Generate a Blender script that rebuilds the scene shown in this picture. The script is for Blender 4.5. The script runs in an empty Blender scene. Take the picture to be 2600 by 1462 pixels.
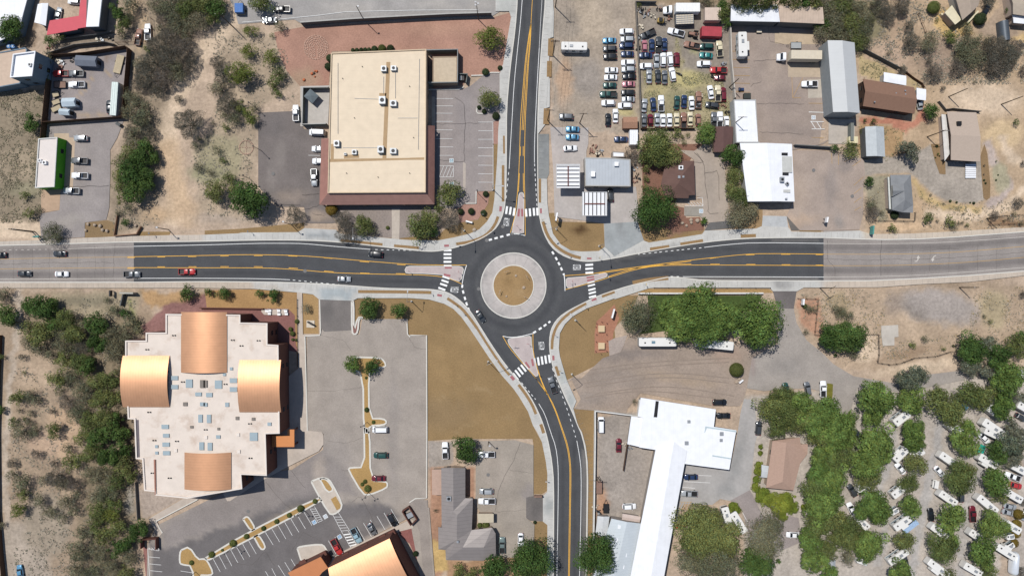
import bpy, bmesh, math, random
import numpy as np
from mathutils import Vector, Matrix
from mathutils.geometry import delaunay_2d_cdt
R = math.radians
# ---------------------------------------------------------------- camera, sky, sun, exposure
SC = bpy.context.scene
COL = SC.collection
HC = 212.0            # camera height in metres
MPX = 0.12            # metres per photograph pixel on the ground
cam = bpy.data.objects.new('camera', bpy.data.cameras.new('camera'))
COL.objects.link(cam)
cam.location = (0,0, HC)
cam.rotation_euler = (0,0,0)
cam.data.sensor_width = 36
cam.data.lens = 18.0 / (1300 * MPX / HC)
cam.data.clip_start = 1
cam.data.clip_end = 5000
SC.camera = cam
SUN_EL = R(63.2)
SKX, SKY = 0.357,-0.357      # shadow offset per metre of height
world = bpy.data.worlds.new('World')
SC.world = world
world.use_nodes = True
wn = world.node_tree
bg = wn.nodes.get('Background') or wn.nodes.new('ShaderNodeBackground')
sky = wn.nodes.new('ShaderNodeTexSky')
sky.sky_type = 'NISHITA'
sky.sun_disc = False
sky.sun_elevation = SUN_EL
sky.sun_rotation = R(-45)
sky.altitude = 1000
wn.links.new(sky.outputs[0], bg.inputs[0])
bg.inputs[1].default_value = 0.095
sl = bpy.data.lights.new('sun','SUN')
sl.energy = 4.25
sl.angle = R(0.5)
sl.color = (1.0,0.965,0.915)
sun = bpy.data.objects.new('sun', sl)
COL.objects.link(sun)
sun.location = (-60,60,150)
sun.rotation_euler = Vector((SKX, SKY, -1)).to_track_quat('-Z','Y').to_euler()
vs = SC.view_settings
SC.display_settings.display_device = 'sRGB'
vs.view_transform = 'Standard'
vs.look = 'None'
vs.gamma = 1
vs.exposure = 0.0
vs.use_curve_mapping = False
SC.render.resolution_x = 1024
SC.render.resolution_y = 575

# ---------------------------------------------------------------- helpers
def P(px, py, z=0.0):
    f = (HC - z) / HC * MPX
    return Vector(((px - 1300) * f, (731 - py) * f, z))
ROW = (0,366,732,1096)
def T(c, r, pts):        # points read in an enlarged tile of the photograph
    return [(520 * c + x / 3.96, ROW[r] + y / 3.96) for x, y in pts]
def O(pts):
    return [(x * 1.00932, y * 1.00932) for x, y in pts]
KA = 1.42
def lin(c):
    c = c / 255.0
    return c / 12.92 if c <= 0.04045 else ((c + 0.055) / 1.055) ** 2.4
def A(r, g, b):          # surface colour from its sunlit appearance
    return (min(lin(r) / KA, .85), min(lin(g) / KA, .85), min(lin(b) / KA, .85))
def props(o, label=None, cat=None, group=None, kind=None):
    if label: o['label'] = label
    if cat: o['category'] = cat
    if group: o['group'] = group
    if kind: o['kind'] = kind
    return o
def link(name, me, parent=None):
    o = bpy.data.objects.new(name, me)
    COL.objects.link(o)
    if parent: o.parent = parent
    return o
def empty(name, loc=(0,0,0), rz=0):
    o = bpy.data.objects.new(name, None)
    COL.objects.link(o)
    o.location = loc
    o.rotation_euler = (0,0, rz)
    o.empty_display_size = 0.5
    return o
class MB:
    def __init__(s): s.v = []; s.f = []
    def add(s, vs, fs):
        n = len(s.v)
        s.v += [tuple(v) for v in vs]
        s.f += [tuple(n + i for i in f) for f in fs]
        return s
    def box(s, c, d, rz=0):
        x, y, z = d[0] / 2, d[1] / 2, d[2] / 2
        co, si = math.cos(rz), math.sin(rz)
        vs = []
        for k in (-z, z):
            for a, b in ((-x, -y),(x, -y),(x, y),(-x, y)):
                vs.append((c[0] + a * co - b * si, c[1] + a * si + b * co, c[2] + k))
        return s.add(vs, [(3,2,1,0),(4,5,6,7),(0,1,5,4),(1,2,6,5),(2,3,7,6),(3,0,4,7)])
    def prism(s, pts, z0, z1, top=True, bottom=False):
        n = len(pts)
        vs = [(p[0], p[1], z0) for p in pts] + [(p[0], p[1], z1) for p in pts]
        fs = [(i, (i + 1) % n, n + (i + 1) % n, n + i) for i in range(n)]
        if top: fs.append(tuple(range(n, 2 * n)))
        if bottom: fs.append(tuple(reversed(range(n))))
        return s.add(vs, fs)
    def loft(s, secs, cap=True):
        n = len(secs[0]); vs = []; fs = []
        for q in secs: vs += q
        for k in range(len(secs) - 1):
            for i in range(n):
                j = (i + 1) % n
                fs.append((k * n + i, k * n + j, (k + 1) * n + j, (k + 1) * n + i))
        if cap:
            fs.append(tuple(reversed(range(n))))
            fs.append(tuple(range((len(secs) - 1) * n, len(secs) * n)))
        return s.add(vs, fs)
    def tube(s, a, b, r0, r1=None, n=6):
        a = Vector(a); b = Vector(b); r1 = r0 if r1 is None else r1
        d = (b - a).normalized()
        u = d.orthogonal().normalized(); w = d.cross(u)
        q = []
        for p, r in ((a, r0),(b, r1)):
            q.append([tuple(p + u * (r * math.cos(t)) + w * (r * math.sin(t))) for t in [i * 2 * math.pi / n for i in range(n)]])
        return s.loft(q)
    def ball(s, c, r, seg=8, rg=5, sz=1.0):
        vs = [(c[0], c[1], c[2] - r * sz)]
        for i in range(1, rg):
            t = math.pi * i / rg
            for j in range(seg):
                a = 2 * math.pi * j / seg
                vs.append((c[0] + r * math.sin(t) * math.cos(a), c[1] + r * math.sin(t) * math.sin(a), c[2] - r * sz * math.cos(t)))
        vs.append((c[0], c[1], c[2] + r * sz))
        fs = [(0,1 + (j + 1) % seg, 1 + j) for j in range(seg)]
        for i in range(rg - 2):
            for j in range(seg):
                a = 1 + i * seg + j; b = 1 + i * seg + (j + 1) % seg
                fs.append((a, b, b + seg, a + seg))
        l = 1 + (rg - 2) * seg; e = len(vs) - 1
        fs += [(l + j, l + (j + 1) % seg, e) for j in range(seg)]
        return s.add(vs, fs)
    def build(s, name, mat, parent=None, smooth=False):
        me = bpy.data.meshes.new(name)
        me.from_pydata(s.v, [], s.f)
        bm = bmesh.new(); bm.from_mesh(me)
        bmesh.ops.recalc_face_normals(bm, faces=bm.faces[:])
        bm.to_mesh(me); bm.free()
        if smooth:
            me.shade_smooth()
            try: me.set_sharp_from_angle(angle=R(38))
            except Exception: pass
        if mat: me.materials.append(mat)
        return link(name, me, parent)

# ---------------------------------------------------------------- numpy noise
_rng = np.random.default_rng(11)
_tab = _rng.random((256,256))
def vnoise(x, y):
    xi = np.floor(x).astype(int); yi = np.floor(y).astype(int)
    fx = x - xi; fy = y - yi
    fx = fx * fx * (3 - 2 * fx); fy = fy * fy * (3 - 2 * fy)
    a = _tab[xi % 256, yi % 256]; b = _tab[(xi + 1) % 256, yi % 256]
    c = _tab[xi % 256,(yi + 1) % 256]; d = _tab[(xi + 1) % 256,(yi + 1) % 256]
    return (a * (1 - fx) + b * fx) * (1 - fy) + (c * (1 - fx) + d * fx) * fy
def fbm(x, y, o=4, s=1.0):
    v = 0; a = 0.5; t = 0
    for i in range(o):
        v = v + a * vnoise(x * s + 17 * i, y * s + 31 * i); t += a; a *= 0.55; s *= 2.1
    return v / t
def segdist(x, y, pts):
    d = np.full(x.shape, 1e9)
    for (ax, ay),(bx, by) in zip(pts[:-1], pts[1:]):
        dx, dy = bx - ax, by - ay
        t = np.clip(((x - ax) * dx + (y - ay) * dy) / (dx * dx + dy * dy + 1e-9),0,1)
        d = np.minimum(d, np.hypot(x - ax - t * dx, y - ay - t * dy))
    return d
def inpoly(x, y, pts):
    r = np.zeros(x.shape, bool); n = len(pts)
    for i in range(n):
        ax, ay = pts[i]; bx, by = pts[(i + 1) % n]
        if ay == by: continue
        c = ((ay > y) != (by > y)) & (x < (bx - ax) * (y - ay) / (by - ay) + ax)
        r ^= c
    return r
# ---------------------------------------------------------------- materials
MATS = {}
def nmat(name):
    m = bpy.data.materials.new(name); m.use_nodes = True
    nt = m.node_tree; b = nt.nodes.get('Principled BSDF')
    return m, nt, b
def mixc(nt, mode, fac, a, b):
    n = nt.nodes.new('ShaderNodeMix'); n.data_type = 'RGBA'; n.blend_type = mode
    for k, v in ((0, fac),(6, a),(7, b)):
        if hasattr(v, 'is_linked') or hasattr(v, 'links'): nt.links.new(v, n.inputs[k])
        elif k == 0: n.inputs[0].default_value = v
        else: n.inputs[k].default_value = (*v[:3],1)
    return n.outputs[2]
def noise(nt, scale, detail=4, rough=.55, coord='Object', stretch=None):
    tc = nt.nodes.new('ShaderNodeTexCoord')
    n = nt.nodes.new('ShaderNodeTexNoise')
    n.inputs['Scale'].default_value = scale; n.inputs['Detail'].default_value = detail
    n.inputs['Roughness'].default_value = rough
    if stretch:
        mp = nt.nodes.new('ShaderNodeMapping'); mp.inputs['Scale'].default_value = stretch
        nt.links.new(tc.outputs[coord], mp.inputs[0]); nt.links.new(mp.outputs[0], n.inputs['Vector'])
    else: nt.links.new(tc.outputs[coord], n.inputs['Vector'])
    return n.outputs[0]
def ramp(nt, src, stops):
    r = nt.nodes.new('ShaderNodeValToRGB')
    while len(r.color_ramp.elements) < len(stops): r.color_ramp.elements.new(.5)
    for e, (p, c) in zip(r.color_ramp.elements, stops):
        e.position = p; e.color = (c, c, c, 1) if isinstance(c, (int, float)) else (*c, 1)
    nt.links.new(src, r.inputs[0])
    return r.outputs[0]
def bump(nt, b, src, s, d=.1):
    n = nt.nodes.new('ShaderNodeBump'); n.inputs['Strength'].default_value = s; n.inputs['Distance'].default_value = d
    nt.links.new(src, n.inputs['Height']); nt.links.new(n.outputs[0], b.inputs['Normal'])
def ground_mat(name, fine=2.5, famp=(.75,1.25), coarse=.35, camp=(.88,1.12), rough=.95, bmp=.3, speck=0):
    m, nt, b = nmat(name)
    at = nt.nodes.new('ShaderNodeAttribute'); at.attribute_name = 'Col'
    f = ramp(nt, noise(nt, fine, 6,.7),[(.3, famp[0]),(.7, famp[1])])
    g = ramp(nt, noise(nt, coarse, 4),[(.3, camp[0]),(.7, camp[1])])
    c = mixc(nt, 'MULTIPLY',1.0, at.outputs[0], f)
    c = mixc(nt, 'MULTIPLY',1.0, c, g)
    if speck:
        v = nt.nodes.new('ShaderNodeTexVoronoi'); v.inputs['Scale'].default_value = 1.3
        tc = nt.nodes.new('ShaderNodeTexCoord'); nt.links.new(tc.outputs['Object'], v.inputs['Vector'])
        s = ramp(nt, v.outputs[0],[(.10,1 - speck),(.28,1.0)])
        c = mixc(nt, 'MULTIPLY',1.0, c, s)
    nt.links.new(c, b.inputs['Base Color'])
    b.inputs['Roughness'].default_value = rough
    b.inputs['Specular IOR Level'].default_value = .15
    if bmp: bump(nt, b, noise(nt, fine * 1.6,5,.7), bmp, .08)
    return m
M_SOIL = ground_mat('soil',1.1,(.80,1.28),.16,(.90,1.14), speck=.12, bmp=.4)
M_GRAN = ground_mat('granite_gravel',2.2,(.82,1.19),.12,(.91,1.09), bmp=.35)
M_ASPH = ground_mat('asphalt',2.6,(.90,1.18),.2,(.90,1.09), rough=.9, bmp=.15)
M_CONC = ground_mat('concrete',1.2,(.92,1.06),.3,(.93,1.05), rough=.9, bmp=.05)
def flat(name, col, rough=.8, metal=0, amp=.08, scale=1.0, spec=.3, bmp=0, stain=None):
    key = (name,)
    if key in MATS: return MATS[key]
    m, nt, b = nmat(name)
    if amp:
        f = ramp(nt, noise(nt, scale, 5,.6),[(.3,1 - amp),(.7,1 + amp)])
        c = mixc(nt, 'MULTIPLY',1.0, col, f)
        if stain: c = mixc(nt, 'MIX', ramp(nt, noise(nt, .22,6,.62),[(.52,0),(.72,.75)]), c, stain)
        nt.links.new(c, b.inputs['Base Color'])
    else: b.inputs['Base Color'].default_value = (*col, 1)
    b.inputs['Roughness'].default_value = rough; b.inputs['Metallic'].default_value = metal
    b.inputs['Specular IOR Level'].default_value = spec
    if bmp: bump(nt, b, noise(nt, scale * 3,4), bmp, .05)
    MATS[key] = m
    return m
def ribbed(name, col, period, angle=0, dark=.82, rough=.5, metal=0, stain=.1, width=.12, spec=.3):
    """standing-seam or shingle roofing: thin darker lines every period metres"""
    key = (name,)
    if key in MATS: return MATS[key]
    m, nt, b = nmat(name)
    tc = nt.nodes.new('ShaderNodeTexCoord'); mp = nt.nodes.new('ShaderNodeMapping')
    mp.inputs['Rotation'].default_value = (0,0,-angle)
    nt.links.new(tc.outputs['Object'], mp.inputs[0])
    sx = nt.nodes.new('ShaderNodeSeparateXYZ'); nt.links.new(mp.outputs[0], sx.inputs[0])
    d = nt.nodes.new('ShaderNodeMath'); d.operation = 'DIVIDE'; d.inputs[1].default_value = period
    nt.links.new(sx.outputs[0], d.inputs[0])
    fr = nt.nodes.new('ShaderNodeMath'); fr.operation = 'FRACT'; nt.links.new(d.outputs[0], fr.inputs[0])
    l = ramp(nt, fr.outputs[0],[(0, dark),(width, 1.0),(1 - width, 1.0),(1, dark)])
    f = ramp(nt, noise(nt, .5,5,.6),[(.3,1 - stain),(.7,1 + stain)])
    c = mixc(nt, 'MULTIPLY',1.0, col, f); c = mixc(nt, 'MULTIPLY',1.0, c, l)
    nt.links.new(c, b.inputs['Base Color'])
    b.inputs['Roughness'].default_value = rough; b.inputs['Metallic'].default_value = metal
    b.inputs['Specular IOR Level'].default_value = spec
    bump(nt, b, l, .25,.05)
    MATS[key] = m
    return m
M_WHITE = ribbed('white_roof_coating',(.70,.71,.73),1.3,0,.93,.6,0,.05,.05)
M_WHITEPAINT = flat('white_road_paint',(.72,.72,.70),.7, amp=.1, scale=2)
M_YELPAINT = flat('yellow_road_paint',(.74,.40,.05),.7, amp=.12, scale=2)
M_OLDYEL = flat('faded_yellow_paint', A(205,165,100),.8)
M_OLDWHITE = flat('faded_white_paint', A(215,208,198),.8, amp=.15, scale=3)
M_KERB = flat('kerb_concrete', A(226,222,212),.85, amp=.08, scale=2)
M_REDPAD = flat('red_tactile_pad', A(176,112,116),.85)
M_POLE = flat('galvanised_steel',(.30,.30,.29),.5,.6, amp=.05)
M_DARKMET = flat('dark_metal',(.02,.02,.022),.5,.3, amp=.1)
M_WOOD = flat('weathered_pole_wood',(.07,.05,.035),.9, amp=.2, scale=3)
M_GLASS = flat('dark_window_glass',(.012,.016,.02),.08,0, amp=0, spec=.6)
M_TYRE = flat('tyre_rubber',(.015,.015,.015),.85, amp=0)
M_RIM = flat('wheel_rim',(.35,.35,.36),.3,.8, amp=0)
M_LAMP = flat('headlight_lens',(.6,.62,.62),.1,0, amp=0, spec=.8)
M_TAIL = flat('tail_light_lens',(.35,.01,.01),.2,0, amp=0, spec=.8)

M_UNIT = flat('hvac_cabinet', A(172,176,180),.45,.3, amp=.08)
M_SIGNW = flat('sign_white',(.75,.75,.75),.5, amp=0)
M_SIGNY = flat('sign_yellow',(.75,.5,.03),.5, amp=0)
M_SIGNR = flat('sign_red',(.5,.02,.02),.5, amp=0)

# ---------------------------------------------------------------- vertex-coloured ground sheets
def colour_attr(me, cols):
    ca = me.color_attributes.new('Col','FLOAT_COLOR','POINT')
    c = np.ones((len(me.vertices),4), np.float32); c[:, :3] = cols
    ca.data.foreach_set('color', c.ravel())
def paint(x, y, base, ops, amp=.06):
    """x, y in photograph pixels; ops = list of (kind, geometry, colour, width/soft, strength)"""
    col = np.empty(x.shape + (3,)); col[...] = base
    wx = (fbm(x, y, 4,.05) - .5) * 26; wy = (fbm(x + 300, y + 70,4,.05) - .5) * 26
    for op in ops:
        kind, geo, c, soft = op[:4]; st = op[4] if len(op) > 4 else 1.0
        wf = op[5] if len(op) > 5 else 1.0
        X = x + wx * wf; Y = y + wy * wf
        if kind == 'e':
            cx, cy, rx, ry = geo[:4]; a = R(geo[4]) if len(geo) > 4 else 0
            u = (X - cx) * math.cos(a) - (Y - cy) * math.sin(a); v = (X - cx) * math.sin(a) + (Y - cy) * math.cos(a)
            d = (np.hypot(u / rx, v / ry) - 1) * min(rx, ry)
        elif kind == 'l':
            d = segdist(X, Y, geo[1]) - geo[0]
        else:
            ins = inpoly(X, Y, geo)
            d = segdist(X, Y, list(geo) + [geo[0]]); d = np.where(ins, -d, d)
        k = np.clip(.5 - d / (2 * soft),0,1); k = k * k * (3 - 2 * k) * st
        col = col * (1 - k[..., None]) + np.array(c) * k[..., None]
    n = (fbm(x, y, 5,.035) - .5) * 2 * amp * 2
    return np.clip(col * (1 + n[..., None]),0,1)
ZL = [0.0]
def sheet(name, poly, col, mat=None, z=None, ops=(), step=1.1, thick=0, amp=.05, holes=(), kind='structure', label=None, cat=None):
    """flat polygon (photograph pixels) triangulated finely so its colour can vary"""
    mat = mat or M_ASPH
    w = [Vector(P(*p)[:2]) for p in poly]
    xs = [p.x for p in w]; ys = [p.y for p in w]
    nb = len(w)
    pts = list(w); 
    dens = []
    edges = []
    for i in range(nb):
        a, b = w[i], w[(i + 1) % nb]
        n = max(1, int((b - a).length / (step * 1.5)))
        for k in range(n): dens.append(a + (b - a) * (k / n))
    nd = len(dens)
    pts = dens
    edges = [(i, (i + 1) % nd) for i in range(nd)]
    for h in holes:
        hh = [Vector(P(*p)[:2]) for p in h]; o = len(pts)
        pts += hh; edges += [(o + i, o + (i + 1) % len(hh)) for i in range(len(hh))]
    gx = np.arange(min(xs), max(xs), step); gy = np.arange(min(ys), max(ys), step)
    X, Y = np.meshgrid(gx, gy); X = X.ravel() + .01; Y = Y.ravel() + .013
    pp = [(p.x, p.y) for p in w]
    k = inpoly(X, Y, pp)
    d = segdist(X, Y, pp + [pp[0]]); k &= d > step * .45
    pts = pts + [Vector((a, b)) for a, b in zip(X[k], Y[k])]
    vo, eo, fo = delaunay_2d_cdt(pts, edges, [],1,1e-5)[:3]
    if holes:
        hw = [[tuple(P(*p)[:2]) for p in h] for h in holes]
        keep = []
        for f in fo:
            cx = np.array([sum(vo[i].x for i in f) / len(f)]); cy = np.array([sum(vo[i].y for i in f) / len(f)])
            if not any(inpoly(cx, cy, h)[0] for h in hw): keep.append(f)
        fo = keep
    if z is None:
        ZL[0] += .004; z = ZL[0]
    vs = [(p.x, p.y, z) for p in vo]; fs = [tuple(f) for f in fo]
    nv = len(vs)
    if thick:
        base = len(vs)
        ring = [(p.x, p.y) for p in w]
        vs += [(a, b, z) for a, b in ring] + [(a, b, z - thick) for a, b in ring]
        m = len(ring)
        fs += [(base + i, base + (i + 1) % m, base + m + (i + 1) % m, base + m + i) for i in range(m)]
    me = bpy.data.meshes.new(name); me.from_pydata(vs, [], fs)
    bm = bmesh.new(); bm.from_mesh(me)
    for f in bm.faces:
        if f.normal.z < -.5: f.normal_flip()
    bm.to_mesh(me); bm.free()
    a = np.array(vs); px = a[:, 0] / MPX + 1300; py = 731 - a[:, 1] / MPX
    colour_attr(me, paint(px, py, np.array(col), ops, amp))
    me.materials.append(mat)
    o = link(name, me)
    return props(o, label, cat, kind=kind)
# ---------------------------------------------------------------- strips (lines, kerbs)
def offset(pts, d):
    out = []
    n = len(pts)
    for i in range(n):
        a = Vector(pts[max(i - 1,0)]); b = Vector(pts[min(i + 1, n - 1)])
        t = (b - a).normalized(); out.append((pts[i][0] - t.y * d, pts[i][1] + t.x * d))
    return out
def resample(pts, step):
    L = [0]
    for a, b in zip(pts[:-1], pts[1:]): L.append(L[-1] + math.dist(a, b))
    n = max(2, int(L[-1] / step)); out = []
    for k in range(n + 1):
        s = L[-1] * k / n
        i = max(j for j in range(len(L)) if L[j] <= s + 1e-9); i = min(i, len(pts) - 2)
        t = (s - L[i]) / (L[i + 1] - L[i] + 1e-9)
        out.append((pts[i][0] + (pts[i + 1][0] - pts[i][0]) * t, pts[i][1] + (pts[i + 1][1] - pts[i][1]) * t))
    return out
def smooth(pts, it=2):
    for _ in range(it):
        q = [pts[0]]
        for a, b in zip(pts[:-1], pts[1:]):
            q.append((a[0] * .75 + b[0] * .25, a[1] * .75 + b[1] * .25)); q.append((a[0] * .25 + b[0] * .75, a[1] * .25 + b[1] * .75))
        q.append(pts[-1]); pts = q
    return pts
def strip(mb, pts, w, z, z0=None):
    """ribbon of width w (m) along world points"""
    l = offset(pts, w / 2); r = offset(pts, -w / 2)
    n = len(pts)
    if z0 is None:
        mb.add([(p[0], p[1], z) for p in l] + [(p[0], p[1], z) for p in r],[(i, i + 1, n + i + 1, n + i) for i in range(n - 1)])
    else:
        secs = [[(l[i][0], l[i][1], z0),(l[i][0], l[i][1], z),(r[i][0], r[i][1], z),(r[i][0], r[i][1], z0)] for i in range(n)]
        mb.loft(secs)
def W(pts): return [tuple(P(*p)[:2]) for p in pts]
def line(mb, pts, w, z, sm=1): strip(mb, smooth(W(pts), sm) if len(pts) > 2 else W(pts), w, z)
def dashes(mb, pts, dash, gap, w, z, off=0):
    p = smooth(W(pts),1) if len(pts) > 2 else W(pts)
    p = offset(resample(p, .25), off)
    L = 0; seg = []
    for a, b in zip(p[:-1], p[1:]):
        ph = L % (dash + gap)
        if ph < dash:
            if not seg: seg = [a]
            seg.append(b)
        elif seg:
            if len(seg) > 1: strip(mb, [seg[0], seg[-1]] if len(seg) < 6 else seg, w, z)
            seg = []
        L += math.dist(a, b)
    if len(seg) > 1: strip(mb, seg, w, z)
def quad(mb, cx, cy, w, h, rot, z):
    """rectangle in photograph pixels, rot degrees anticlockwise"""
    c = P(cx, cy); a = R(rot); w *= MPX / 2; h *= MPX / 2
    vs = [(c.x + u * math.cos(a) - v * math.sin(a), c.y + u * math.sin(a) + v * math.cos(a), z) for u, v in ((-w, -h),(w, -h),(w, h),(-w, h))]
    mb.add(vs, [(0,1,2,3)])
def circ(cx, cy, r, n=64):
    return [(cx + r * math.cos(2 * math.pi * i / n), cy + r * math.sin(2 * math.pi * i / n)) for i in range(n)]
def textmesh(txt, loc, sx, sy, rz, mat, name, parent=None):
    cu = bpy.data.curves.new('t','FONT'); cu.body = txt; cu.align_x = 'CENTER'; cu.align_y = 'CENTER'; cu.size = 1; cu.offset = 0
    to = bpy.data.objects.new('t', cu); COL.objects.link(to)
    bpy.context.view_layer.update()
    me = bpy.data.meshes.new_from_object(to)
    bpy.data.objects.remove(to)
    me.materials.clear(); me.materials.append(mat)
    me.transform(Matrix.LocRotScale(Vector(loc), Matrix.Rotation(rz, 3,'Z'), Vector((sx, sy, 1))))
    return link(name, me, parent)
# ---------------------------------------------------------------- labels
ORD = ['first','second','third','fourth','fifth','sixth','seventh','eighth','ninth','tenth','eleventh','twelfth','thirteenth',
       'fourteenth','fifteenth','sixteenth','seventeenth','eighteenth','nineteenth','twentieth']
USED = {}
def name_zone(items, zone, group=None):
    """items = [(obj, description, px, py)]: every label single in its zone, ordinals counted in the photograph"""
    by = {}
    for it in items: by.setdefault(it[1],[]).append(it)
    for d, l in by.items():
        sx = max(i[2] for i in l) - min(i[2] for i in l); sy = max(i[3] for i in l) - min(i[3] for i in l)
        hor = sx >= sy
        l.sort(key=lambda i: i[2] if hor else i[3])
        n = len(l)
        for k, it in enumerate(l):
            if n == 1: lab = '%s %s' % (d, zone)
            else:
                a, b = ('left','right') if hor else ('top','bottom')
                if k == 0: o = '%smost' % (a if hor else 'top')
                elif k == n - 1: o = '%smost' % b if hor else 'bottommost'
                elif k < n / 2 or n > 38: o = (ORD[k] if k < 20 else str(k + 1) + 'th') + '-from-' + a
                else: o = ORD[n - 1 - k] + '-from-' + b
                lab = '%s %s %s' % (o, d, zone)
            if lab in USED or len(lab.split()) > 16: print('BADLABEL', lab)
            USED[lab] = 1
            it[0]['label'] = lab
            if group: it[0]['group'] = group
# ================================================================ GROUND
C_TAN = A(190,169,148); C_SAND = A(216,194,168); C_SCRUB = A(142,128,108); C_DGRASS = A(158,146,122)
C_GRAV = A(166,153,141); C_GREY = A(160,153,147); C_BROWN = A(155,129,92); C_RED = A(160,122,106)
C_MOSS = A(112,106,76)
def E(c, r, x, y, rx, ry, rot=0):
    q = T(c, r, [(x, y)])[0]
    return (q[0], q[1], rx / 3.96, ry / 3.96, rot)
G = []
# wild scrub areas
G += [('p', O([(-300,230),(110,225),(120,470),(95,560),(-300,560)]), A(150,136,116),10)]
G += [('e',(40,420,60,40,0), A(168,152,130),15),('e',(60,480,50,20,0), A(150,142,118),12)]
G += [('p', O([(-300,555),(105,560),(105,600),(-300,610)]), C_SAND, 8)]
G += [('p', O([(270,-100),(560,-100),(430,240),(400,460),(410,560),(275,600),(270,420),(320,330),(330,120)]), A(158,142,122),12)]
G += [('p', O([(600,60),(690,90),(740,220),(650,270),(640,560),(500,540),(500,380),(560,250),(540,100)]), A(178,160,138),12)]
G += [('e',(560,400,60,60,0), A(166,156,128),16),('e',(530,440,45,30,0), A(160,154,124),12)]
# dirt track of the dry wash
G += [('l',(22, O([(590,40),(545,90),(500,150),(470,205),(440,260),(425,330),(432,400),(445,470),(430,550)])), C_SAND, 14,.9)]
G += [('l',(30, O([(425,380),(440,470),(470,540)])), A(200,172,140),20,.8)]
G += [('e', E(0,1,1600,700,150,90), A(198,170,138),18),('e', E(1,1,200,760,260,45), A(178,162,146),12)]
G += [('l',(9, O([(345,30),(365,60),(350,120)])), A(196,172,142),8)]
G += [('e',(345,20,22,40,0), A(190,165,136),12)]
# far top left yards
G += [('p', O([(-300,-300),(90,-300),(90,120),(-300,130)]), A(150,130,110),6)]
G += [('p', O([(120,100),(320,85),(330,118),(125,125)]), A(150,136,120),4)]
# dealer and gravel area upper centre
G += [('p', O([(1388,-300),(1620,-300),(1620,340),(1388,320)]), A(172,158,142),3)]
G += [('e',(1500,40,45,70,20), A(186,170,150),20),('e',(1440,60,30,40,0), A(160,148,134),14),('e',(1490,200,40,50,0), A(160,150,140),18)]
G += [('e',(1432,205,20,60,0), A(190,162,136),10)]
G += [('p', O([(1605,-300),(1860,-300),(1850,12),(1605,12)]), A(150,132,108),6)]
# salvage yard
G += [('p', O([(1605,15),(1855,15),(1858,328),(1610,328)]), A(150,140,128),2)]
G += [('p', O([(1700,90),(1720,180),(1810,185),(1850,300),(1840,320),(1620,320),(1620,180),(1690,175)]), A(168,156,122),9,.9)]
G += [('e', E(3,0,740,800,150,90), A(196,184,132),12),('e', E(3,0,420,880,130,60), A(172,160,118),10)]
G += [('e', E(3,0,700,980,160,60), A(150,146,112),10,.8),('e', E(3,0,800,490,40,60), A(160,156,118),8)]
G += [('e', E(3,0,120,1130,90,60), A(186,174,130),8)]
# top right hills
G += [('p', O([(2060,-300),(2900,-300),(2900,620),(2180,590),(2180,200),(2110,130)]), A(188,164,136),14)]
G += [('e',(2270,110,70,90,20), A(178,154,130),24),('e',(2400,150,80,50,20), A(162,142,124),20),('e',(2190,60,60,60,0), A(140,132,104),24)]
G += [('e', E(4,0,700,560,220,120,-30), A(186,162,140),14),('e', E(4,0,1650,1000,350,160), C_SAND, 20),('e', E(4,0,1850,1350,200,120), A(214,188,150),16)]
G += [('p', O([(2360,25),(2420,20),(2450,90),(2380,95),(2345,65)]), A(202,172,120),4)]
G += [('p', O([(2460,70),(2510,20),(2545,-100),(2570,-100),(2560,110),(2470,95)]), A(170,150,130),4)]
G += [('p', O([(2540,100),(2640,60),(2640,130),(2560,110)]), A(204,176,130),4)]
G += [('p', T(4,0,[(400,540),(740,700),(1010,850),(960,900),(900,860),(650,800),(430,790),(385,600)]), A(192,172,132),3)]
G += [('p', T(4,0,[(400,1180),(950,1200),(1050,1060),(1090,1240),(1060,1340),(880,1330),(700,1260),(420,1240)]), A(186,130,108),4)]
G += [('p', T(4,0,[(900,1300),(1150,1200),(1250,1449),(1100,1600),(880,1560)]), A(184,160,132),5)]
G += [('p', T(4,0,[(400,1230),(850,1310),(870,1449),(790,1600),(650,1640),(400,1600)]), A(178,148,112),4)]
# rock garden drive in front of the tan house
G += [('p', T(4,1,[(430,160),(640,120),(800,120),(1020,60),(1130,0),(1640,130),(1660,560),(1500,600),(1250,560),(1120,480),(980,340),(900,290),(600,300),(430,330)]), A(170,160,148),3,1,.3)]
G += [('l',(11, T(4,1,[(1700,0),(1780,200),(1900,400),(1850,520),(1700,620)])), A(186,170,160),6)]
G += [('l',(12, T(4,1,[(1850,-40),(1950,160),(2100,180)])), C_SAND, 8)]
G += [('e', E(4,1,1820,330,90,140), A(168,160,134),6)]
G += [('l',(12, T(4,1,[(1080,700),(1400,730),(1700,700),(1900,620),(2100,420)])), C_SAND, 7)]
G += [('l',(8, T(4,1,[(950,380),(1080,540),(1250,640),(1600,660)])), A(196,170,122),6,.9)]
G += [('p', T(4,1,[(440,330),(700,310),(690,760),(640,790),(480,560)]), A(158,150,128),5)]
G += [('e', E(4,1,830,830,260,50), A(214,184,150),6),('e', E(4,1,1010,650,40,90), A(206,178,146),6)]
G += [('e', E(4,1,1900,790,200,40), A(150,122,96),5)]
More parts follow.
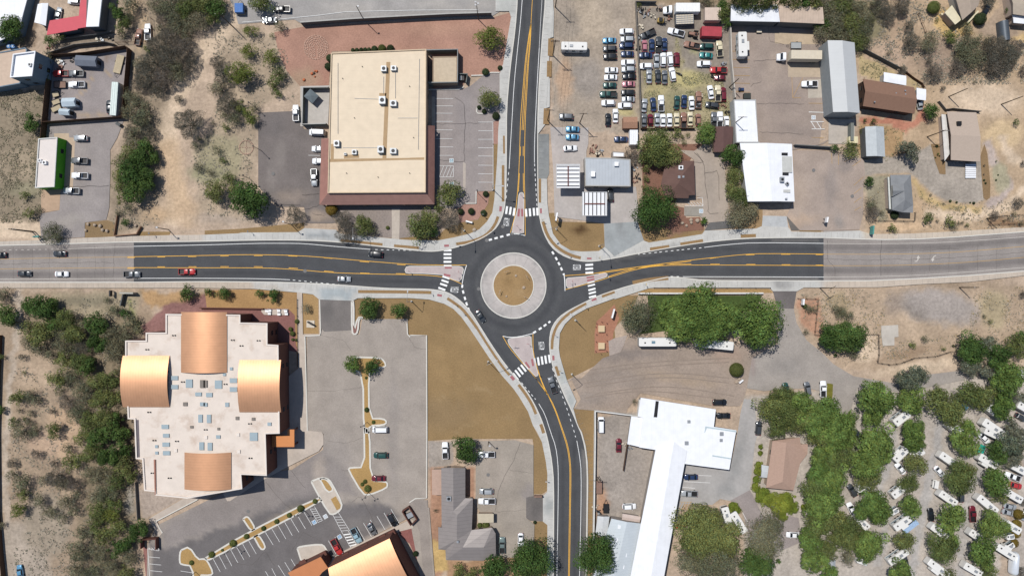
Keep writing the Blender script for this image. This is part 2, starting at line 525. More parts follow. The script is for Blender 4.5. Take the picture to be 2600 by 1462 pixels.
# east side south of the road
G += [('p', O([(2005,722),(2900,715),(2900,950),(2440,900),(2210,930),(2120,930),(2040,860),(2005,790)]), A(186,164,140),8)]
G += [('e', E(4,2,1200,180,420,170,-10), A(168,158,150),16),('e', E(4,2,720,160,90,120), A(146,132,120),14,.8),('e', E(4,2,960,240,110,40,-25), A(122,114,106),9,.6)]
G += [('e', E(4,2,480,600,130,130), C_SAND, 10),('e', E(4,2,1000,800,420,60,8), C_SAND, 8),('e', E(4,2,900,640,300,50,10), A(160,136,112),8,.8)]
G += [('e', E(4,2,1750,200,140,200), A(176,160,130),12),('e', E(4,2,200,150,120,100), A(170,152,124),10),('e', E(4,1,1500,1420,450,40), A(168,148,126),8)]
G += [('p', T(3,2,[(1830,90),(2060,90),(2120,500),(1990,470),(1880,330)]), A(192,150,124),4)]
# holiday park roads and pitches
G += [('p', O([(1870,1000),(2900,900),(2900,1800),(1870,1800)]), A(186,176,165),10)]
G += [('l',(12, T(4,3,[(1250,-260),(1160,200),(1080,600),(1020,900),(960,1200),(900,1600)])), A(180,175,170),5)]
G += [('l',(12, T(4,3,[(760,-160),(700,300),(620,520),(560,700),(700,900),(600,1300)])), A(180,174,168),6)]
G += [('l',(11, T(4,3,[(1640,-100),(1600,400),(1520,640),(1450,1000),(1400,1600)])), A(178,172,166),5)]
G += [('l',(10, T(4,3,[(2020,300),(1950,700),(1900,1100),(1840,1600)])), A(178,160,142),6)]
# compounds between the south road and the white motel
G += [('p', O([(1505,1050),(1600,1035),(1650,1160),(1600,1330),(1505,1320)]), A(166,156,146),2,1,.3)]
G += [('e', E(2,3,1930,700,60,150), A(176,140,114),8)]
G += [('p', T(2,3,[(180,90),(430,100),(430,330),(180,380)]), A(166,156,146),2,1,.3)]
G += [('p', T(2,3,[(200,360),(660,360),(660,660),(320,1449),(215,1449)]), A(176,138,114),3,1,.3)]
G += [('p', T(2,3,[(230,1060),(420,1200),(410,1400),(240,1400)]), A(196,166,112),3,1,.2)]
G += [('p', T(2,3,[(400,1290),(1100,1250),(1380,1160),(1380,1600),(400,1600)]), A(176,142,112),4)]
# south-west wash
G += [('p', O([(-300,730),(400,732),(380,800),(345,900),(340,1240),(400,1330),(372,1800),(-300,1800)]), A(170,150,128),6)]
G += [('p', O([(60,770),(330,790),(330,900),(340,1250),(330,1460),(190,1460),(210,1200),(200,1000),(120,950)]), A(140,126,104),12,.9)]
G += [('p', O([(130,735),(350,735),(350,800),(240,805),(140,770)]), A(166,152,128),8),('e',(215,765,60,14,0), A(136,128,108),8,.8)]
G += [('l',(9, O([(48,735),(42,840),(25,960),(15,1100),(10,1250),(20,1340),(60,1460)])), A(192,176,158),5)]
G += [('e',(90,930,50,70,0), A(186,164,140),14),('e',(160,1100,40,70,0), A(196,168,140),14),('e',(110,1130,40,30,0), A(190,164,140),10)]
G += [('e',(60,1420,60,100,20), A(180,166,150),14),('e',(120,1330,60,80,0), A(166,152,134),14)]
G += [('p', T(0,3,[(1400,580),(1560,600),(1840,670),(1480,860),(1420,860),(1390,600)]), A(180,164,150),2,1,.2)]
G += [('p', T(0,3,[(1390,1100),(1460,1100),(1500,1449),(1500,1800),(1400,1800),(1400,1300)]), A(196,172,148),2,1,.2)]
G += [('e', E(0,3,1310,700,60,130), A(160,152,140),8)]
G += [('p', T(0,2,[(1390,30),(2059,60),(2059,200),(1500,180)]), A(184,150,110),5),('p', T(0,2,[(1640,180),(2100,60),(2100,280),(1800,280),(1650,480),(1460,460),(1400,380)]), A(150,112,106),4)]
G += [('l',(6, T(0,2,[(1300,150),(1350,300),(1380,420)])), A(136,138,92),6)]

def build_ground():
    nx, ny = 560,330
    X = np.linspace(-178,178, nx); Y = np.linspace(-104,104, ny)
    far = [190,196,450,1000,3000]
    X = np.concatenate([-np.array(far[::-1]), X, far]); Y = np.concatenate([-np.array([3000,1000,450,122,114]), Y, [114,122,450,1000,3000]])
    gx, gy = np.meshgrid(X, Y)
    v = np.stack([gx.ravel(), gy.ravel(), np.zeros(gx.size)],1)
    w, h = len(X), len(Y)
    i = (np.arange(h - 1)[:, None] * w + np.arange(w - 1)[None]).ravel()
    f = np.stack([i, i + 1, i + w + 1, i + w],1)
    me = bpy.data.meshes.new('ground')
    me.vertices.add(len(v)); me.vertices.foreach_set('co', v.ravel())
    me.loops.add(f.size); me.loops.foreach_set('vertex_index', f.ravel())
    me.polygons.add(len(f)); me.polygons.foreach_set('loop_start', np.arange(0, f.size, 4)); me.polygons.foreach_set('loop_total', np.full(len(f),4))
    me.update()
    px = v[:, 0] / MPX + 1300; py = 731 - v[:, 1] / MPX
    cc = paint(px, py, np.array(C_TAN), G, .10); cc[(abs(v[:, 0]) > 195) | (abs(v[:, 1]) > 121)] = C_TAN
    colour_attr(me, cc)
    me.materials.append(M_SOIL)
    props(link('ground', me), kind='structure')
build_ground()

# ================================================================ SURFACES LAID ON THE GROUND
c_lot = A(163,154,146)
def spots(cx, cy, rx, ry, col, st=.6, soft=8, rot=0): return ('e',(cx, cy, rx, ry, rot), col, soft, st)
# golden decomposed-granite lots
BR = C_BROWN; BRl = A(170,140,98); BRg = A(150,128,98)
brops = [spots(1130,950,60,60, A(166,138,98),.5,20), spots(1120,1050,80,40, BRg, .5,20), spots(1250,1060,60,30, A(166,138,98),.5,20), spots(1050,1080,30,30, A(164,142,112),.4,14),('l',(2, T(2,2,[(220,1150),(420,1040),(700,1000),(880,1060)])), A(176,152,116),3,.5),('l',(2, T(2,2,[(450,1449),(700,1330),(1000,1300)])), A(176,152,116),3,.4),('l',(3, T(2,2,[(150,200),(300,420),(420,800),(430,1200)])), A(146,120,84),5,.5), spots(1190,850,30,20, A(172,146,108),.5,10)]
sheet('gravel_lot', T(2,2,[(0,95),(200,112),(350,155),(440,205),(520,285),(600,395),(700,545),(800,695),(900,835),(930,875),(1040,1000),(1100,1085),(1190,1235),(1240,1375),(1283,1460)]) + T(2,3,[(1330,100),(1372,300),(1385,420),(1385,590),(1330,625),(1245,625),(1245,128),(1235,70),(500,70),(180,90)]) + T(2,2,[(175,470),(0,468)]) + T(1,2,[(2035,470),(2035,350),(1540,290),(1500,440),(1490,130),(1540,98)]), BR, M_GRAN, ops=brops)
sheet('gravel_lot', T(2,3,[(1260,900),(1345,895),(1388,940),(1388,1449),(1250,1449),(1255,930)]), BR, M_GRAN)
sheet('gravel_lot', T(2,2,[(2140,75),(1780,198),(1640,278),(1558,360),(1508,450),(1498,600),(1508,680),(1543,800),(1580,920),(1700,860),(1860,780),(2020,700),(2080,640),(2059,400),(2240,200),(2300,70)]), BR, M_GRAN)
sheet('gravel_lot', T(2,2,[(1645,1205),(1855,1215),(1855,1500)]) + T(2,3,[(1850,0),(1840,1449),(1787,1449),(1790,400),(1760,140),(1720,0),(1690,-80)]), BR, M_GRAN)
sheet('gravel_lot', T(2,1,[(1400,692),(1460,692),(1500,780),(1790,785),(1950,800),(1962,1035),(1900,1075),(1730,1080),(1620,1070),(1520,1010),(1440,900),(1400,780)]), BR, M_GRAN, ops=[spots(1470,585,20,11, A(80,58,38),.9,9), spots(1520,625,12,8, A(166,138,98),.6,6)])
sheet('gravel_lot', T(3,1,[(225,780),(560,780),(900,780),(905,865),(880,905),(345,990),(290,970)]), BR, M_GRAN, ops=[('p', T(3,1,[(640,640),(930,640),(930,840),(560,900)]), A(150,116,98),4)])
sheet('gravel_lot', T(3,1,[(1320,640),(1490,660),(1490,820),(1420,850),(1200,850),(1225,800)]), A(168,140,104), M_GRAN)
sheet('gravel_lot', T(3,1,[(1860,865),(2080,868),(2080,885),(1860,883)]), BR, M_GRAN, amp=.02)
sheet('gravel_lot', T(2,1,[(245,965),(360,850),(500,790),(690,760),(780,600),(790,480),(830,475),(852,560),(832,690),(778,780),(700,858),(600,903),(450,938),(290,966)]), BR, M_GRAN)
sheet('gravel_lot', T(2,1,[(845,0),(885,0),(878,200),(853,560),(830,470),(843,470)]) + [], BR, M_GRAN)
sheet('gravel_lot', T(1,1,[(0,870),(380,850),(1000,790),(1000,845),(940,886),(340,898),(0,910)]), C_BROWN, M_GRAN)
sheet('gravel_lot', T(0,1,[(1390,880),(1720,880),(1700,918),(1390,925)]), C_BROWN, M_GRAN)
sheet('gravel_lot', T(0,1,[(860,790),(1080,765),(1180,800),(1160,930),(855,940)]), A(150,126,94), M_GRAN)
sheet('gravel_lot', T(1,1,[(1720,880),(1880,875),(1880,948),(1740,925)]), BR, M_GRAN)
sheet('gravel_lot', T(1,1,[(1960,870),(2300,850),(2330,960),(2160,985),(1960,955)]), BR, M_GRAN)
sheet('gravel_lot', T(1,2,[(0,20),(500,8),(925,42),(940,800),(915,560),(905,270),(840,205),(20,190)]), A(178,142,98), M_GRAN)
sheet('gravel_lot', T(1,2,[(985,50),(1090,62),(1140,100),(1145,455),(990,455)]), A(180,148,104), M_GRAN)
sheet('gravel_lot', T(3,2,[(0,-10),(400,5),(1550,5),(1590,35),(1590,45),(220,45),(0,120)]), A(176,144,98), M_GRAN)
sheet('gravel_lot', T(4,1,[(1120,0),(1260,0),(1270,305),(1210,300),(1160,160)]), A(150,124,92), M_GRAN)
sheet('gravel_lot', T(4,1,[(1660,0),(1690,100),(1720,400),(1715,540),(1680,565),(1650,540),(1630,300),(1620,120)]), A(150,124,92), M_GRAN)
# red gravel
sheet('red_gravel_bed', O([(690,82),(765,68),(1237,46),(1285,32),(1297,50),(1283,130),(1268,188),(1232,188),(1180,192),(1165,215),(1090,225),(1085,125),(835,130),(826,222),(755,218),(722,180),(700,130)]), A(182,142,124), M_GRAN, ops=[spots(1100,75,90,14, A(192,154,132),.6,12), spots(850,200,60,30, A(174,132,116),.5,14),('e',(770,205,40,30,0), A(176,150,126),14,.8)], amp=.07)
sheet('red_gravel_bed', T(2,1,[(560,600),(670,598),(672,477),(800,477),(790,600),(690,755),(505,790),(480,640)]), A(176,138,124), M_GRAN)
sheet('red_gravel_bed', T(2,0,[(840,1228),(905,1200),(890,1449),(843,1449)]), A(176,138,124), M_GRAN)
sheet('red_gravel_bed', T(3,1,[(280,0),(900,0),(760,160),(600,620),(700,640),(720,740),(860,735),(900,860),(640,885),(300,780),(280,400)]), A(142,106,90), M_GRAN)
sheet('red_gravel_bed', T(2,2,[(1860,450),(1880,330),(1960,260),(2059,160),(2110,300),(2050,440),(2030,640),(1860,650)]), A(178,128,104), M_GRAN)
sheet('red_gravel_bed', T(1,2,[(-20,190),(840,205),(905,270),(915,560),(940,640),(700,600),(350,340),(-20,240)]), A(146,104,98), M_GRAN, label=None)
sheet('red_gravel_bed', T(2,3,[(0,920),(100,900),(100,1180),(90,1300),(0,1100)]) , A(150,96,92), M_GRAN)
sheet('red_gravel_bed', T(1,3,[(1955,1000),(2140,900),(2140,1300),(2059,1120),(1960,1040)]), A(150,100,94), M_GRAN)
sheet('red_gravel_bed', T(0,3,[(1440,1150),(1490,1165),(1520,1460),(1470,1460)]), A(156,112,104), M_GRAN)
sheet('gravel_bed', O([(812,520),(1103,517),(1110,560),(1085,590),(1000,600),(880,590),(850,560)]), A(158,146,138), M_GRAN)
sheet('gravel_bed', T(3,2,[(-60,530),(0,500),(130,470),(100,560),(60,640),(0,690),(-50,700)]), A(180,166,156), M_GRAN)
# asphalt and concrete lots
sheet('parking_lot', T(0,0,[(545,592),(880,560),(1292,505),(1275,700),(1250,860),(1240,1190),(490,1232)]), A(160,151,148), ops=[('l',(3, T(0,0,[(960,700),(900,830),(790,990)])), A(184,162,134),2,.8),('l',(2.5, T(0,0,[(990,700),(1110,750)])), A(184,162,134),2,.8), spots(*T(0,0,[(930,1170)])[0],40,8, A(186,164,138),.8,6), spots(*T(0,0,[(1080,580)])[0],10,8, A(140,118,100),.6,4)])
sheet('parking_lot', T(0,0,[(480,1275),(1250,1205)]) + T(0,1,[(1180,-60),(1110,60),(1110,300),(1100,640),(1070,760),(855,790),(855,935),(420,965),(400,760),(420,700),(600,665),(612,480),(460,400)]), A(160,152,148), ops=[spots(200,500,30,20, A(172,164,158),.6,12), spots(180,560,40,14, A(176,168,160),.6,10)])
sheet('concrete_slab', T(0,0,[(545,1345),(695,1342),(700,1385),(755,1388),(755,1449)]) + T(0,1,[(755,0),(735,445),(640,445),(600,300),(560,0)]), A(206,184,160), M_CONC)
sheet('concrete_slab', T(0,1,[(418,440),(640,440),(610,490),(600,665),(415,690)]), A(196,168,142), M_CONC)
sheet('parking_lot', O([(560,-40),(1258,-40),(1258,30),(1238,42),(765,64),(740,50),(600,62),(588,20)]), A(168,164,160), ops=[spots(880,20,60,14, A(190,184,176),.7,10), spots(1110,12,50,10, A(186,180,172),.7,8), spots(1220,14,30,10, A(182,176,168),.7,6)])
sheet('parking_lot', O([(650,284),(742,280),(765,325),(815,330),(815,518),(846,560),(835,562),(774,562),(765,521),(698,520),(650,470)]), A(126,118,114), ops=[spots(715,395,12,45, A(146,138,132),.7,10), spots(740,500,40,16, A(160,146,134),.8,12), spots(690,450,10,50, A(150,142,136),.5,10), spots(810,548,26,14, A(172,154,136),.8,8), spots(690,320,30,30, A(116,110,108),.6,12)])
sheet('parking_lot', T(2,0,[(222,905),(530,905),(620,862),(760,745),(908,740),(905,1200),(840,1230)]) + T(2,1,[(843,0),(843,472),(670,475),(668,597),(558,597),(500,640),(300,650),(222,300)]), A(160,151,147), ops=[spots(1250,450,20,60, A(172,158,148),.6,12), spots(1180,260,20,60, A(150,143,142),.6,14)])
sheet('concrete_slab', T(2,0,[(222,975),(255,975),(258,1265),(222,1260)]), A(208,196,178), M_CONC)
sheet('concrete_slab', T(2,1,[(538,180),(565,200),(563,465),(538,465)]), A(196,184,172), M_CONC)
sheet('path', T(1,1,[(1880,648),(1962,648),(1956,958),(1882,948)]), A(204,192,178), M_CONC)
sheet('concrete_slab', T(1,0,[(962,870),(1260,862),(1240,1275),(962,1272)]), A(200,194,186), M_CONC)
sheet('concrete_slab', O([(1384,320),(1480,322),(1480,362),(1475,380),(1475,470),(1600,470),(1608,560),(1520,562),(1395,545),(1392,440)]), A(192,184,178), M_CONC, ops=[spots(1500,540,40,24, A(178,172,168),.6,14), spots(1410,420,16,60, A(204,192,184),.6,10), spots(1560,520,30,14, A(204,196,190),.6,8)])
sheet('concrete_slab', T(2,1,[(1285,-100),(1400,-100),(1402,300),(1380,350),(1285,350)]), A(150,152,150), M_CONC, ops=[spots(1384,380,6,40, A(132,134,134),.7,5)], amp=.1)
sheet('concrete_slab', T(2,1,[(1955,800),(2290,780),(2360,985),(2060,1140),(1900,1160),(1960,1035)]), A(168,172,172), M_CONC, ops=[spots(1575,570,12,30, A(146,148,148),.7,8)], amp=.08)
sheet('parking_lot', T(3,1,[(650,60),(800,70),(900,0),(1080,0),(1130,450),(1150,690),(1220,770),(950,790),(850,720),(700,720),(700,630),(880,620),(880,540),(800,520),(800,160)]), A(184,170,156), M_CONC, ops=[spots(1800,470,12,60, A(170,158,146),.6,12)])
sheet('parking_lot', T(3,1,[(700,630),(890,630),(880,725),(705,722)]), A(158,152,142))
sheet('driveway', T(3,1,[(950,790),(1170,768),(1225,800),(1190,845),(905,868)]), A(112,110,108), ops=[spots(1850,575,12,6, A(90,88,88),.6,3)])
sheet('driveway', T(3,1,[(1490,720),(1730,725),(1745,840),(1480,825)]), A(196,198,198), M_CONC)
sheet('driveway', T(3,1,[(1728,722),(1770,735),(1862,868),(1775,868)]), A(120,114,108))
# north-east commercial yards
sheet('parking_lot', T(3,0,[(1150,230),(2220,330),(2160,700),(2059,1449)]) + T(3,1,[(2180,-60),(2100,0),(1800,60),(1250,0),(1250,-100)]), A(166,151,140), ops=[spots(1990,250,40,30, A(152,138,130),.6,16), spots(1960,180,20,50, A(178,162,148),.6,14), spots(2020,330,50,12, A(150,138,130),.6,10)])
sheet('parking_lot', T(3,1,[(1795,65),(2080,65),(2160,80),(2500,150),(2520,320),(2500,420),(2500,700),(2460,860),(2140,870),(2059,868),(1862,868),(1728,722),(1800,560)]), A(176,160,148), ops=[spots(2110,470,16,60, A(150,140,134),.7,12), spots(2130,560,12,20, A(156,148,142),.8,8), spots(2020,500,30,50, A(184,166,150),.6,16), spots(2145,420,16,18, A(146,138,134),.6,8), spots(2030,560,40,14, A(196,172,150),.8,10)])
sheet('concrete_slab', T(3,0,[(1610,330),(2030,335),(2050,450),(1720,450),(1610,440)]), A(202,182,156), M_CONC)
sheet('concrete_slab', T(3,0,[(1740,640),(2200,640),(2200,780),(1745,780)]), A(196,178,156), M_CONC)
sheet('concrete_slab', T(3,0,[(1940,800),(2130,800),(2130,985),(1945,990)]), A(196,186,172), M_CONC)
sheet('driveway', T(4,1,[(40,870),(400,868),(410,945),(40,945)]), A(170,160,152), M_CONC)
sheet('concrete_slab', T(4,0,[(90,1200),(360,1200),(350,1449),(90,1449)]), A(196,186,174), M_CONC)
# the park entrance
sheet('driveway', T(3,2,[(1590,28),(1830,28),(1800,205),(1640,200)]), A(118,112,110))
sheet('road', T(3,2,[(1645,200),(1800,205),(1830,350),(1930,520),(2080,640),(2200,760),(2400,880),(2800,950),(3100,870),(3500,820),(3520,920),(3200,980),(2900,1040),(2440,1000),(2380,1200),(2360,1400),(2180,1240),(2230,1080),(1950,1000),(1720,1010),(1500,1030),(1320,1000),(1380,700),(1640,560)]), A(168,160,152), ops=[spots(1990,930,40,24, A(154,148,142),.6,14), spots(1910,920,8,40, A(160,142,136),.6,5)])
sheet('dirt_lot', T(3,2,[(-120,700),(60,640),(130,500),(240,480),(700,560),(1100,560),(1640,560),(1380,700),(1330,1000),(1300,1110),(1260,1180),(1000,1180),(260,1050),(130,1210),(120,1250),(-400,1210),(-340,1110),(-440,900),(-330,900)]), A(170,154,140), M_GRAN, ops=[spots(1600,900,90,14, A(140,130,124),.7,10,5), spots(1720,960,100,12, A(180,160,138),.7,8,-8), spots(1560,960,80,26, A(150,138,128),.6,14), spots(1850,900,40,20, A(172,148,132),.6,12), spots(1500,1010,40,20, A(150,140,132),.5,12)], amp=.05)
sheet('driveway', T(3,2,[(1300,1110),(1400,1115),(1440,1449)]) + T(3,3,[(1410,120),(1360,580),(1160,690),(1060,670),(980,730),(700,720),(640,820),(500,1449),(520,1600),(400,1600),(700,320),(1160,380),(1240,-20)]) + T(3,2,[(1265,1250)]), A(182,178,174), M_CONC, ops=[spots(1870,1170,12,60, A(150,150,148),.7,10,-15), spots(1840,1240,20,14, A(152,152,150),.6,10)])
sheet('driveway', T(3,3,[(1160,688),(1360,580),(1430,720),(1500,850),(1700,830),(1850,860),(1880,1100),(1700,1180),(1600,1200),(1560,1449),(1400,1449),(1350,1100),(1290,800)]), A(160,150,146))
sheet('grass', T(3,2,[(330,72),(1480,72),(1420,200),(1200,260),(700,400),(400,440),(250,460),(350,300)]), A(76,92,48), M_SOIL, kind='stuff', label='green lawn behind the low wall under the big trees', cat='grass')
sheet('grass', T(4,2,[(75,950),(135,960),(130,1090),(100,1200),(70,1100)]), A(120,116,52), M_SOIL, kind='stuff', label='narrow strip of yellow-green grass beside the parked white truck', cat='grass')
sheet('concrete_slab', T(4,2,[(620,375),(790,365),(793,485),(752,490),(752,572),(635,577),(620,470)]), A(206,198,186), M_CONC)
# south road property
sheet('parking_lot', T(2,3,[(665,360),(700,90),(1060,80),(1245,130),(1245,640),(1172,655),(1172,860),(1255,930),(1250,1115),(1040,1260),(870,1250),(870,1020),(640,700),(665,640)]), A(166,156,144), ops=[spots(1340,1250,16,20, A(150,142,138),.7,8), spots(1260,1200,40,40, A(174,162,150),.5,16)])
sheet('driveway', T(2,3,[(1172,655),(1245,640),(1340,640),(1340,895),(1215,890),(1172,860)]), A(122,116,112), ops=[spots(1365,1290,12,24, A(100,96,94),.6,8)])
# church lots
c_up = A(170,160,150)
sheet('parking_lot', O([(773,846),(808,843),(812,820),(885,818),(893,843),(905,840),(912,802),(1026,802),(1026,842),(1073,845),(1075,1252),(1048,1262),(1040,1275),(1080,1275),(1095,1460),(1060,1460),(1030,1300),(740,1450),(720,1460),(370,1460),(372,1370),(395,1320),(660,1190),(735,1180),(813,1130),(815,1090),(774,1083)]), c_up, ops=[
    ('p', O([(385,1365),(440,1375),(600,1310),(800,1215),(830,1260),(980,1270),(1010,1300),(740,1460),(380,1470)]), A(112,108,108),6,.92),('p', O([(500,1260),(640,1200),(800,1120),(870,1180),(900,1240),(820,1240),(700,1270),(420,1380),(400,1330)]), A(148,140,136),14,.9),
    spots(850,1160,40,60, A(156,148,142),.6,20), spots(810,1190,14,30, A(186,172,158),.6,10), spots(720,1310,40,10, A(166,152,136),.6,8,28), spots(900,1330,60,20, A(140,134,130),.6,14),
    spots(1000,1100,14,150, A(156,148,142),.6,8), spots(800,960,14,100, A(178,168,158),.5,10)], amp=.05)
sheet('driveway', T(1,2,[(1160,110),(1480,125),(1475,420),(1205,435),(1170,400)]), A(128,122,118), ops=[spots(835,790,14,30, A(110,106,104),.6,8)])
sheet('parking_lot', T(1,3,[(2059,760),(2059,680),(2240,680),(2270,1200),(2300,1449),(2200,1449),(2160,1000)]), A(160,150,142))

# ================================================================ ROADS
NEDGE = T(1,1,[(0,978),(500,965),(1000,965),(1366,985),(1700,1022),(2059,1063)])
NW = [(341,614.7)] + NEDGE + T(2,1,[(200,1080),(300,1073),(400,1055),(600,1000),(750,935),(850,865),(900,800),(940,700),(960,600),(970,400),(974,0)]) + T(2,0,[(975,1100),(1000,800),(1022,600),(1062,300),(1085,0),(1108,-1000)])
NE = T(2,0,[(1395,-1000),(1366,0),(1340,300),(1310,700),(1290,1100),(1287,1449)]) + T(2,1,[(1290,600),(1310,760),(1350,900),(1420,1030),(1520,1110),(1640,1160),(1760,1180),(1850,1178),(2059,1147)]) + T(3,1,[(200,1105),(500,1050),(900,985),(1300,948),(1700,940)]) + [(2090,603.5)]
SE = [(2090,713)] + T(3,1,[(1400,1372),(900,1370),(700,1345),(560,1332),(400,1365),(200,1410),(60,1449)]) + T(2,2,[(1880,80),(1740,150),(1600,220),(1500,290),(1440,370),(1410,460),(1405,600),(1425,720),(1450,820),(1550,1060),(1640,1250),(1700,1400)]) + T(2,3,[(1722,0),(1760,140),(1780,300),(1785,500),(1780,900),(1772,1449),(1745,2500)])
SWe = T(2,3,[(1435,2500),(1448,1000),(1448,500),(1430,300),(1400,130),(1368,0)]) + T(2,2,[(1320,1300),(1250,1150),(1170,1020),(1100,930),(1030,850),(900,680),(800,530),(700,370),(620,240),(540,150),(440,70),(350,30),(200,8),(0,5)]) + T(1,1,[(1800,1449),(1300,1410),(850,1390),(400,1383),(0,1380)]) + [(341,716.5)]
NW, NE, SE, SWe = [smooth(q, 1) for q in (NW, NE, SE, SWe)]
trk = lambda pts, w, col, st=.65, soft=4: ('l',(w, pts), col, soft, st, .05)
c_new = A(86,87,89); c_trk = A(68,69,72); c_hi = A(108,107,106)
ro = [trk(circ(1303.6,725,104),5, c_trk, .5,6), trk(circ(1303.6,725,92),2, c_hi, .4,4), trk(circ(1303.6,725,121),2, c_hi, .35,4),
      trk(T(1,1,[(0,1060),(800,1055),(1500,1100),(2059,1130)]),3, c_trk), trk(T(1,1,[(0,1300),(800,1305),(1500,1360),(2400,1400)]),4, c_trk),
      trk(T(3,1,[(2059,1050),(1300,1045),(700,1090),(0,1190)]),3, c_trk), trk(T(3,1,[(2059,1280),(700,1275),(200,1330),(-200,1440)]),3, c_trk),
      trk(T(2,0,[(1170,0),(1130,500),(1085,1100),(1060,1449)]),3, c_trk), trk(T(2,0,[(1280,0),(1250,700),(1215,1449)]),3, c_trk), trk(T(2,1,[(1215,0),(1225,600),(1260,900),(1500,1150)]),3, c_trk),
      trk(T(2,3,[(1500,0),(1545,300),(1545,1449)]),3, c_trk), trk(T(2,3,[(1640,0),(1670,400),(1660,1449)]),3, c_trk), trk(T(2,2,[(620,300),(900,600),(1200,1000),(1450,1400)]),3, c_trk, .4),
      ('p', T(3,1,[(700,1340),(2059,1340),(2059,1375),(700,1375)]), A(126,122,118),2,.8,.1),('p', T(3,1,[(1500,945),(2059,945),(2059,985),(1600,975)]), A(120,117,114),2,.7,.1),
      ('p', T(2,3,[(1740,100),(1790,300),(1790,1449),(1735,1449)]), A(126,122,118),2,.8,.1),('p', T(3,1,[(0,1120),(500,1030),(900,975),(900,1000),(0,1180)]), A(110,108,106),3,.6,.1)]

Z_ROAD = .30
ring = NW + NE + SE + SWe
sheet('road', ring, c_new, M_ASPH, z=Z_ROAD, ops=ro, step=.9, amp=.03)
c_old = A(160,152,146); c_olt = A(124,118,115)
owo = [trk(T(0,1,[(-200,1095),(700,1085),(1340,1075)]),8, c_olt, .8,5), trk(T(0,1,[(-200,1310),(700,1308),(1340,1300)]),8, c_olt, .8,5), trk(T(0,1,[(-200,1370),(1350,1370)]),2, A(140,132,124),.6,3)]
sheet('road',[(-300,631),(0,623.6)] + T(0,1,[(600,1005),(1160,988)]) + [(341,614.7),(341,716.5),(-300,717)], c_old, M_ASPH, z=Z_ROAD, ops=owo, step=.9, amp=.05)
oeo = [trk(T(4,1,[(40,1040),(600,1045),(1300,1030),(2200,950)]),8, c_olt, .8,5), trk(T(4,1,[(40,1270),(700,1260),(1300,1240),(2200,1160)]),9, c_olt, .8,5)]
sheet('road',[(2090,603.5)] + T(4,1,[(400,955),(650,962),(1000,955),(1400,932),(2059,882),(3100,798),(3100,1185),(2059,1275),(1500,1320),(1000,1350),(500,1372)]) + [(2090,713)], c_old, M_ASPH, z=Z_ROAD, ops=oeo, step=.9, amp=.05)

# pavements: slabs a kerb's height above the road
Z_PAVE = Z_ROAD + .12
CP = A(208,206,200); CPw = A(206,192,176)
def pavement(inner, outer, col=CP, ops=()):
    sheet('pavement', inner + outer[::-1], col, M_CONC, z=Z_PAVE, thick=Z_PAVE, ops=ops, step=1.2)
def kerb(pts):
    mb = MB(); strip(mb, W(pts),.28, Z_PAVE + .02, Z_ROAD - .02)
    props(mb.build('kerb', M_KERB), kind='structure')
old_nw = [(-300,631),(0,623.6)] + T(0,1,[(600,1005),(1160,988)]) + [(341,614.7)]
out_nw0 = [(-300,621)] + T(0,1,[(0,980),(600,957),(1160,930),(1700,916)]) + T(1,1,[(0,912),(340,898),(380,890),(940,886),(1005,845),(1320,862),(1365,900),(1880,950),(2059,965)]) + T(2,1,[(290,968),(450,938),(600,903),(700,858),(778,780),(832,690),(852,560),(878,200),(888,0)]) + T(2,0,[(890,1330),(905,1150),(905,750),(940,650),(1020,180),(1000,120),(865,120),(862,-1000)])
pav_ops = [('p', T(1,1,[(1020,850),(1320,860),(1370,970),(990,945)]), A(186,188,188),2,.9,.1),('e', E(1,1,1150,930,150,25), A(160,164,164),3,.7),('e', E(1,1,1150,880,120,14), A(214,214,210),3,.6),
           ('p', T(0,1,[(-100,900),(2059,890),(2059,1020),(-100,1040)]), CPw, 3,.8,.1),('p', T(2,0,[(862,-100),(1090,-100),(1080,125),(862,120)]), A(196,196,190),2)]
pavement(old_nw[:-1] + NW, out_nw0, ops=pav_ops)
kerb(old_nw[:-1] + NW)
old_ne = T(4,1,[(400,955),(650,962),(1000,955),(1400,932),(2059,882),(3100,798)])
out_ne = T(2,0,[(1465,-1000),(1440,0),(1450,120),(1445,380),(1410,390),(1395,760),(1410,810),(1408,1080),(1365,1095),(1360,1260)]) + T(2,1,[(1285,-90),(1285,0),(1290,348),(1380,352),(1385,600),(1400,720),(1440,900),(1520,1010),(1620,1070),(1730,1080),(1900,1075),(1960,1035),(2059,1130)]) + T(3,1,[(290,970),(345,990),(880,905),(905,870),(1420,850),(1480,825),(1745,840),(1775,880),(2059,886)]) + T(4,1,[(400,870),(520,905),(900,900),(1400,875),(2059,835),(3100,747)])
pavement(NE + old_ne, out_ne, ops=[('p', T(4,1,[(420,860),(2300,800),(2300,960),(420,960)]), A(216,200,180),3,.9,.1),('p', T(2,0,[(1300,-100),(1460,-100),(1460,400),(1300,380)]), A(206,204,196),3,.5),('e', E(2,1,1600,1060,90,25), A(180,186,186),5,.7),('e', E(3,1,600,1015,60,14), A(150,150,148),4,.6)])
kerb(NE + old_ne)
old_se = T(4,1,[(3100,1185),(2059,1275),(1500,1320),(1000,1350),(500,1372)])
out_se = T(4,1,[(3100,1230),(2059,1320),(1500,1385),(1000,1408),(600,1438),(0,1442)]) + T(3,1,[(1900,1440),(1830,1478),(1590,1478),(1560,1445),(400,1442)]) + T(3,2,[(340,0),(0,110)]) + T(2,2,[(2059,100),(1780,200),(1640,280),(1560,360),(1510,450),(1500,600),(1510,680),(1545,800),(1580,920),(1675,1130),(1645,1203),(1690,1370)]) + T(2,3,[(1732,0),(1770,140),(1790,300),(1795,500),(1790,900),(1782,1449),(1757,2500)])
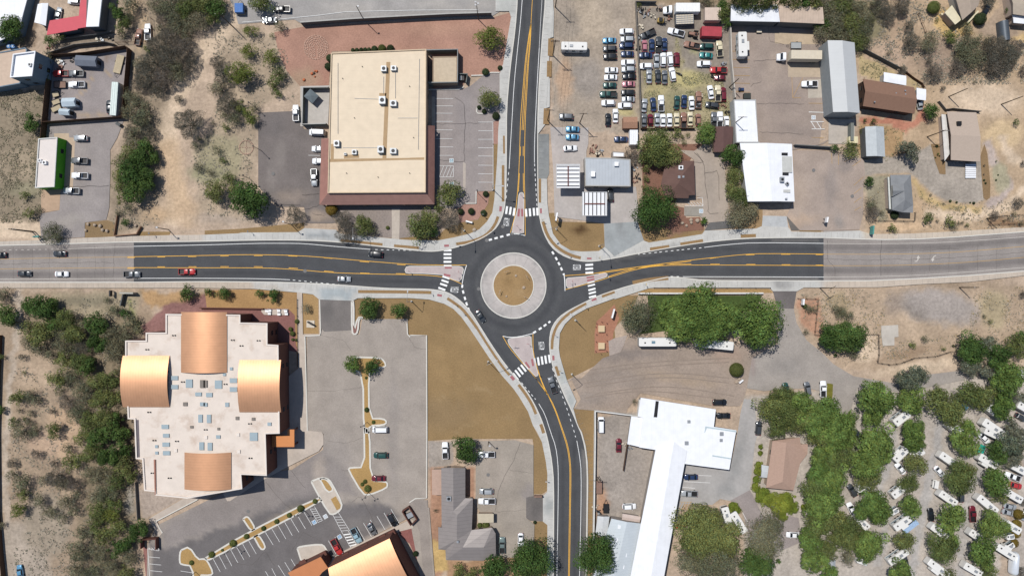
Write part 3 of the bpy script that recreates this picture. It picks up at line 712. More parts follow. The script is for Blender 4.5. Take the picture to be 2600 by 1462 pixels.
pavement(old_se + SE, out_se, ops=[('p', T(4,1,[(40,1370),(2300,1200),(2300,1420),(40,1460)]), A(208,190,170),3,.8,.1),('e', E(3,1,1700,1400,110,35), A(150,148,146),6,.7),('e', E(2,2,1570,850,50,80), A(176,184,180),6,.6),('e', E(2,2,1620,1120,40,90), A(160,170,168),6,.6)])
kerb(old_se + SE)
out_sw = T(2,3,[(1375,2500),(1385,930),(1340,895),(1340,640),(1382,600),(1385,420),(1370,300),(1330,100),(1283,0)]) + T(2,2,[(1240,1375),(1190,1235),(1100,1085),(1040,1000),(930,875),(900,835),(800,695),(700,545),(600,395),(520,285),(440,205),(350,155),(200,112),(0,97)]) + T(1,2,[(1540,98),(1488,125),(1155,112),(1090,60),(985,46),(930,40),(500,5)]) + [(520,731),(-300,731.5)]
pavement(SWe + [(0,716.7),(-300,717)], out_sw, ops=[('p', O([(-50,700),(640,700),(640,740),(-50,740)]), A(204,188,170),3,.9,.1),('p', T(1,2,[(1150,0),(1490,20),(1490,125),(1150,112)]), A(178,186,188),5,.9),('e', E(2,3,1395,740,50,90), A(160,164,162),8,.7),('e', E(1,2,700,-10,200,20), A(196,184,170),4,.6)])
kerb(SWe + [(0,716.7),(-300,717)])
# planting strips inside the pavements
mb = MB()
for f, w, pts in [(T(2,1,[(470,1005),(600,985),(720,945),(800,890),(860,810),(890,730)]),2.4,0),(T(2,1,[(940,215),(940,580)]),2.2,0),(T(2,1,[(948,-80),(950,100)]),1.6,0),(T(2,1,[(1309,350),(1309,590)]),2.2,0),
                  (T(2,1,[(1340,780),(1380,910),(1450,1010),(1540,1080),(1640,1125),(1720,1145)]),2.6,0),(T(2,2,[(380,100),(450,145),(530,205),(600,290),(680,400)]),2.4,0),(T(2,2,[(680,400),(780,560),(880,710),(960,820),(1005,870)]),2.0,0),
                  (T(2,2,[(1095,965),(1160,1050),(1230,1160),(1270,1260)]),2.4,0),(T(2,2,[(1320,1360),(1350,1450)]),3.0,0),(T(2,2,[(1430,610),(1435,500),(1470,390),(1540,300),(1640,225),(1775,150)]),2.3,0),
                  (T(2,2,[(1470,780),(1500,875)]),2.4,0),(T(2,2,[(1930,78),(2059,30)]),3.0,0),(T(1,1,[(1370,968),(1790,1010)]),2.2,0),(T(1,1,[(1905,1022),(2059,1035),(2155,1045)]),2.2,0),(T(1,2,[(1545,32),(2059,36),(2280,42)]),2.6,0),
                  (T(3,1,[(355,1058),(550,1030)]),2.8,0),(T(3,1,[(660,1008),(888,972)]),2.8,0),(T(3,1,[(1265,927),(1418,920)]),2.8,0),(T(3,1,[(180,1395),(350,1362),(540,1345)]),3.4,0),(T(2,0,[(1420,395),(1415,570)]),4.5,0),(T(2,0,[(1405,620),(1402,780)]),4,0),(T(2,0,[(1378,1095),(1372,1255)]),5,0)]:
    strip(mb, smooth(W(f),1), w * .36, Z_PAVE + .006)
props(mb.build('planting_strip', flat('strip_gravel', A(158,128,90),.95, amp=.15, scale=2)), kind='structure')
# driveways' slabs on top of pavement (worn concrete)
# pavement joints
mb = MB()
for ed in (old_nw[:-1] + NW, NE + old_ne, old_se + SE, SWe + [(0,716.7),(-300,717)]):
    w_ = resample(W(ed),1.7); a_ = offset(w_, .32); b_ = offset(w_, 1.75)
    for p_, q_ in list(zip(a_, b_))[1:-1]: strip(mb, [p_, q_],.045, Z_PAVE + .005)
props(mb.build('pavement_joints', flat('joint_grey', A(150,146,140),.9, amp=0)), kind='structure')  # joint lines in their own even grey

# ---------------------------------------------------------------- central island and splitter islands
ci = (1303.6,725)
sheet('roundabout_apron', circ(*ci, 82.6,72), A(204,196,190), M_CONC, z=Z_ROAD + .09, thick=.1, ops=[('l',(3, circ(*ci, 80)), A(150,148,146),3,.7,.5),('l',(2, circ(*ci, 66)), A(186,178,172),4,.5,.8),('e',(1250,690,14,10,0), A(180,174,168),6,.6),('e',(1360,700,12,16,0), A(184,178,172),6,.6),('e',(1310,790,50,12,0), A(176,172,168),6,.5),('e',(1235,760,12,30,0), A(176,172,168),6,.5)])
sheet('roundabout_island', circ(*ci, 51,60), A(168,138,98), M_GRAN, z=Z_ROAD + .2, thick=.13, amp=.07, ops=[spots(1290,715,14,9, A(152,124,86),.7,6), spots(1320,740,14,9, A(180,152,114),.7,6)])
for _i, (_x, _y) in enumerate(((1286,752),(1310,700),(1330,730))):
    _c = P(_x, _y); props(MB().ball((_c.x, _c.y, .55),.35 + .1 * _i, 7,4,.7).build('boulder', flat('stone', A(186,168,148),.9)),('lower left','uppermost','right')[_i] + ' small stone on the central gravel island','rock')
mb = MB(); strip(mb, W(circ(*ci, 51.5,60) + [(ci[0] + 51.5, ci[1])]),.3, Z_ROAD + .22, Z_ROAD + .08)
strip(mb, W(circ(*ci, 82.6,72) + [(ci[0] + 82.6, ci[1])]),.3, Z_ROAD + .1, Z_ROAD)
props(mb.build('kerb', M_KERB), kind='structure')
mb = MB()
for k in range(16):
    a = math.radians(k * 22.5 + 5); strip(mb, W([(ci[0] + 53.5 * math.cos(a), ci[1] + 53.5 * math.sin(a)),(ci[0] + 81 * math.cos(a), ci[1] + 81 * math.sin(a))]),.05, Z_ROAD + .096)
props(mb.build('apron_joints', MATS[('joint_grey',)]), kind='structure')
ISL = A(202,188,184)
isl = [T(2,1,[(-45,1265),(-30,1235),(0,1228),(500,1228),(530,1238),(542,1260),(525,1350),(500,1378),(440,1362),(330,1312),(150,1300),(0,1298),(-35,1292)]),
       T(2,1,[(1122,488),(1142,495),(1149,515),(1146,893),(1090,898),(1030,890),(1045,800),(1085,660),(1098,520),(1105,498)]),
       T(2,2,[(988,520),(1000,505),(1030,498),(1205,478),(1222,488),(1225,560),(1248,700),(1290,850),(1285,875),(1268,882),(1245,858),(1150,752),(1060,640),(1000,560)]),
       T(2,1,[(1572,1360),(1590,1345),(1780,1330),(1965,1295),(1985,1305),(1982,1328),(1960,1340),(1860,1370),(1620,1442),(1592,1445),(1575,1420)])]
for q in isl:
    sheet('splitter_island', q, ISL, M_CONC, z=Z_ROAD + .1, thick=.12, step=.8, amp=.03)
    mb = MB(); strip(mb, W(q + [q[0]]),.2, Z_ROAD + .11, Z_ROAD); props(mb.build('kerb', M_KERB), kind='structure')

# ---------------------------------------------------------------- road markings
ZM = Z_ROAD + .008
wm = MB(); ym = MB(); oy = MB(); ow = MB()
t01 = lambda p: T(0,1, p); t11 = lambda p: T(1,1, p); t21 = lambda p: T(2,1, p); t31 = lambda p: T(3,1, p); t20 = lambda p: T(2,0, p); t22 = lambda p: T(2,2, p); t23 = lambda p: T(2,3, p); t41 = lambda p: T(4,1, p)
yw = .15
YU = t01([(1280,1133),(2059,1120)]) + t11([(400,1110),(800,1115),(1100,1130),(1500,1165),(2059,1210)]) + t21([(300,1215),(575,1215)])
YL = t01([(1285,1241),(2059,1243)]) + t11([(600,1243),(900,1258),(1250,1290),(1600,1303),(2059,1312)]) + t21([(130,1314),(330,1332),(430,1360),(530,1408)])
line(ym, YU, yw, ZM); line(ym, YL, yw, ZM)
for pts, c, r in [([(1285,1141),(1360,1141)],0,1),([(1588,1135),(1665,1134)],0,1),([(1895,1131),(1978,1130)],0,1),([(1285,1249),(1360,1249)],0,1),([(1588,1233),(1665,1233)],0,1),([(1900,1232),(1980,1232)],0,1),
                 ([(160,1125),(243,1124)],1,1),([(497,1121),(585,1121)],1,1),([(843,1123),(932,1127)],1,1),([(1197,1142),(1287,1150)],1,1),([(1560,1179),(1655,1187)],1,1),([(1933,1209),(2020,1216)],1,1),
                 ([(160,1231),(245,1231)],1,1),([(497,1231),(585,1232)],1,1),([(847,1243),(940,1250)],1,1),([(1202,1275),(1297,1283)],1,1),([(1565,1295),(1658,1299)],1,1),([(1925,1301),(2018,1303)],1,1),
                 ([(958,1150),(1050,1137)],3,1),([(1318,1114),(1405,1112)],3,1),([(1672,1108),(1765,1108)],3,1),([(2020,1111),(2090,1112)],3,1),([(962,1206),(1055,1206)],3,1),([(1323,1209),(1415,1209)],3,1),([(1678,1212),(1765,1212)],3,1),([(2020,1216),(2090,1216)],3,1),
                 ([(1116,28),(1112,122)],2,1),([(1142,25),(1142,122)],2,1)]:
    line(ym, T(c, r, pts),.16, ZM)
line(ym, t41([(45,1105)]) + t31([(1500,1100),(1300,1108),(1000,1140),(770,1165),(400,1212),(0,1265)]) + t21([(1850,1300)]), yw, ZM)
line(ym, t31([(770,1176),(430,1221),(220,1247),(0,1277)]) + t21([(1900,1300)]), yw, ZM)
line(ym, t41([(45,1221)]) + t31([(1100,1215),(600,1216),(400,1226),(220,1256),(0,1322)]) + t21([(1860,1385),(1562,1462)]), yw, ZM)
line(ym, t31([(770,1205),(600,1206),(430,1214),(220,1244),(0,1308)]) + t21([(1990,1336)]), yw, ZM)
line(ym, t21([(1850,1303),(1560,1322)]), yw, ZM)
line(ym, t20([(1217,250),(1190,420),(1160,640),(1140,900),(1115,1200),(1108,1449)]) + t21([(1100,250),(1088,450),(1070,650),(1050,760),(1013,892)]), yw, ZM)
line(ym, t20([(1219,250),(1197,420),(1170,640),(1152,900),(1130,1312)]), yw, ZM)
line(ym, t20([(1221,250),(1206,450),(1186,640),(1168,900),(1144,1312)]), yw, ZM)
line(ym, t20([(1223,250),(1213,450),(1195,640),(1180,900),(1163,1200),(1157,1449)]) + t21([(1152,300),(1158,500),(1163,922)]), yw, ZM)
line(ym, t21([(1104,295),(1094,480)]), yw, ZM); line(ym, t21([(1142,295),(1145,480)]), yw, ZM)
line(ym, t20([(1220,245),(1225,150),(1238,-60)]),.13, ZM - .001)
line(ym, t22([(935,478),(1000,590),(1100,710),(1200,820),(1260,890),(1385,1060),(1402,1092),(1470,1240),(1540,1449)]) + t23([(1585,150),(1607,300),(1612,450),(1606,800),(1595,1500)]), yw, ZM)
line(ym, t22([(1240,870),(1320,965),(1392,1062)]), yw, ZM)
line(ym, t22([(1240,455),(1240,600),(1255,700),(1300,850),(1340,960),(1392,1070),(1455,1180),(1550,1449)]) + t23([(1595,150),(1617,300),(1622,450),(1616,800),(1605,1500)]), yw, ZM)
line(ym, t22([(1280,790),(1310,900),(1380,1062)]), yw, ZM)
# white lines
ww = .15
line(wm, t01([(1350,1028)]) + t11([(0,1014),(500,998),(800,997),(1000,1000),(1300,1028),(1665,1058)]), ww, ZM)
dashes(wm, t11([(1715,1060),(2059,1069),(2120,1068)]),.65,1.05,.17, ZM)
line(wm, t01([(1410,1348),(2059,1348)]) + t11([(600,1352),(860,1363)]), ww, ZM)
dashes(wm, t11([(888,1366),(1300,1408),(1600,1435),(1800,1447),(2100,1455)]),.65,1.05,.18, ZM)
line(wm, t41([(40,998)]) + t31([(1400,990),(1150,1008),(900,1038)]), ww, ZM)
dashes(wm, t31([(872,1043),(600,1070),(235,1108)]),.7,1.0,.18, ZM)
line(wm, t41([(45,1336)]) + t31([(685,1332)]), ww, ZM); dashes(wm, t31([(648,1331),(555,1330)]),.7,1.0,.18, ZM)
line(wm, t20([(1137,-60),(1115,230),(1085,500),(1050,850),(1030,1200),(1015,1449)]) + t21([(1001,250)]), ww, ZM)
dashes(wm, t21([(996,285),(983,420),(970,545)]),.7,1.05,.18, ZM)
line(wm, t20([(1335,-60),(1318,200),(1303,490)]),.09, ZM)
line(wm, t20([(1303,490),(1285,800),(1270,1100),(1255,1449)]) + t21([(1255,190)]), ww, ZM)
dashes(wm, t21([(1256,200),(1268,430),(1282,640)]),.65,.85,.18, ZM)
dashes(wm, t22([(1125,945),(1200,1035),(1290,1140)]),.7,.8,.18, ZM)
line(wm, t22([(1298,1155),(1360,1260),(1420,1449)]) + t23([(1468,140),(1490,300),(1495,460),(1490,900),(1483,1230),(1480,1500)]), ww, ZM)
dashes(wm, t22([(1435,800),(1490,960),(1570,1170),(1650,1420)]) + t23([(1668,50)]),.8,1.0,.18, ZM)
line(wm, t23([(1680,85),(1710,250),(1725,400),(1722,800),(1713,1150),(1706,1500)]), ww, ZM)
for t, p in ((t21,[(1008,908),(780,970)]),(t21,[(1432,1080),(1475,1150),(1525,1250),(1552,1315)]),(t22,[(535,20),(555,93),(575,160),(600,225)]),(t22,[(1242,448),(1330,393),(1415,330)])):
    dashes(wm, t(p),1.0,.82,.58, ZM)
line(wm, t21([(1030,903),(1100,905),(1165,920)]),.2, ZM); line(wm, t21([(1553,1315),(1560,1380)]) + t22([(1562,25)]),.25, ZM)
line(wm, t21([(574,1215),(545,1310),(528,1410)]),.2, ZM); line(wm, t22([(935,478),(1000,492),(1100,486),(1240,452)]),.2, ZM)
quad(wm, *t21([(530,1428)])[0],4.5,8,-5, ZM + .001)
def bars(t, pts, w, h, rot=0, mbx=None, z=ZM + .002):
    for k, p in enumerate(pts):
        q = t([p[:2]])[0]; quad(mbx or wm, q[0], q[1], w / 3.96, h / 3.96, p[2] if len(p) > 2 else rot, z)
bars(t21,[(975,665),(1013,672),(1050,683)],21,78,-8)
bars(t21,[(1172,692),(1210,687),(1250,682),(1284,680)],21,78,4)
bars(t21,[(383,1068),(382,1107),(382,1145),(382,1183)],78,21,0); bars(t21,[(384,1222)],78,16,0)
bars(t21,[(367,1340),(357,1378),(343,1413)],74,20,-18); bars(t22,[(325,5),(317,37)],74,20,-20)
bars(t21,[(1805,1213),(1805,1252),(1806,1292)],78,21,4)
bars(t21,[(1822,1385),(1827,1418)],74,17,14); bars(t22,[(1832,10),(1836,44),(1838,82)],74,19,15)
bars(t22,[(1258,740),(1295,731),(1332,723),(1368,714),(1405,706)],20,82,8)
bars(t22,[(1172,775),(1145,800),(1115,827),(1087,853),(1065,884)],20,84,38)
yt = [('YIELD', t21([(976,780)])[0],172),('YIELD', t22([(448,12)])[0],-96),('YIELD', t21([(1686,1240)])[0],88),('YIELD', t22([(1325,580)])[0],3)]
for tx, q, rot in yt:
    c = P(*q); props(textmesh(tx, (c.x, c.y, ZM + .004),.70,3.5, R(rot), M_WHITEPAINT, 'yield_lettering'), kind='structure')
# old road lines
for c, r, p in ((0,1,[(-200,1160),(0,1155),(600,1143),(1290,1135)]),(0,1,[(-200,1256),(0,1254),(1290,1240)])):
    line(oy, T(c, r, p),.12, ZM)
line(oy, t41([(45,1106),(600,1108),(1100,1100),(1500,1078),(2200,1015)]),.13, ZM); line(oy, t41([(45,1222),(600,1222),(1100,1210),(1600,1180),(2200,1125)]),.13, ZM)
dashes(ow, T(0,1,[(-200,1072),(0,1066),(700,1055)]),.7,1.1,.14, ZM); line(ow, T(0,1,[(700,1052),(1350,1030)]),.12, ZM)
line(ow, T(0,1,[(-200,1358),(1410,1350)]),.14, ZM)
line(ow, t41([(40,1000),(600,1003),(1100,995),(1500,975),(2200,922)]),.13, ZM); line(ow, t41([(45,1336),(700,1330),(1300,1300),(2200,1228)]),.13, ZM)
def arrow(pts, q, mbx):
    c = P(*q); mbx.add([(c.x + x, c.y + y, ZM + .003) for x, y in pts],[tuple(range(len(pts)))])
ar = [(-.85,-.95),(-.5,-.95),(.0,-.6),(.28,-.1),(.28,.15),(.75,.15),(.18,1.0),(-.4,.15),(-.05,.15),(-.1,-.2),(-.45,-.65),(-.9,-.75)]
arrow(ar, t41([(985,1152)])[0], ow); arrow([(-x, -y) for x, y in ar], t41([(1140,1150)])[0], ow)
# cracks in the old road, sealed dark
cr = MB()
def crack(pts, w=.07, z=ZM - .002, sd=0):
    rnd = random.Random(sd + len(pts)); p = resample(W(pts),1.2)
    p = [(a + rnd.uniform(-.16,.16), b + rnd.uniform(-.16,.16)) for a, b in p]
    strip(cr, p, w, z)
crack(t41([(625,960),(610,1150),(615,1330)]),.12); crack(t41([(80,960),(75,1150),(150,1240),(155,1330)]),.09)
crack(t41([(40,1155),(500,1165),(1100,1155),(1600,1130),(2100,1080)]),.08)
crack(t41([(620,1080),(900,1075),(1400,1050)]),.07); crack(t41([(160,1085),(600,1090)]),.06)
for x in (930,1110,1300,1590,1780): crack(t41([(x, 1010),(x - 5,1290)]),.05, sd=x)
crack(t01([(-100,1212),(500,1195),(1150,1190)]),.08); crack(t01([(1165,1000),(1150,1180),(1140,1340)]),.08)
for x in (140,330,500,780,960,1050): crack(t01([(x, 1030),(x + 5,1370)]),.05, sd=x)
ZC = .286
crack(t20([(460,980),(540,1030),(560,1200),(545,1449)]),.08, ZC); crack(t21([(550,0),(550,180),(440,175),(300,160)]),.07, ZC); crack(t20([(250,1250),(540,1245),(700,1240)]),.06, ZC)
crack(t31([(800,90),(890,180),(905,290),(920,480),(935,550)]),.12, ZC); crack(t31([(905,295),(1040,270),(1050,560)]),.1, ZC); crack(t31([(780,185),(900,185),(820,90)]),.09, ZC); crack(t31([(940,560),(942,700),(1040,695)]),.09, ZC)
crack(t23([(1110,110),(1060,250),(980,400),(910,530),(860,800)]),.09, ZC); crack(t23([(1000,380),(1240,410)]),.06, ZC); crack(t23([(860,800),(1180,780)]),.06, ZC)
crack(T(1,3,[(870,380),(960,500),(1010,560)]),.07, ZC); crack(T(1,3,[(620,500),(780,700),(880,780)]),.07, ZC); crack(T(1,3,[(1370,380),(1540,390)]),.06, ZC); crack(T(1,3,[(1480,700),(1560,640),(1620,730),(1700,900)]),.07, ZC)
crack(T(1,3,[(200,1300),(480,1335),(610,1190),(700,1340)]),.08, ZC); crack(T(1,3,[(880,1190),(990,1000),(1100,1060)]),.06, ZC); crack(T(1,2,[(1170,470),(1400,520),(1480,640)]),.05, ZC); crack(T(1,2,[(1030,1030),(1280,1030),(1590,990)]),.05, ZC)
crack(T(1,3,[(1240,90),(1420,110),(1590,60)]),.05, ZC); crack(T(2,2,[(0,500),(60,600),(170,610)]),.06, ZC)
crack(T(3,0,[(1400,620),(1650,600),(1780,640)]),.07, ZC); crack(T(3,0,[(1430,1050),(1650,1040),(1900,1050)]),.06, ZC); crack(T(3,0,[(1370,880),(1400,840),(1480,830)]),.06, ZC); crack(T(3,0,[(1450,1330),(1900,1350)]),.06, ZC); crack(T(3,0,[(1540,250),(1560,420),(1700,450)]),.06, ZC)
crack(T(0,1,[(620,430),(1100,420)]),.08, ZC); crack(T(1,1,[(975,515),(1150,500)]),.1, ZC); crack(T(1,1,[(700,608),(965,612)]),.1, ZC); crack(T(1,1,[(980,665),(1150,620),(1170,560)]),.07, ZC); crack(T(1,1,[(1080,700),(1200,720)]),.06, ZC)
props(cr.build('pavement_cracks', flat('crack_sealant', A(96,90,86),.9, amp=0)), kind='structure')
# stall lines and hatching in the car parks
st = MB(); ZS = .29
def sl_(c, r, l, w=.1, mbx=None):
    for a, b, d, e in l: strip(mbx or st, W(T(c, r, [(a, b),(d, e)])), w, ZS)
sl_(2,0,[(258, y, 440 if y < 1100 else 432, y + 1) for y in (995,1070,1143,1225,1310,1397)] + [(690, y, 838, y) for y in (1232,1318,1405)] + [(838,1232,840,1460)])
sl_(2,1,[(290, y, 440, y) for y in (32,117)] + [(690, y, 838, y + 2) for y in (40,123,215,300,385)] + [(840,0,840,470),(300,220,442,220),(300,333,442,333),(442,220,442,333)] + [(300 + k * 36,333,345 + k * 36 if k < 3 else 442,220 if k < 3 else 240) for k in range(4)])
sl_(1,3,[(85,1265,158,1400),(145,1235,217,1370),(203,1205,275,1340),(262,1175,337,1310),(320,1145,397,1280),(380,1115,457,1250),(443,1085,520,1220),(610,1000,690,1130),(675,965,755,1100),(738,932,818,1070),(805,900,883,1037),(868,868,948,1003),(935,835,1015,970),(1000,800,1080,935),(1245,1088,1320,1220),(1310,1050,1390,1190),(1530,945,1610,1085),(1597,910,1677,1048),(1665,878,1745,1015),(1733,842,1815,980),(1803,808,1880,945),(1873,772,1955,910),(870,1272,928,1368),(807,1303,863,1395),(742,1335,815,1449),(677,1365,720,1449),(613,1395,645,1449),(1063,770,1140,905),(1105,745,1185,885),(1140,905,1185,885),(1290,830,1385,1010),(1345,805,1460,990)] +
    [(1063 + k * 13,770 + k * 23,1118 + k * 11,770 + k * 20) for k in range(6)] + [(1300 + k * 15,850 + k * 28,1370 + k * 15,850 + k * 27) for k in range(6)] + [(1385,1010,1475,1170),(1440,985,1535,1135),(1475,1170,1535,1135)])
for k in range(5): sl_(1,3,[(1395 + k * 16,1030 + k * 28,1470 + k * 14,1020 + k * 26)],.35)
sl_(0,3,[(1500,1250,1612,1260),(1505,1320,1625,1332),(1515,1388,1635,1400),(1820,1392,1945,1410),(1490,1165,1510,1460),(1495,1170,1600,1190),(1600,1120,1600,1190)] + [(1500 + k * 28,1158,1530 + k * 26,1182) for k in range(4)])
sl_(3,3,[(700,428,975,438),(700,495,962,508),(680,552,808,562),(1285,805,1335,900),(630,835,745,838)])
sl_(3,1,[(705,622,890,622),(880,540,890,620),(830,545,885,540)] + [(735 + k * 30,588,770 + k * 30,622) for k in range(5)])
sl_(1,1,[(1045,115,1160,118)]); sl_(1,0,[(380,230,700,205),(700,205,1150,160),(1150,160,1420,125),(1420,125,2059,110),(2059,110,2750,105)],.12)
props(st.build('parking_lines', M_WHITEPAINT), kind='structure')
so = MB()
sl_(3,0,[(1175, y, 1360, y + 4) for y in (520,603,683,763,840,928)] + [(1780,780,1790,990),(1890,785,1790,985),(1790,990,1870,985),(1950,1042,2130,1045),(1980,1385,2100,1390)], mbx=so)
sl_(4,1,[(250,180,410,95),(330,225,415,165),(345,415,440,330),(345,500,420,440),(345,590,420,535),(350,670,415,630),(120,90,125,200),(190,90,190,210)], mbx=so)
sl_(3,3,[(640,700,778,700),(640,768,770,772)] + [(650 + k * 28,770,680 + k * 28,702) for k in range(4)], mbx=so)
props(so.build('faded_parking_lines', M_OLDYEL), kind='structure')
so = MB(); sl_(3,0,[(1950,1130,2110,1135),(1965,1225,2100,1228),(1980,1300,2110,1302),(1975,1228,2020,1300),(2030,1228,2075,1300)],.16, so)
props(so.build('white_parking_hatching', M_WHITEPAINT), kind='structure')
props(wm.build('white_road_markings', M_WHITEPAINT), kind='structure'); props(ym.build('yellow_road_markings', M_YELPAINT), kind='structure')
props(oy.build('faded_yellow_road_markings', M_OLDYEL), kind='structure'); props(ow.build('faded_white_road_markings', M_OLDWHITE), kind='structure')
rp = MB()
zp = Z_ROAD + .118
bars(t21,[(1097,690,-5),(1132,690,2)],21,76,0, rp, zp); bars(t21,[(390,1243)],70,17,0, rp, zp); bars(t21,[(378,1318)],66,22,-12, rp, zp)
bars(t21,[(1815,1337,8),(1820,1365,12)],76,17,0, rp, zp); bars(t22,[(1185,768,35),(1236,742,10)],20,72,0, rp, zp)
zp = Z_PAVE + .01
bars(t21,[(915,652)],25,50,-5, rp, zp); bars(t21,[(1320,673)],19,48,2, rp, zp); bars(t21,[(373,1022)],48,22,3, rp, zp); bars(t21,[(1805,1150)],46,18,0, rp, zp)
bars(t22,[(303,70)],48,22,-10, rp, zp); bars(t22,[(1852,110)],52,25,18, rp, zp); bars(t22,[(1445,697)],22,48,3, rp, zp); bars(t22,[(1035,898)],30,48,40, rp, zp)
props(rp.build('red_tactile_paving', M_REDPAD), kind='structure')
mh = MB()
for c_, r_, x, y, zz in [(2,1,938,830, ZM),(2,1,776,968, ZM),(2,1,1032,897, ZM),(1,3,440,795, ZS),(1,1,690,300, ZS),(2,2,695,5, ZM),(2,1,1575,30 - 950, ZS),(4,1,328,525, ZS),(4,1,-60,265, ZS),(1,1,1010,1275, ZM),(2,3,790,428, ZS)]:
    c = P(*T(c_, r_, [(x, y)])[0]); mh.add([(c.x + .55 * math.cos(t), c.y + .55 * math.sin(t), zz + .004) for t in [k * .5236 for k in range(12)]],[tuple(range(12))])
props(mh.build('manhole_covers', flat('manhole_grey', A(128,126,124),.8, amp=.2, scale=6)), kind='structure')
rt = MB()
for k, (a, b_, c) in enumerate([((-300,950),(500,830),(1150,900)),((-280,990),(500,870),(1150,950)),((-200,1060),(500,960),(1200,1080)),((-250,820),(300,740),(1150,700)),((-250,860),(300,780),(1150,740)),((-300,1100),(300,1010),(1000,1100))]):
    strip(rt, smooth(W(T(3,2,[a, b_, c])),3),.28, ZS + .002)
props(rt.build('tyre_tracks', flat('tyre_track_dust', A(156,141,128),.95, amp=.15, scale=.8)), kind='structure')
# disabled-bay symbols
M_BLUE = flat('blue_bay_paint', A(110,160,200),.7, amp=.1)
def hc(c, r, x, y, rot, bg):
    q = T(c, r, [(x, y)])[0]; m1 = MB(); quad(m1, q[0], q[1],10.5,10.5, rot, ZS + .003); props(m1.build('bay_symbol_border', M_WHITEPAINT), kind='structure')
    m2 = MB(); quad(m2, q[0], q[1],8.6,8.6, rot, ZS + .006); props(m2.build('bay_symbol_panel', bg), kind='structure')
    c0 = P(*q); m3 = MB(); a0 = R(rot)
    def tr(u, v): return (c0.x + u * math.cos(a0) - v * math.sin(a0), c0.y + u * math.sin(a0) + v * math.cos(a0))
    ringp = [tr(.02 + .27 * math.cos(t),-.12 + .27 * math.sin(t)) for t in [R(150 + i * 24) for i in range(11)]]
    strip(m3, ringp, .08, ZS + .009); strip(m3,[tr(-.08,.34), tr(-.06,.02), tr(.2,.0), tr(.32,-.3)],.09, ZS + .009)
    m3.add([(*tr(-.08 + .09 * math.cos(t),.4 + .09 * math.sin(t)), ZS + .009) for t in [i * math.pi / 3 for i in range(6)]],[tuple(range(6))])
    props(m3.build('bay_symbol', M_WHITEPAINT), kind='structure')
hc(2,1,422,168,0, flat('bay_grey_blue', A(140,175,188),.8)); hc(2,1,425,403,0, flat('bay_grey_blue', A(140,175,188),.8))
hc(1,3,1103,903,30, M_BLUE); hc(1,3,1215,846,30, flat('bay_faded', A(190,200,208),.8)); hc(1,3,1357,1050,30, M_BLUE)
hc(3,1,870,675,0, flat('bay_pale_blue', A(170,190,205),.8)); hc(3,0,1998,1185,0, flat('bay_faded', A(190,200,208),.8))
# church islands: kerbed gravel beds and concrete walks
def bed(pts, col=A(184,150,98), k=True, name='parking_island'):
    pts = smooth(pts + [pts[0]],1)[:-1]
    sheet(name, pts, col, M_GRAN if col != CONC else M_CONC, z=.42, thick=.42, step=1.0)
    mb = MB(); strip(mb, W(pts + [pts[0]]),.5,.44,.05); props(mb.build('kerb', M_KERB), kind='structure')
CONC = A(208,196,182)
bed(T(1,2,[(1500,690),(1760,695),(1810,730),(1825,790),(1700,800),(1650,850),(1655,1305),(1800,1305),(1835,1340),(1800,1370),(1655,1375),(1660,1449),(1600,1449),(1595,860),(1480,800)]))
bed(T(1,3,[(1605,-40),(1660,-40),(1668,490),(1820,492),(1842,520),(1830,560),(1660,628),(1590,620),(1445,375),(1460,355),(1610,352)]))
bed(T(1,3,[(12,1262),(380,1035),(1150,645),(1190,690),(60,1276),(30,1276)]))
bed(T(0,3,[(1830,1180),(1910,1145),(1995,1275),(2058,1268),(2090,1285),(2150,1405),(2125,1435),(2000,1430),(1990,1600),(1955,1600),(1945,1340),(1830,1325),(1812,1300),(1815,1210)]))
bed(T(1,3,[(390,870),(420,845),(450,855),(515,965),(470,990)])); bed(T(1,3,[(500,1050),(545,1025),(615,1140),(600,1175),(565,1170)]))
bed(T(1,3,[(1080,490),(1170,455),(1240,465),(1275,500),(1385,710),(1370,780),(1300,825),(1250,815),(1080,510)]), CONC)
bed(T(1,3,[(1160,470),(1215,465),(1260,510),(1300,580),(1235,605)]), A(184,150,98), name='gravel_bed')
for q in (T(1,3,[(1160,478),(1205,470),(1250,505),(1290,575),(1240,600)]), T(1,3,[(1270,670),(1320,640),(1370,730),(1365,765),(1330,780)])):
    sheet('gravel_bed', q, A(184,150,98), M_GRAN, z=.435)
bed(T(1,3,[(935,1165),(960,1145),(1170,1120),(1215,1150),(1260,1260),(1180,1330),(980,1310)]), CONC)
bed(T(1,2,[(1480,130),(1500,128),(1500,440),(1540,290),(1590,290),(1580,300),(1552,300),(1540,440),(1510,465),(1482,440)]), A(150,112,104))
sheet('path', T(1,2,[(930,40),(982,45),(990,460),(1160,460),(1165,475),(1010,478),(1030,1425),(1180,1440)]) + T(1,3,[(1195,30),(1197,120),(1150,190),(850,340),(590,480),(410,590),(260,690),(230,690),(180,600)]) + T(0,3,[(1990,675),(1580,890),(1640,1010),(1605,1050),(1500,870),(1840,670)]) + T(1,3,[(300,450),(440,0)]) + T(1,2,[(700,1000),(945,800)]), A(206,192,178), M_CONC, z=.38, thick=.3)
sheet('path', T(1,3,[(1160,1340),(1400,1190),(1560,1110),(2059,880),(2100,880),(2100,960),(1900,1010),(1200,1380)]), A(206,192,178), M_CONC, z=.38, thick=.3)
mb = MB()
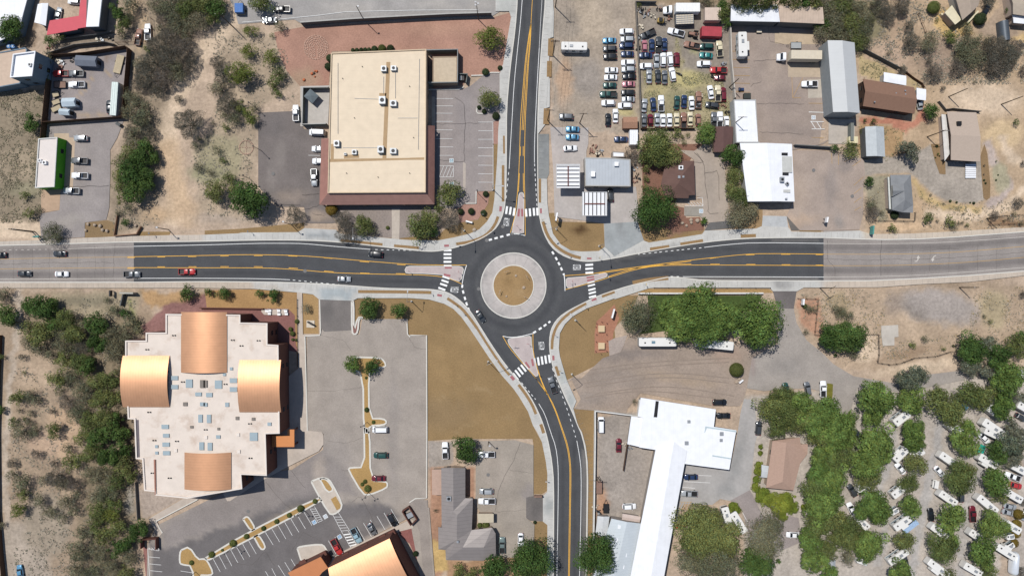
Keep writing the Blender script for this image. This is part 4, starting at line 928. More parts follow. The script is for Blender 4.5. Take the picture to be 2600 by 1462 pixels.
for q in (T(1,2,[(1010,478),(1160,470),(1167,440),(1158,115)]), T(1,2,[(1010,478),(1035,1430)]), T(1,2,[(2035,350),(2040,460),(2070,490)]) + T(2,2,[(10,470),(172,470),(175,1449)]) + T(2,3,[(172,660),(60,665),(0,705)]), T(0,3,[(1990,675),(1570,895),(1640,1010)]), T(2,0,[(190,905),(500,903),(545,880)]), T(2,0,[(620,765),(740,762),(820,735),(905,735)]), T(2,1,[(670,475),(668,598),(560,598)]), T(2,0,[(680,1080),(675,1130),(690,1145),(740,1147)])):
    strip(mb, W(q),.32,.42,.05)
props(mb.build('kerb', M_KERB), kind='structure')
# ================================================================ BUILDINGS
M_STUCCO = flat('tan_stucco', A(170,148,126),.9, amp=.08)
M_DOOR = flat('painted_door',(.12,.10,.09),.6, amp=.05)
def shrink(pts, d):
    """inset a closed world polygon by d metres (either winding)"""
    n = len(pts); ar = sum(pts[i][0] * pts[(i + 1) % n][1] - pts[(i + 1) % n][0] * pts[i][1] for i in range(n))
    s = 1 if ar > 0 else -1; out = []
    for i in range(n):
        p0 = Vector(pts[i - 1]); p1 = Vector(pts[i]); p2 = Vector(pts[(i + 1) % n])
        d1 = (p1 - p0).normalized(); d2 = (p2 - p1).normalized()
        n1 = Vector((-d1.y, d1.x)) * s; n2 = Vector((-d2.y, d2.x)) * s
        b = n1 + n2
        k = d / max(.35,(1 + n1.dot(n2)))
        out.append(tuple(p1 + b * k))
    return out
def WZ(pts, z): return [tuple(P(p[0], p[1], z)[:2]) for p in pts]
def wall_openings(root, ring, h, door_edges=1, every=5.5, w=1.3, wh=1.3, sill=1.0, mat=None, only=None, storeys=1):
    n = len(ring); cnt = 0; doors = 0
    cx = sum(p[0] for p in ring) / n; cy = sum(p[1] for p in ring) / n
    for i in range(n):
        if only is not None and i not in only: continue
        a = Vector(ring[i]); b = Vector(ring[(i + 1) % n]); L = (b - a).length
        if L < 3.2: continue
        t = (b - a) / L; nm = Vector((t.y, -t.x))
        m = (a + b) / 2
        ins = inpoly(np.array([m.x + nm.x * .2]), np.array([m.y + nm.y * .2]), ring)[0]
        if ins: nm = -nm
        rz = math.atan2(t.y, t.x); k = max(1, int(L / every))
        for j in range(k):
            c = a + t * L * (j + .5) / k + nm * .03
            if doors < door_edges and j == k // 2:
                mb = MB().box((c.x, c.y, 1.35),(1.1,.08,2.1), rz); mb.build('door', M_DOOR, root); doors += 1
            else:
                for s in range(storeys):
                    MB().box((c.x, c.y, sill + wh / 2 + .3 + s * 3.6),(w, .08, wh), rz).build('window', mat or M_GLASS, root)
            cnt += 1
            if cnt > 22: return
def building(name, label, cat, pts, h, roofm, wallm, par=.5, parm=None, tw=.25, every=6, group=None, windows=True, inset_roof=True, storeys=1):
    """flat-roofed building; pts = roof outline in photograph pixels"""
    ring = WZ(pts, h)
    root = empty(name, (0,0,0)); props(root, label, cat, group)
    MB().prism(ring, 0, h - .02, top=False).build('wall', wallm, root)
    inn = shrink(ring, tw)
    mb = MB(); mb.add([(p[0], p[1], h - par) for p in inn],[tuple(range(len(inn)))]); mb.build('roof', roofm, root)
    n = len(ring)
    mb = MB()
    out = shrink(ring, -.04)
    for i in range(n):
        j = (i + 1) % n
        mb.add([(*out[i], h),(*out[j], h),(*inn[j], h),(*inn[i], h),(*out[i], h - .25),(*out[j], h - .25),(*inn[j], h - par - .01),(*inn[i], h - par - .01)],[(0,1,2,3),(1,0,4,5),(3,2,6,7)])
    mb.build('parapet', parm or wallm, root)
    if windows: wall_openings(root, ring, h, every=every, storeys=storeys)
    return root
def roofed(name, label, cat, verts, faces, roofm, wallm, eave, over=.35, group=None, windows=True, every=5, names=None):
    """pitched roof: verts=(px,py,z) in photograph pixels, faces index them; eave = indices of the outline"""
    root = empty(name); props(root, label, cat, group)
    vw = [tuple(P(*v)) for v in verts]
    mb = MB(); mb.add(vw, faces)
    lo = [(v[0], v[1], v[2] - .18) for v in vw]
    n = len(eave); ev = []
    for i in range(n):
        a, b = eave[i], eave[(i + 1) % n]; ev.append(([vw[a], vw[b], lo[b], lo[a]],[(0,1,2,3)]))
    for v, f in ev: mb.add(v, f)
    mb.build('roof', roofm, root)
    ring = [vw[i][:2] for i in eave]; zs = [vw[i][2] for i in eave]
    inn = shrink(ring, over)
    z = min(zs)
    w = MB(); m = len(inn)
    w.add([(p[0], p[1],0) for p in inn] + [(p[0], p[1], q - .12) for p, q in zip(inn, zs)],[(i, (i + 1) % m, m + (i + 1) % m, m + i) for i in range(m)])
    w.build('wall', wallm, root)
    if windows: wall_openings(root, inn, z, every=every)
    return root
def gable(name, label, cat, c4, he, hr, axis, roofm, wallm, over=.35, **kw):
    """c4 = eave corners (clockwise from upper left); axis 0: ridge joins midpoints of sides 3-0 and 1-2; 1: of 0-1 and 2-3"""
    a, b, c, d = [(*p, he) for p in c4]
    def mid(p, q):
        # true midpoint lifted to ridge height: convert through world
        m = (P(*p) + P(*q)) / 2; f = (HC - hr) / HC * MPX
        return (m.x / f + 1300,731 - m.y / f, hr)
    if axis == 0: e, f = mid(d, a), mid(b, c); faces = [(0,4,5,1),(4,3,2,5)]; eave = [0,1,5,2,3,4]
    else: e, f = mid(a, b), mid(c, d); faces = [(0,4,5,3),(4,1,2,5)]; eave = [0,4,1,2,5,3]
    return roofed(name, label, cat, [a, b, c, d, e, f], faces, roofm, wallm, eave, over, **kw)
def unit(root, q, z, s=(1.6,1.4,1.1), rz=0, name='rooftop_unit', fan=True, mat=None):
    c = P(q[0], q[1], z + s[2])
    mb = MB().box((c.x, c.y, z + s[2] / 2), s, rz)
    o = mb.build(name, mat or M_UNIT, root)
    if fan:
        f = MB().tube((c.x, c.y, z + s[2] - .01),(c.x, c.y, z + s[2] + .05), min(s[0], s[1]) * .33, n=12)
        f.build('fan', M_DARKMET, o)
    return o
def sky_light(root, q, z, w, h, mat, rz=0):
    c = P(q[0], q[1], z + .3); MB().box((c.x, c.y, z + .15),(w * MPX, h * MPX, .3), rz).build('skylight', mat, root)
# --- big tan commercial building
m_tan = ribbed('tan_roof_membrane', A(243,224,196),1.6, R(90),.955,.8,0,.05,.06)
m_tan2 = flat('worn_tan_membrane', A(190,160,122),.85, amp=.06, scale=.8)
m_skirt = ribbed('red_brown_shingle', A(182,140,128),.45, R(90),.78,.8, width=.2)
m_skirt_e = ribbed('red_brown_shingle_side', A(172,126,114),.45,0,.78,.8, width=.2)
roofp = [(840.5,135),(1082,125),(1080.5,488.5),(832,490)]
b = building('commercial_building','large tan flat-roofed commercial building with red-brown skirt roof beside the north road','building', roofp, 7.0, m_tan, M_STUCCO, .35, flat('tan_parapet', A(222,200,170),.8), every=8)
def slab(root, name, pts, z, mat, t=.02):
    r = WZ(pts, z); MB().prism(r, z - t, z).build(name, mat, root)
zr = 6.68
for q in [[(981,158),(991,158),(981,402),(971,402)], T(1,1,[(1238,150),(2059,140),(2059,158),(1238,182)]) + [],[(1040,401),(1077,400),(1077,406),(1040,406)],[(963,237),(981,237),(980,246),(963,246)], T(1,1,[(1268,0),(1298,0),(1296,150),(1266,150)]), T(1,1,[(1398,110),(1550,105),(1552,140),(1400,145)])]:
    slab(b, 'walkway_pad', q, zr, m_tan2)
for q, s in (((974,174),(1.6,1.6,1.2)),((999,173),(1.6,1.4,1)),((970,254),(1.9,2.2,1.5)),((998,262),(1.9,1.7,1.2)),((854,364),(1.6,1.8,1.2)),((899,386),(1.4,1.4,.9)),((966,379),(1.8,2,1.5)),((998,383),(1.9,1.6,1.2)),((876,391),(.7,.7,.7))):
    unit(b, q, zr, s)
# skirt roof on the west, south and east
def PW(q, z): return tuple(P(q[0], q[1], z))
so = [(816,352,3.6),(811,520.5,3.6),(1103,519,3.6),(1104,319.5,3.6)]; si = [(834.5,352,6.2),(832,491,6.2),(1081,489.5,6.2),(1082.5,319,6.2)]
MB().add([PW(so[1][:2],3.6), PW(so[2][:2],3.6), PW(si[2][:2],6.2), PW(si[1][:2],6.2)],[(0,1,2,3)]).build('skirt_roof', m_skirt, b)
MB().add([PW(p[:2], p[2]) for p in (so[0], so[1], si[1], si[0])],[(0,1,2,3)]).build('skirt_roof', m_skirt_e, b)
MB().add([PW(p[:2], p[2]) for p in (so[2], so[3], si[3], si[2])],[(0,1,2,3)]).build('skirt_roof', m_skirt_e, b)
for q in T(2,1,[(240,600),(240,420),(240,240),(240,60)]) + T(2,0,[(240,1290)]) + T(1,1,[(1170,600),(1600,605),(2000,602)]):
    c = P(q[0], q[1],3.5); MB().box((c.x, c.y, 1.75),(.35,.35,3.5)).build('column', M_STUCCO, b)
# screened yards attached to it
m_dwall = flat('dark_block_wall', A(110,112,112),.9); m_grn = flat('grey_green_wall', A(120,128,124),.9, amp=.06)
def wall(name, label, pts, h, mat, w=.25, cat='wall', cap=None, closed=False, z0=0):
    p = W(pts + ([pts[0]] if closed else []))
    mb = MB(); strip(mb, p, w, h, z0)
    if cap:
        root = empty(name); props(root, label, cat); mb.build('panel', mat, root)
        m2 = MB(); strip(m2, p, w + .06, h + .06, h + .002); m2.build('cap', cap, root); return root
    return props(mb.build(name, mat), label, cat)
building('screened_yard_roof','small tan flat-roofed annex inside grey screen walls, east of the large tan building','annex', T(2,0,[(232,572),(478,568),(478,838),(232,842)]),3.0, flat('annex_roof', A(212,194,168),.85), M_STUCCO, .12, windows=False)
wall('screen_wall','grey-green screen wall round the small tan annex', T(2,0,[(180,545),(492,538),(490,862),(200,866)]),3.6, m_grn, cap=flat('wall_cap', A(150,152,150),.8))
wall('refuse_enclosure_wall','low wall round the bin enclosure east of the tan annex', T(2,0,[(492,765),(585,765),(572,850)]),2.2, m_grn)
wall('patio_wall','grey wall enclosing the paved patio west of the large tan building', T(1,0,[(1262,900),(1010,905),(1002,1270),(1240,1262)]),2.6, m_grn, .3, cap=flat('pale_wall_cap', A(190,188,182),.8))
wall('retaining_wall','long dark retaining wall along the top parking lot', T(1,0,[(985,258),(1500,222),(2059,192)]) + T(2,0,[(400,172),(825,160)]),2.6, m_dwall, .3, cap=flat('pale_wall_cap', A(190,188,182),.8))
# patio canopy
c = P(*T(1,0,[(1068,965)])[0],2.8); root = empty('patio_canopy',(c.x, c.y, 0), R(-40)); props(root, 'dark grey square canopy standing in the corner of the paved patio','canopy')
MB().add([(-1.7,-1.5,2.5),(1.7,-1.5,2.5),(1.7,1.5,2.5),(-1.7,1.5,2.5),(0,0,3.1)],[(0,1,4),(1,2,4),(2,3,4),(3,0,4)]).build('fabric_top', flat('grey_canvas', A(110,120,125),.9), root)
for sx in (-1,1):
    for sy in (-1,1): MB().box((sx * 1.6, sy * 1.4,1.3),(.08,.08,2.5)).build('leg', M_DARKMET, root)

# --- church complex
m_cream = flat('cream_roof_membrane', A(240,226,212),.85, amp=.06, scale=.35, stain=A(206,182,162)); m_maroon = flat('maroon_stucco', A(112,74,64),.9)
m_cap = flat('cream_cap', A(246,234,222),.8, amp=.02)
cu_n = ribbed('copper_roof_ns',(.57,.31,.175),.8, R(90),.82,.5,.52,.06,.08); cu_e = ribbed('copper_roof_ew',(.57,.31,.175),.8,0,.82,.5,.52,.06,.08)
H2 = 9.6
rp2 = [(420.5,797),(609.6,799),(609.6,819),(678.6,820.4),(678.6,874),(706.4,876),(709.7,1100),(674,1101),(677,1207),(612,1204),(614.7,1240.4),(474.7,1264.7),(394,1256.4),(392.7,1247.5),(366,1245),(361,1165.4),(344.7,1164),(341,1064),(324.5,1063),(318,901),(318,864.6),(370,864.6),(370,844.4),(420.5,844.4)]
ch = building('church_building','large cream flat-roofed church with four curved copper roof vaults','church', rp2, H2, m_cream, m_maroon, .35, m_cap, .35, every=9, storeys=2)
for _o in [o for o in ch.children if o.name.startswith('window')][22:]: pass
m_gablew = flat('dark_gable_wall',(.03,.032,.036),.6)
def vault(root, x0, y0, x1, y1, axis, zb, rise, mat, n=18, name='vault_roof'):
    a = P(x0, y0, zb + rise * .4); b_ = P(x1, y1, zb + rise * .4)
    xa, xb, ya, yb = a.x, b_.x, b_.y, a.y
    secs = []
    for k in range(n + 1):
        t = k / n; u = t; z = zb + rise * (1 - (2 * t - 1) ** 2)
        if axis == 'x': secs.append([(xa, ya + (yb - ya) * u, z),(xb, ya + (yb - ya) * u, z)])
        else: secs.append([(xa + (xb - xa) * u, ya, z),(xa + (xb - xa) * u, yb, z)])
    mb = MB(); vs = [p for s in secs for p in s]; mb.add(vs, [(2 * k, 2 * k + 1,2 * k + 3,2 * k + 2) for k in range(n)])
    o = mb.build(name, mat, root, smooth=True)
    me = o.data
    for e in (0,1):
        g = MB(); pr = [s[e] for s in secs]
        ins = .35 if e == 0 else -.35
        if axis == 'x': pr = [(p[0] + ins, p[1], p[2] - .06) for p in pr]
        else: pr = [(p[0], p[1] + ins, p[2] - .06) for p in pr]
        g.add(pr, [tuple(range(len(pr)))]); g.build('gable_wall', m_gablew, root)
    return o
vault(ch, 457,792,574,946,'y', H2 - .1,1.5, cu_n); vault(ch, 309,903,428,1034,'x', H2 - .1,1.5, cu_e)
vault(ch, 606,914,712,1047,'x', H2 - .1,1.5, cu_e); vault(ch, 466,1149,585,1243,'y', H2 - .1,1.4, cu_n)
slab(ch, 'porch_roof',[(690,1105),(730,1105),(730,1090),(747,1090),(747,1134),(690,1134)],5.2, ribbed('copper_porch', A(222,148,92),.42, R(90),.8,.5,.3,.04),.35)
for a_, b_ in (((974,195),(974,240)),((1004,182),(1004,250)),((870,375),(960,375)),((900,250),(960,252)),((1010,300),(1060,300)),((858,160),(858,340)),((1065,150),(1062,380))):
    MB().tube(PW(a_, zr + .12), PW(b_, zr + .12),.05, n=5).build('conduit', M_UNIT, b)
for q in ((870,200),(900,300),(1040,220),(1050,350),(880,440),(960,450),(1040,440),(920,170)):
    c = P(*q, zr); MB().tube((c.x, c.y, zr),(c.x, c.y, zr + .4),.13, n=7).build('vent_pipe', M_DARKMET, b)
for q in ((693,1131),(744,1131),(744,1093)):
    c = P(*q, 4.8); MB().box((c.x, c.y, 2.4),(.4,.4,4.8)).build('column', m_maroon, ch)
m_sk = flat('skylight_glass', A(172,188,194),.3,0, amp=.04); m_skg = flat('grey_grille', A(140,132,124),.8, amp=.15, scale=6)
sp = [(0,2,1752,900,17,10),(0,2,1753,990,17,10),(0,2,1900,955,16,20),(0,2,1993,1063,15,9),(0,2,2035,1163,12,9),(0,2,2013,1307,10,19),(0,2,1658,1390,17,10),(1,2,135,965,17,20),(1,2,287,925,18,11),(1,2,287,1015,18,11),(1,2,265,807,7,7),(1,2,43,1070,15,10),(1,2,222,1168,9,10),
      (1,2,40,1310,10,20),(1,2,195,867,7,6),(1,2,648,1363,9,8),(0,3,1668,37,15,9),(0,3,1667,127,17,10),(0,3,1672,213,17,10),(0,3,1572,147,7,7),(0,3,1574,212,7,7),(0,3,2025,143,11,19),(1,3,50,148,11,19),(1,3,133,50,10,8),(1,3,490,48,19,20),(1,2,5,1168,9,9)]
for c_, r_, x, y, w_, h_ in sp: sky_light(ch, T(c_, r_, [(x, y)])[0], H2 - .35, w_, h_, m_sk)
for c_, r_, x, y, w_, h_ in [(0,2,2035,960,12,19),(1,2,5,960,9,17),(0,2,1860,1163,10,9),(1,2,325,1305,8,8),(1,2,487,1313,8,7),(0,2,1925,1393,7,6),(1,2,137,1412,6,6)]: sky_light(ch, T(c_, r_, [(x, y)])[0], H2 - .35, w_, h_, m_skg)
for c_, r_, x, y in [(0,2,1745,473),(0,2,1476,615),(0,2,1835,940),(0,2,1496,1245),(1,2,278,520),(1,2,537,525),(1,2,205,963),(1,2,451,1360),(0,3,1548,87),(0,3,1775,95),(0,3,1530,415),(0,3,1702,465),(1,3,456,265),(1,2,365,577),(1,2,5,1420)]:
    q = T(c_, r_, [(x, y)])[0]; c = P(*q, H2); mb = MB()
    for s in (-.35,.35): mb.tube((c.x + s, c.y, H2 - .36),(c.x + s, c.y, H2 - .05),.2, n=8)
    mb.build('roof_drain', M_DARKMET, ch)
for c_, r_, x, y in [(1,3,333,28),(1,3,340,198),(1,3,10,55),(0,3,1765,187)]: sky_light(ch, T(c_, r_, [(x, y)])[0], H2 - .35,7,8, m_cap)
# lower inner roof steps of the west wing
c = T(0,3,[(1545,280),(1560,280),(1565,632),(1555,632)]); slab(ch, 'parapet_step', c, H2 + .05, flat('brown_coping', A(180,130,112),.8),.5)
c = T(0,2,[(1372,1320),(1390,1320),(1390,1560),(1372,1560)]); slab(ch, 'roof_well',[(c[0][0], c[0][1]),(c[1][0] + 1, c[1][1]),(355,1160),(346,1160)], H2 - .3, flat('grey_well', A(120,112,116),.9),.05)
# southern church hall
cu_r = ribbed('copper_roof_hall',(.57,.31,.175),.9, R(27),.82,.5,.52,.06,.08)  # orange copper metal, the roof's own colour
q = T(1,3,[(1240,1365),(1860,1068),(2059,1430),(2180,1700),(1560,1900)])
hall = empty('church_hall'); props(hall, 'church hall with orange copper roof at the bottom edge','church hall')
hz = 9.0
a0, a1, a2 = PW((833,1441), hz), PW((989,1366), hz), PW((1075,1530), hz); a3 = PW((880,1600), hz)
e1 = Vector(a1) - Vector(a0); nrm = Vector((-(Vector(a1) - Vector(a2)).y, (Vector(a1) - Vector(a2)).x, 0))
secs = []
v0 = Vector(a0); v1 = Vector(a1); v2 = Vector(a2); v3 = Vector(a3)
for k in range(15):
    t = k / 14; zz = 1.8 * math.sin(math.pi * t) ** .8 if 0 < t < 1 else 0
    secs.append([tuple(v0.lerp(v3, t) + Vector((0,0, zz))), tuple(v1.lerp(v2, t) + Vector((0,0, zz)))])
vs_ = [p for s in secs for p in s]
MB().add(vs_, [(2 * k, 2 * k + 1,2 * k + 3,2 * k + 2) for k in range(14)]).build('vault_roof', cu_r, hall, smooth=True)
MB().prism([a0[:2], a1[:2], a2[:2], a3[:2]],0, hz).build('wall', m_maroon, hall)
w0 = T(1,3,[(835,1415),(1165,1255),(1240,1365),(1180,1410),(1000,1640)])
slab(hall, 'wing_roof', w0,7.0, ribbed('copper_wing', A(220,146,98),.42, R(-27),.85,.55,.3,.04),.3)
MB().prism(shrink(WZ(w0,7.0),.3),0,6.7).build('wing_wall', m_maroon, hall)
for x, y in ((985,1310),(1190,1225),(1420,1245),(1610,1155),(1790,1060),(1880,1015)):
    c = P(*T(1,3,[(x, y)])[0],3.4); mb = MB(); mb.box((c.x, c.y, 3.4),(2.0,1.4,.3), R(27)); mb.box((c.x + .3, c.y - .4,1.7),(.5,.5,3.3), R(27)); mb.build('entrance_canopy', m_maroon, hall)
wall('refuse_enclosure_wall','maroon bin enclosure beside the angled parking row', T(1,3,[(1995,780),(2059,735),(2140,860),(2080,920)]),2.0, m_maroon, .3, closed=True)
wall('refuse_enclosure_wall','maroon bin enclosure beside the round dark tree at bottom left', T(0,3,[(1450,1150),(1450,1060),(1600,1050),(1600,1160)]),2.2, m_maroon, .3)

# --- motel with white roofs
m_white = M_WHITE; m_motelw = flat('motel_wall', A(170,160,150),.9)  # motel walls: one even warm grey on every side
mo = empty('motel_building'); props(mo, 'long white-roofed motel of joined wings south of the gravel lot','motel')
def wing(root, pts, h, rm, wm=m_motelw, ridge=None, par=.15):
    ring = WZ(pts, h); MB().prism(shrink(ring, .5),0, h - .2, top=False).build('wall', wm, root)
    if ridge:   # roof with a slight ridge down the middle
        n = len(pts); mb = MB(); vs = [(*p, h) for p in ring]; ra, rb = [PW(q, h + ridge[2]) for q in ridge[:2]]
        mb.add(vs + [ra, rb],[(0,4,5,3),(4,1,2,5),(0,1,4),(3,5,2)]); mb.prism(ring, h - .25, h, top=False); return mb.build('roof', rm, root)
    mb = MB().prism(ring, h - .3, h); return mb.build('roof', rm, root)
wing(mo, T(3,2,[(265,1098),(1020,1215),(1000,1390),(1225,1425)]) + T(3,3,[(1155,380),(715,322),(410,180),(250,155)]) + T(3,2,[(290,1300),(235,1285)]),4.6, m_white)
wing(mo, T(3,2,[(170,1285),(295,1300)]) + T(3,3,[(250,150),(130,122)]),4.2, m_white)
wing(mo, T(3,3,[(420,150),(730,190),(480,1560),(140,1560)]),4.9, m_white, ridge=(T(3,3,[(600,100)])[0], T(3,3,[(350,1560)])[0],.8))
for c_, r_, x, y, w_, h_ in [(3,3,727,113,9,9),(3,3,585,207,10,10),(3,3,378,755,9,9),(3,2,750,1338,7,7),(3,3,1080,20,9,9),(3,3,1075,85,7,7)]: sky_light(mo, T(c_, r_, [(x, y)])[0],4.7, w_, h_, M_UNIT)
slab(mo, 'roof_well', T(3,2,[(415,1130),(447,1133),(430,1295),(395,1293)]),4.63, M_DARKMET, .02)
slab(mo, 'roof_edge_flashing', T(3,2,[(915,1385),(1228,1430),(1226,1445),(930,1402),(910,1449),(905,1449)]),4.66, flat('blue_grey_flashing', A(196,212,216),.6),.05)
slab(mo, 'roof_edge_flashing', T(3,3,[(985,232),(1172,262),(1172,275),(985,245)]),4.7, flat('blue_grey_flashing', A(196,212,216),.6),.08)
for x, y in ((508,720),(456,970),(404,1217)):
    c = P(*T(3,3,[(x, y)])[0],5.3); MB().tube((c.x, c.y, 5),(c.x, c.y, 5.5),.12, n=6).build('vent_pipe', M_UNIT, mo)
ringm = [P(*q, 2.2) for q in T(3,3,[(700,330),(600,900),(500,1440)])]
m_ribw = ribbed('pale_blue_metal', A(214,222,226),.9, R(98),.93,.5,.1,.03)
g1 = gable('metal_shed','pale metal-roofed shed with skylight strips beside the white motel at the bottom','shed', T(3,3,[(-30,870),(275,920),(180,1600),(-250,1560)]),4.0,4.8,1, m_ribw, m_motelw, windows=False)
for x, y in ((90,960),(62,1092),(70,1230),(45,1350)): sky_light(g1, T(3,3,[(x, y)])[0],4.25,27,9, m_white, R(-8))
gable('metal_shed','grey lean-to metal shed against the white compound wall','shed', T(2,3,[(1890,845),(2010,850),(1980,1100),(1870,1010)]),3.0,3.3,1, flat('pale_lean_to', A(214,216,216),.6), m_motelw, windows=False)
gable('storage_shed','small pinkish shed behind the parked white car in the compound','shed', T(3,3,[(80,820),(265,850),(255,908),(75,880)]),2.5,2.7,0, flat('pink_shed_roof', A(214,196,186),.8), m_motelw, windows=False)
# pink house in the park
m_pink = flat('pinkish_shingle', A(186,156,138),.9, amp=.08, scale=2); m_pw = flat('park_house_wall', A(190,170,150),.9)
ph = T(3,3,[(1590,90),(1865,55),(1872,125),(1945,120),(1942,220),(1868,315),(1800,588),(1525,560)])
roofed('park_house','pinkish-brown shingled house among the dense green park trees','house',[(*p, 3.4) for p in ph] + [(*T(3,3,[(1730,110)])[0],4.6),(*T(3,3,[(1690,500)])[0],4.6)],[(0,1,8),(1,2,3,4,5,8),(8,5,6,9),(9,6,7),(0,8,9,7)], m_pink, m_pw, list(range(8)),.5)
gable('porch_awning','pale square awning on the west side of the pink house','awning', T(3,3,[(1480,330),(1565,345),(1555,462),(1475,455)]),2.7,3.0,0, flat('pale_awning', A(206,210,210),.7), m_pw, windows=False)
gable('small_shed','grey metal shed under trees at the bottom of the park','shed', T(4,3,[(90,1280),(165,1285),(160,1500),(70,1500)]),2.6,3.0,1, flat('grey_shed', A(176,182,186),.6), m_pw, windows=False)

# --- grey metal-roofed office south
m_gm = ribbed('grey_standing_seam_h', A(158,150,146),1.1, R(90),.8,.5,.15,.06,.1); m_gmv = m_gm; m_ofw = flat('office_wall', A(180,160,140),.9)
v = [T(2,3,[p])[0] for p in [(318,362),(438,362),(560,362),(560,665),(637,668),(632,822),(625,985),(830,962),(865,1022),(868,1250),(740,1293),(365,1287),(360,1185),(290,1180),(288,955),(322,960)]]
zs = [3.6,5.2] + [3.6] * 14
vv = [(*p, z) for p, z in zip(v, zs)] + [(*T(2,3,[(440,795)])[0],5.2),(*T(2,3,[(475,840)])[0],5.4),(*T(2,3,[(475,1085)])[0],5.4),(*T(2,3,[(535,1160)])[0],5.4),(*T(2,3,[(745,1160)])[0],5.2)]
fc = [(0,1,16,17,18,15),(1,2,3,16),(16,3,4,17),(17,4,5),(17,5,6,18),(18,6,7,20,19),(7,8,20),(8,9,20),(20,9,10),(19,20,10,11),(18,19,11,12),(18,12,13),(18,13,14),(18,14,15)]
of = roofed('office_building','rambling office with grey standing-seam metal roof beside the south road','building', vv, fc, m_gm, m_ofw, list(range(16)),.5)
unit(of, T(2,3,[(394,672)])[0],4.4,(1.4,1.4,1.0)); unit(of, T(2,3,[(483,1105)])[0],5.2,(.6,.6,.7), fan=False)
gable('porch_roof','pinkish flat awning on the west side of the grey-roofed office','awning', T(2,3,[(222,378),(318,376),(322,635),(225,632)]),3.0,3.05,1, flat('pink_awning', A(196,166,148),.8), m_ofw, windows=False)
gable('entrance_awning','cream flat entrance awning east of the grey-roofed office','awning', T(2,3,[(680,822),(845,822),(845,910),(690,912)]),3.0,3.04,0, flat('cream_awning', A(206,194,170),.8), m_ofw, windows=False)
# --- gas station
m_gs = ribbed('grey_ribbed_roof', A(190,196,202),.9,0,.86,.5,.2,.05,.1)
gs = building('gas_station_shop','grey ribbed-metal roofed filling station shop behind the two canopies','shop', T(2,1,[(1760,135),(2059,140),(2220,155),(2222,425),(1768,420)]),4.2, m_gs, m_motelw, .1, flat('pale_wall_cap', A(190,188,182),.8), every=5)
unit(gs, T(2,1,[(1845,300)])[0],4.1,(1.2,1.6,1), mat=M_SIGNW, fan=False); unit(gs, T(3,1,[(22,200)])[0],4.1,(1.2,1.2,.9), mat=M_SIGNW, fan=False)
building('flat_roof_shed','small white-roofed store behind the filling station shop','shed', T(2,1,[(2040,75),(2059,75),(2160,82),(2160,132),(2040,130)]),3.2, m_white, m_motelw, .1, windows=False)
m_beam = flat('rust_beam', A(120,70,62),.7)
def pump_canopy(x0, y0, x1, y1, nb, vert, label):
    h = 5.2; a = P(*T(2,1,[(x0, y0)])[0], h); b_ = P(*T(2,1,[(x1, y1)])[0], h)
    cx, cy = (a.x + b_.x) / 2,(a.y + b_.y) / 2; w, d = b_.x - a.x, a.y - b_.y
    root = empty('pump_canopy',(cx, cy, 0)); props(root, label, 'canopy','filling station canopies')
    MB().box((0,0, h - .25),(w - .2, d - .2,.12)).build('deck', m_white, root)
    mb = MB()
    for s in (-1,1): mb.box((0, s * d / 2, h - .2),(w + .1,.1,.5)); mb.box((s * w / 2,0, h - .2),(.1, d - .1,.5))
    mb.build('fascia', flat('white_fascia',(.6,.6,.6),.6), root)
    for k in range(nb):
        t = (k + .5) / nb - .5
        MB().box((t * w, 0, h - .07),(.2, d - .2,.22)).build('joist', M_DARKMET, root) if vert else MB().box((0, t * d, h - .07),(w - .2,.2,.22)).build('joist', M_DARKMET, root)
    (MB().box((0,0, h + .1),(w - 1,.3,.1)) if vert else MB().box((0,0, h + .1),(.3, d - 1,.1))).build('ridge_beam', m_beam, root)
    for s in (-1,1):
        MB().box(((s * w * .3,0, h / 2 - .2) if vert else (0, s * d * .3, h / 2 - .2)),(.35,.35, h - .4)).build('column', flat('white_fascia',(.6,.6,.6),.6), root)
        mb = MB().box(((s * w * .3,.9,1.1) if vert else (.9, s * d * .3,1.1)),(.9,.6,1.7)); mb.build('fuel_pump', M_SIGNW, root)
pump_canopy(1476,203,1711,440,6, False, 'upper white pump canopy with horizontal dark joists at the filling station')
pump_canopy(1738,482,1983,718,6, True, 'lower white pump canopy with vertical dark joists at the filling station')
# --- brown hip-roof house
m_br = ribbed('brown_shingle', A(116,90,82),.5, R(90),.88,.9, width=.2)
v = [T(3,1,[p])[0] for p in [(545,170),(802,168),(812,512),(748,516),(745,545),(520,540),(470,400),(500,250)]]
bv = [(*p, 3.2) for p in v] + [(*T(3,1,[(690,300)])[0],5.0),(*T(3,1,[(640,400)])[0],5.0)]
hs = roofed('brown_house','dark brown hip-roofed house beside the round bright green tree','house', bv, [(0,1,8),(1,2,8),(2,3,9,8),(3,4,9),(4,5,9),(5,6,9),(6,7,8,9),(7,0,8)], m_br, M_STUCCO, list(range(8)),.5)
unit(hs, T(3,1,[(670,235)])[0],4.2,(1.3,1.2,.8), mat=M_SIGNW); unit(hs, T(3,1,[(652,330)])[0],4.6,(.7,.8,.5), fan=False); unit(hs, T(3,1,[(693,328)])[0],4.6,(.6,.6,.5), fan=False)
gable('garage','dark brown flat garage roof beside the white L-shaped shop','garage', T(3,0,[(990,1275),(1195,1275),(1195,1500),(1180,1780)])[:2] + T(3,1,[(1180,85),(1000,80)]),3.0,3.6,1, flat('brown_flat_roof', A(108,82,78),.9), M_STUCCO, windows=False)
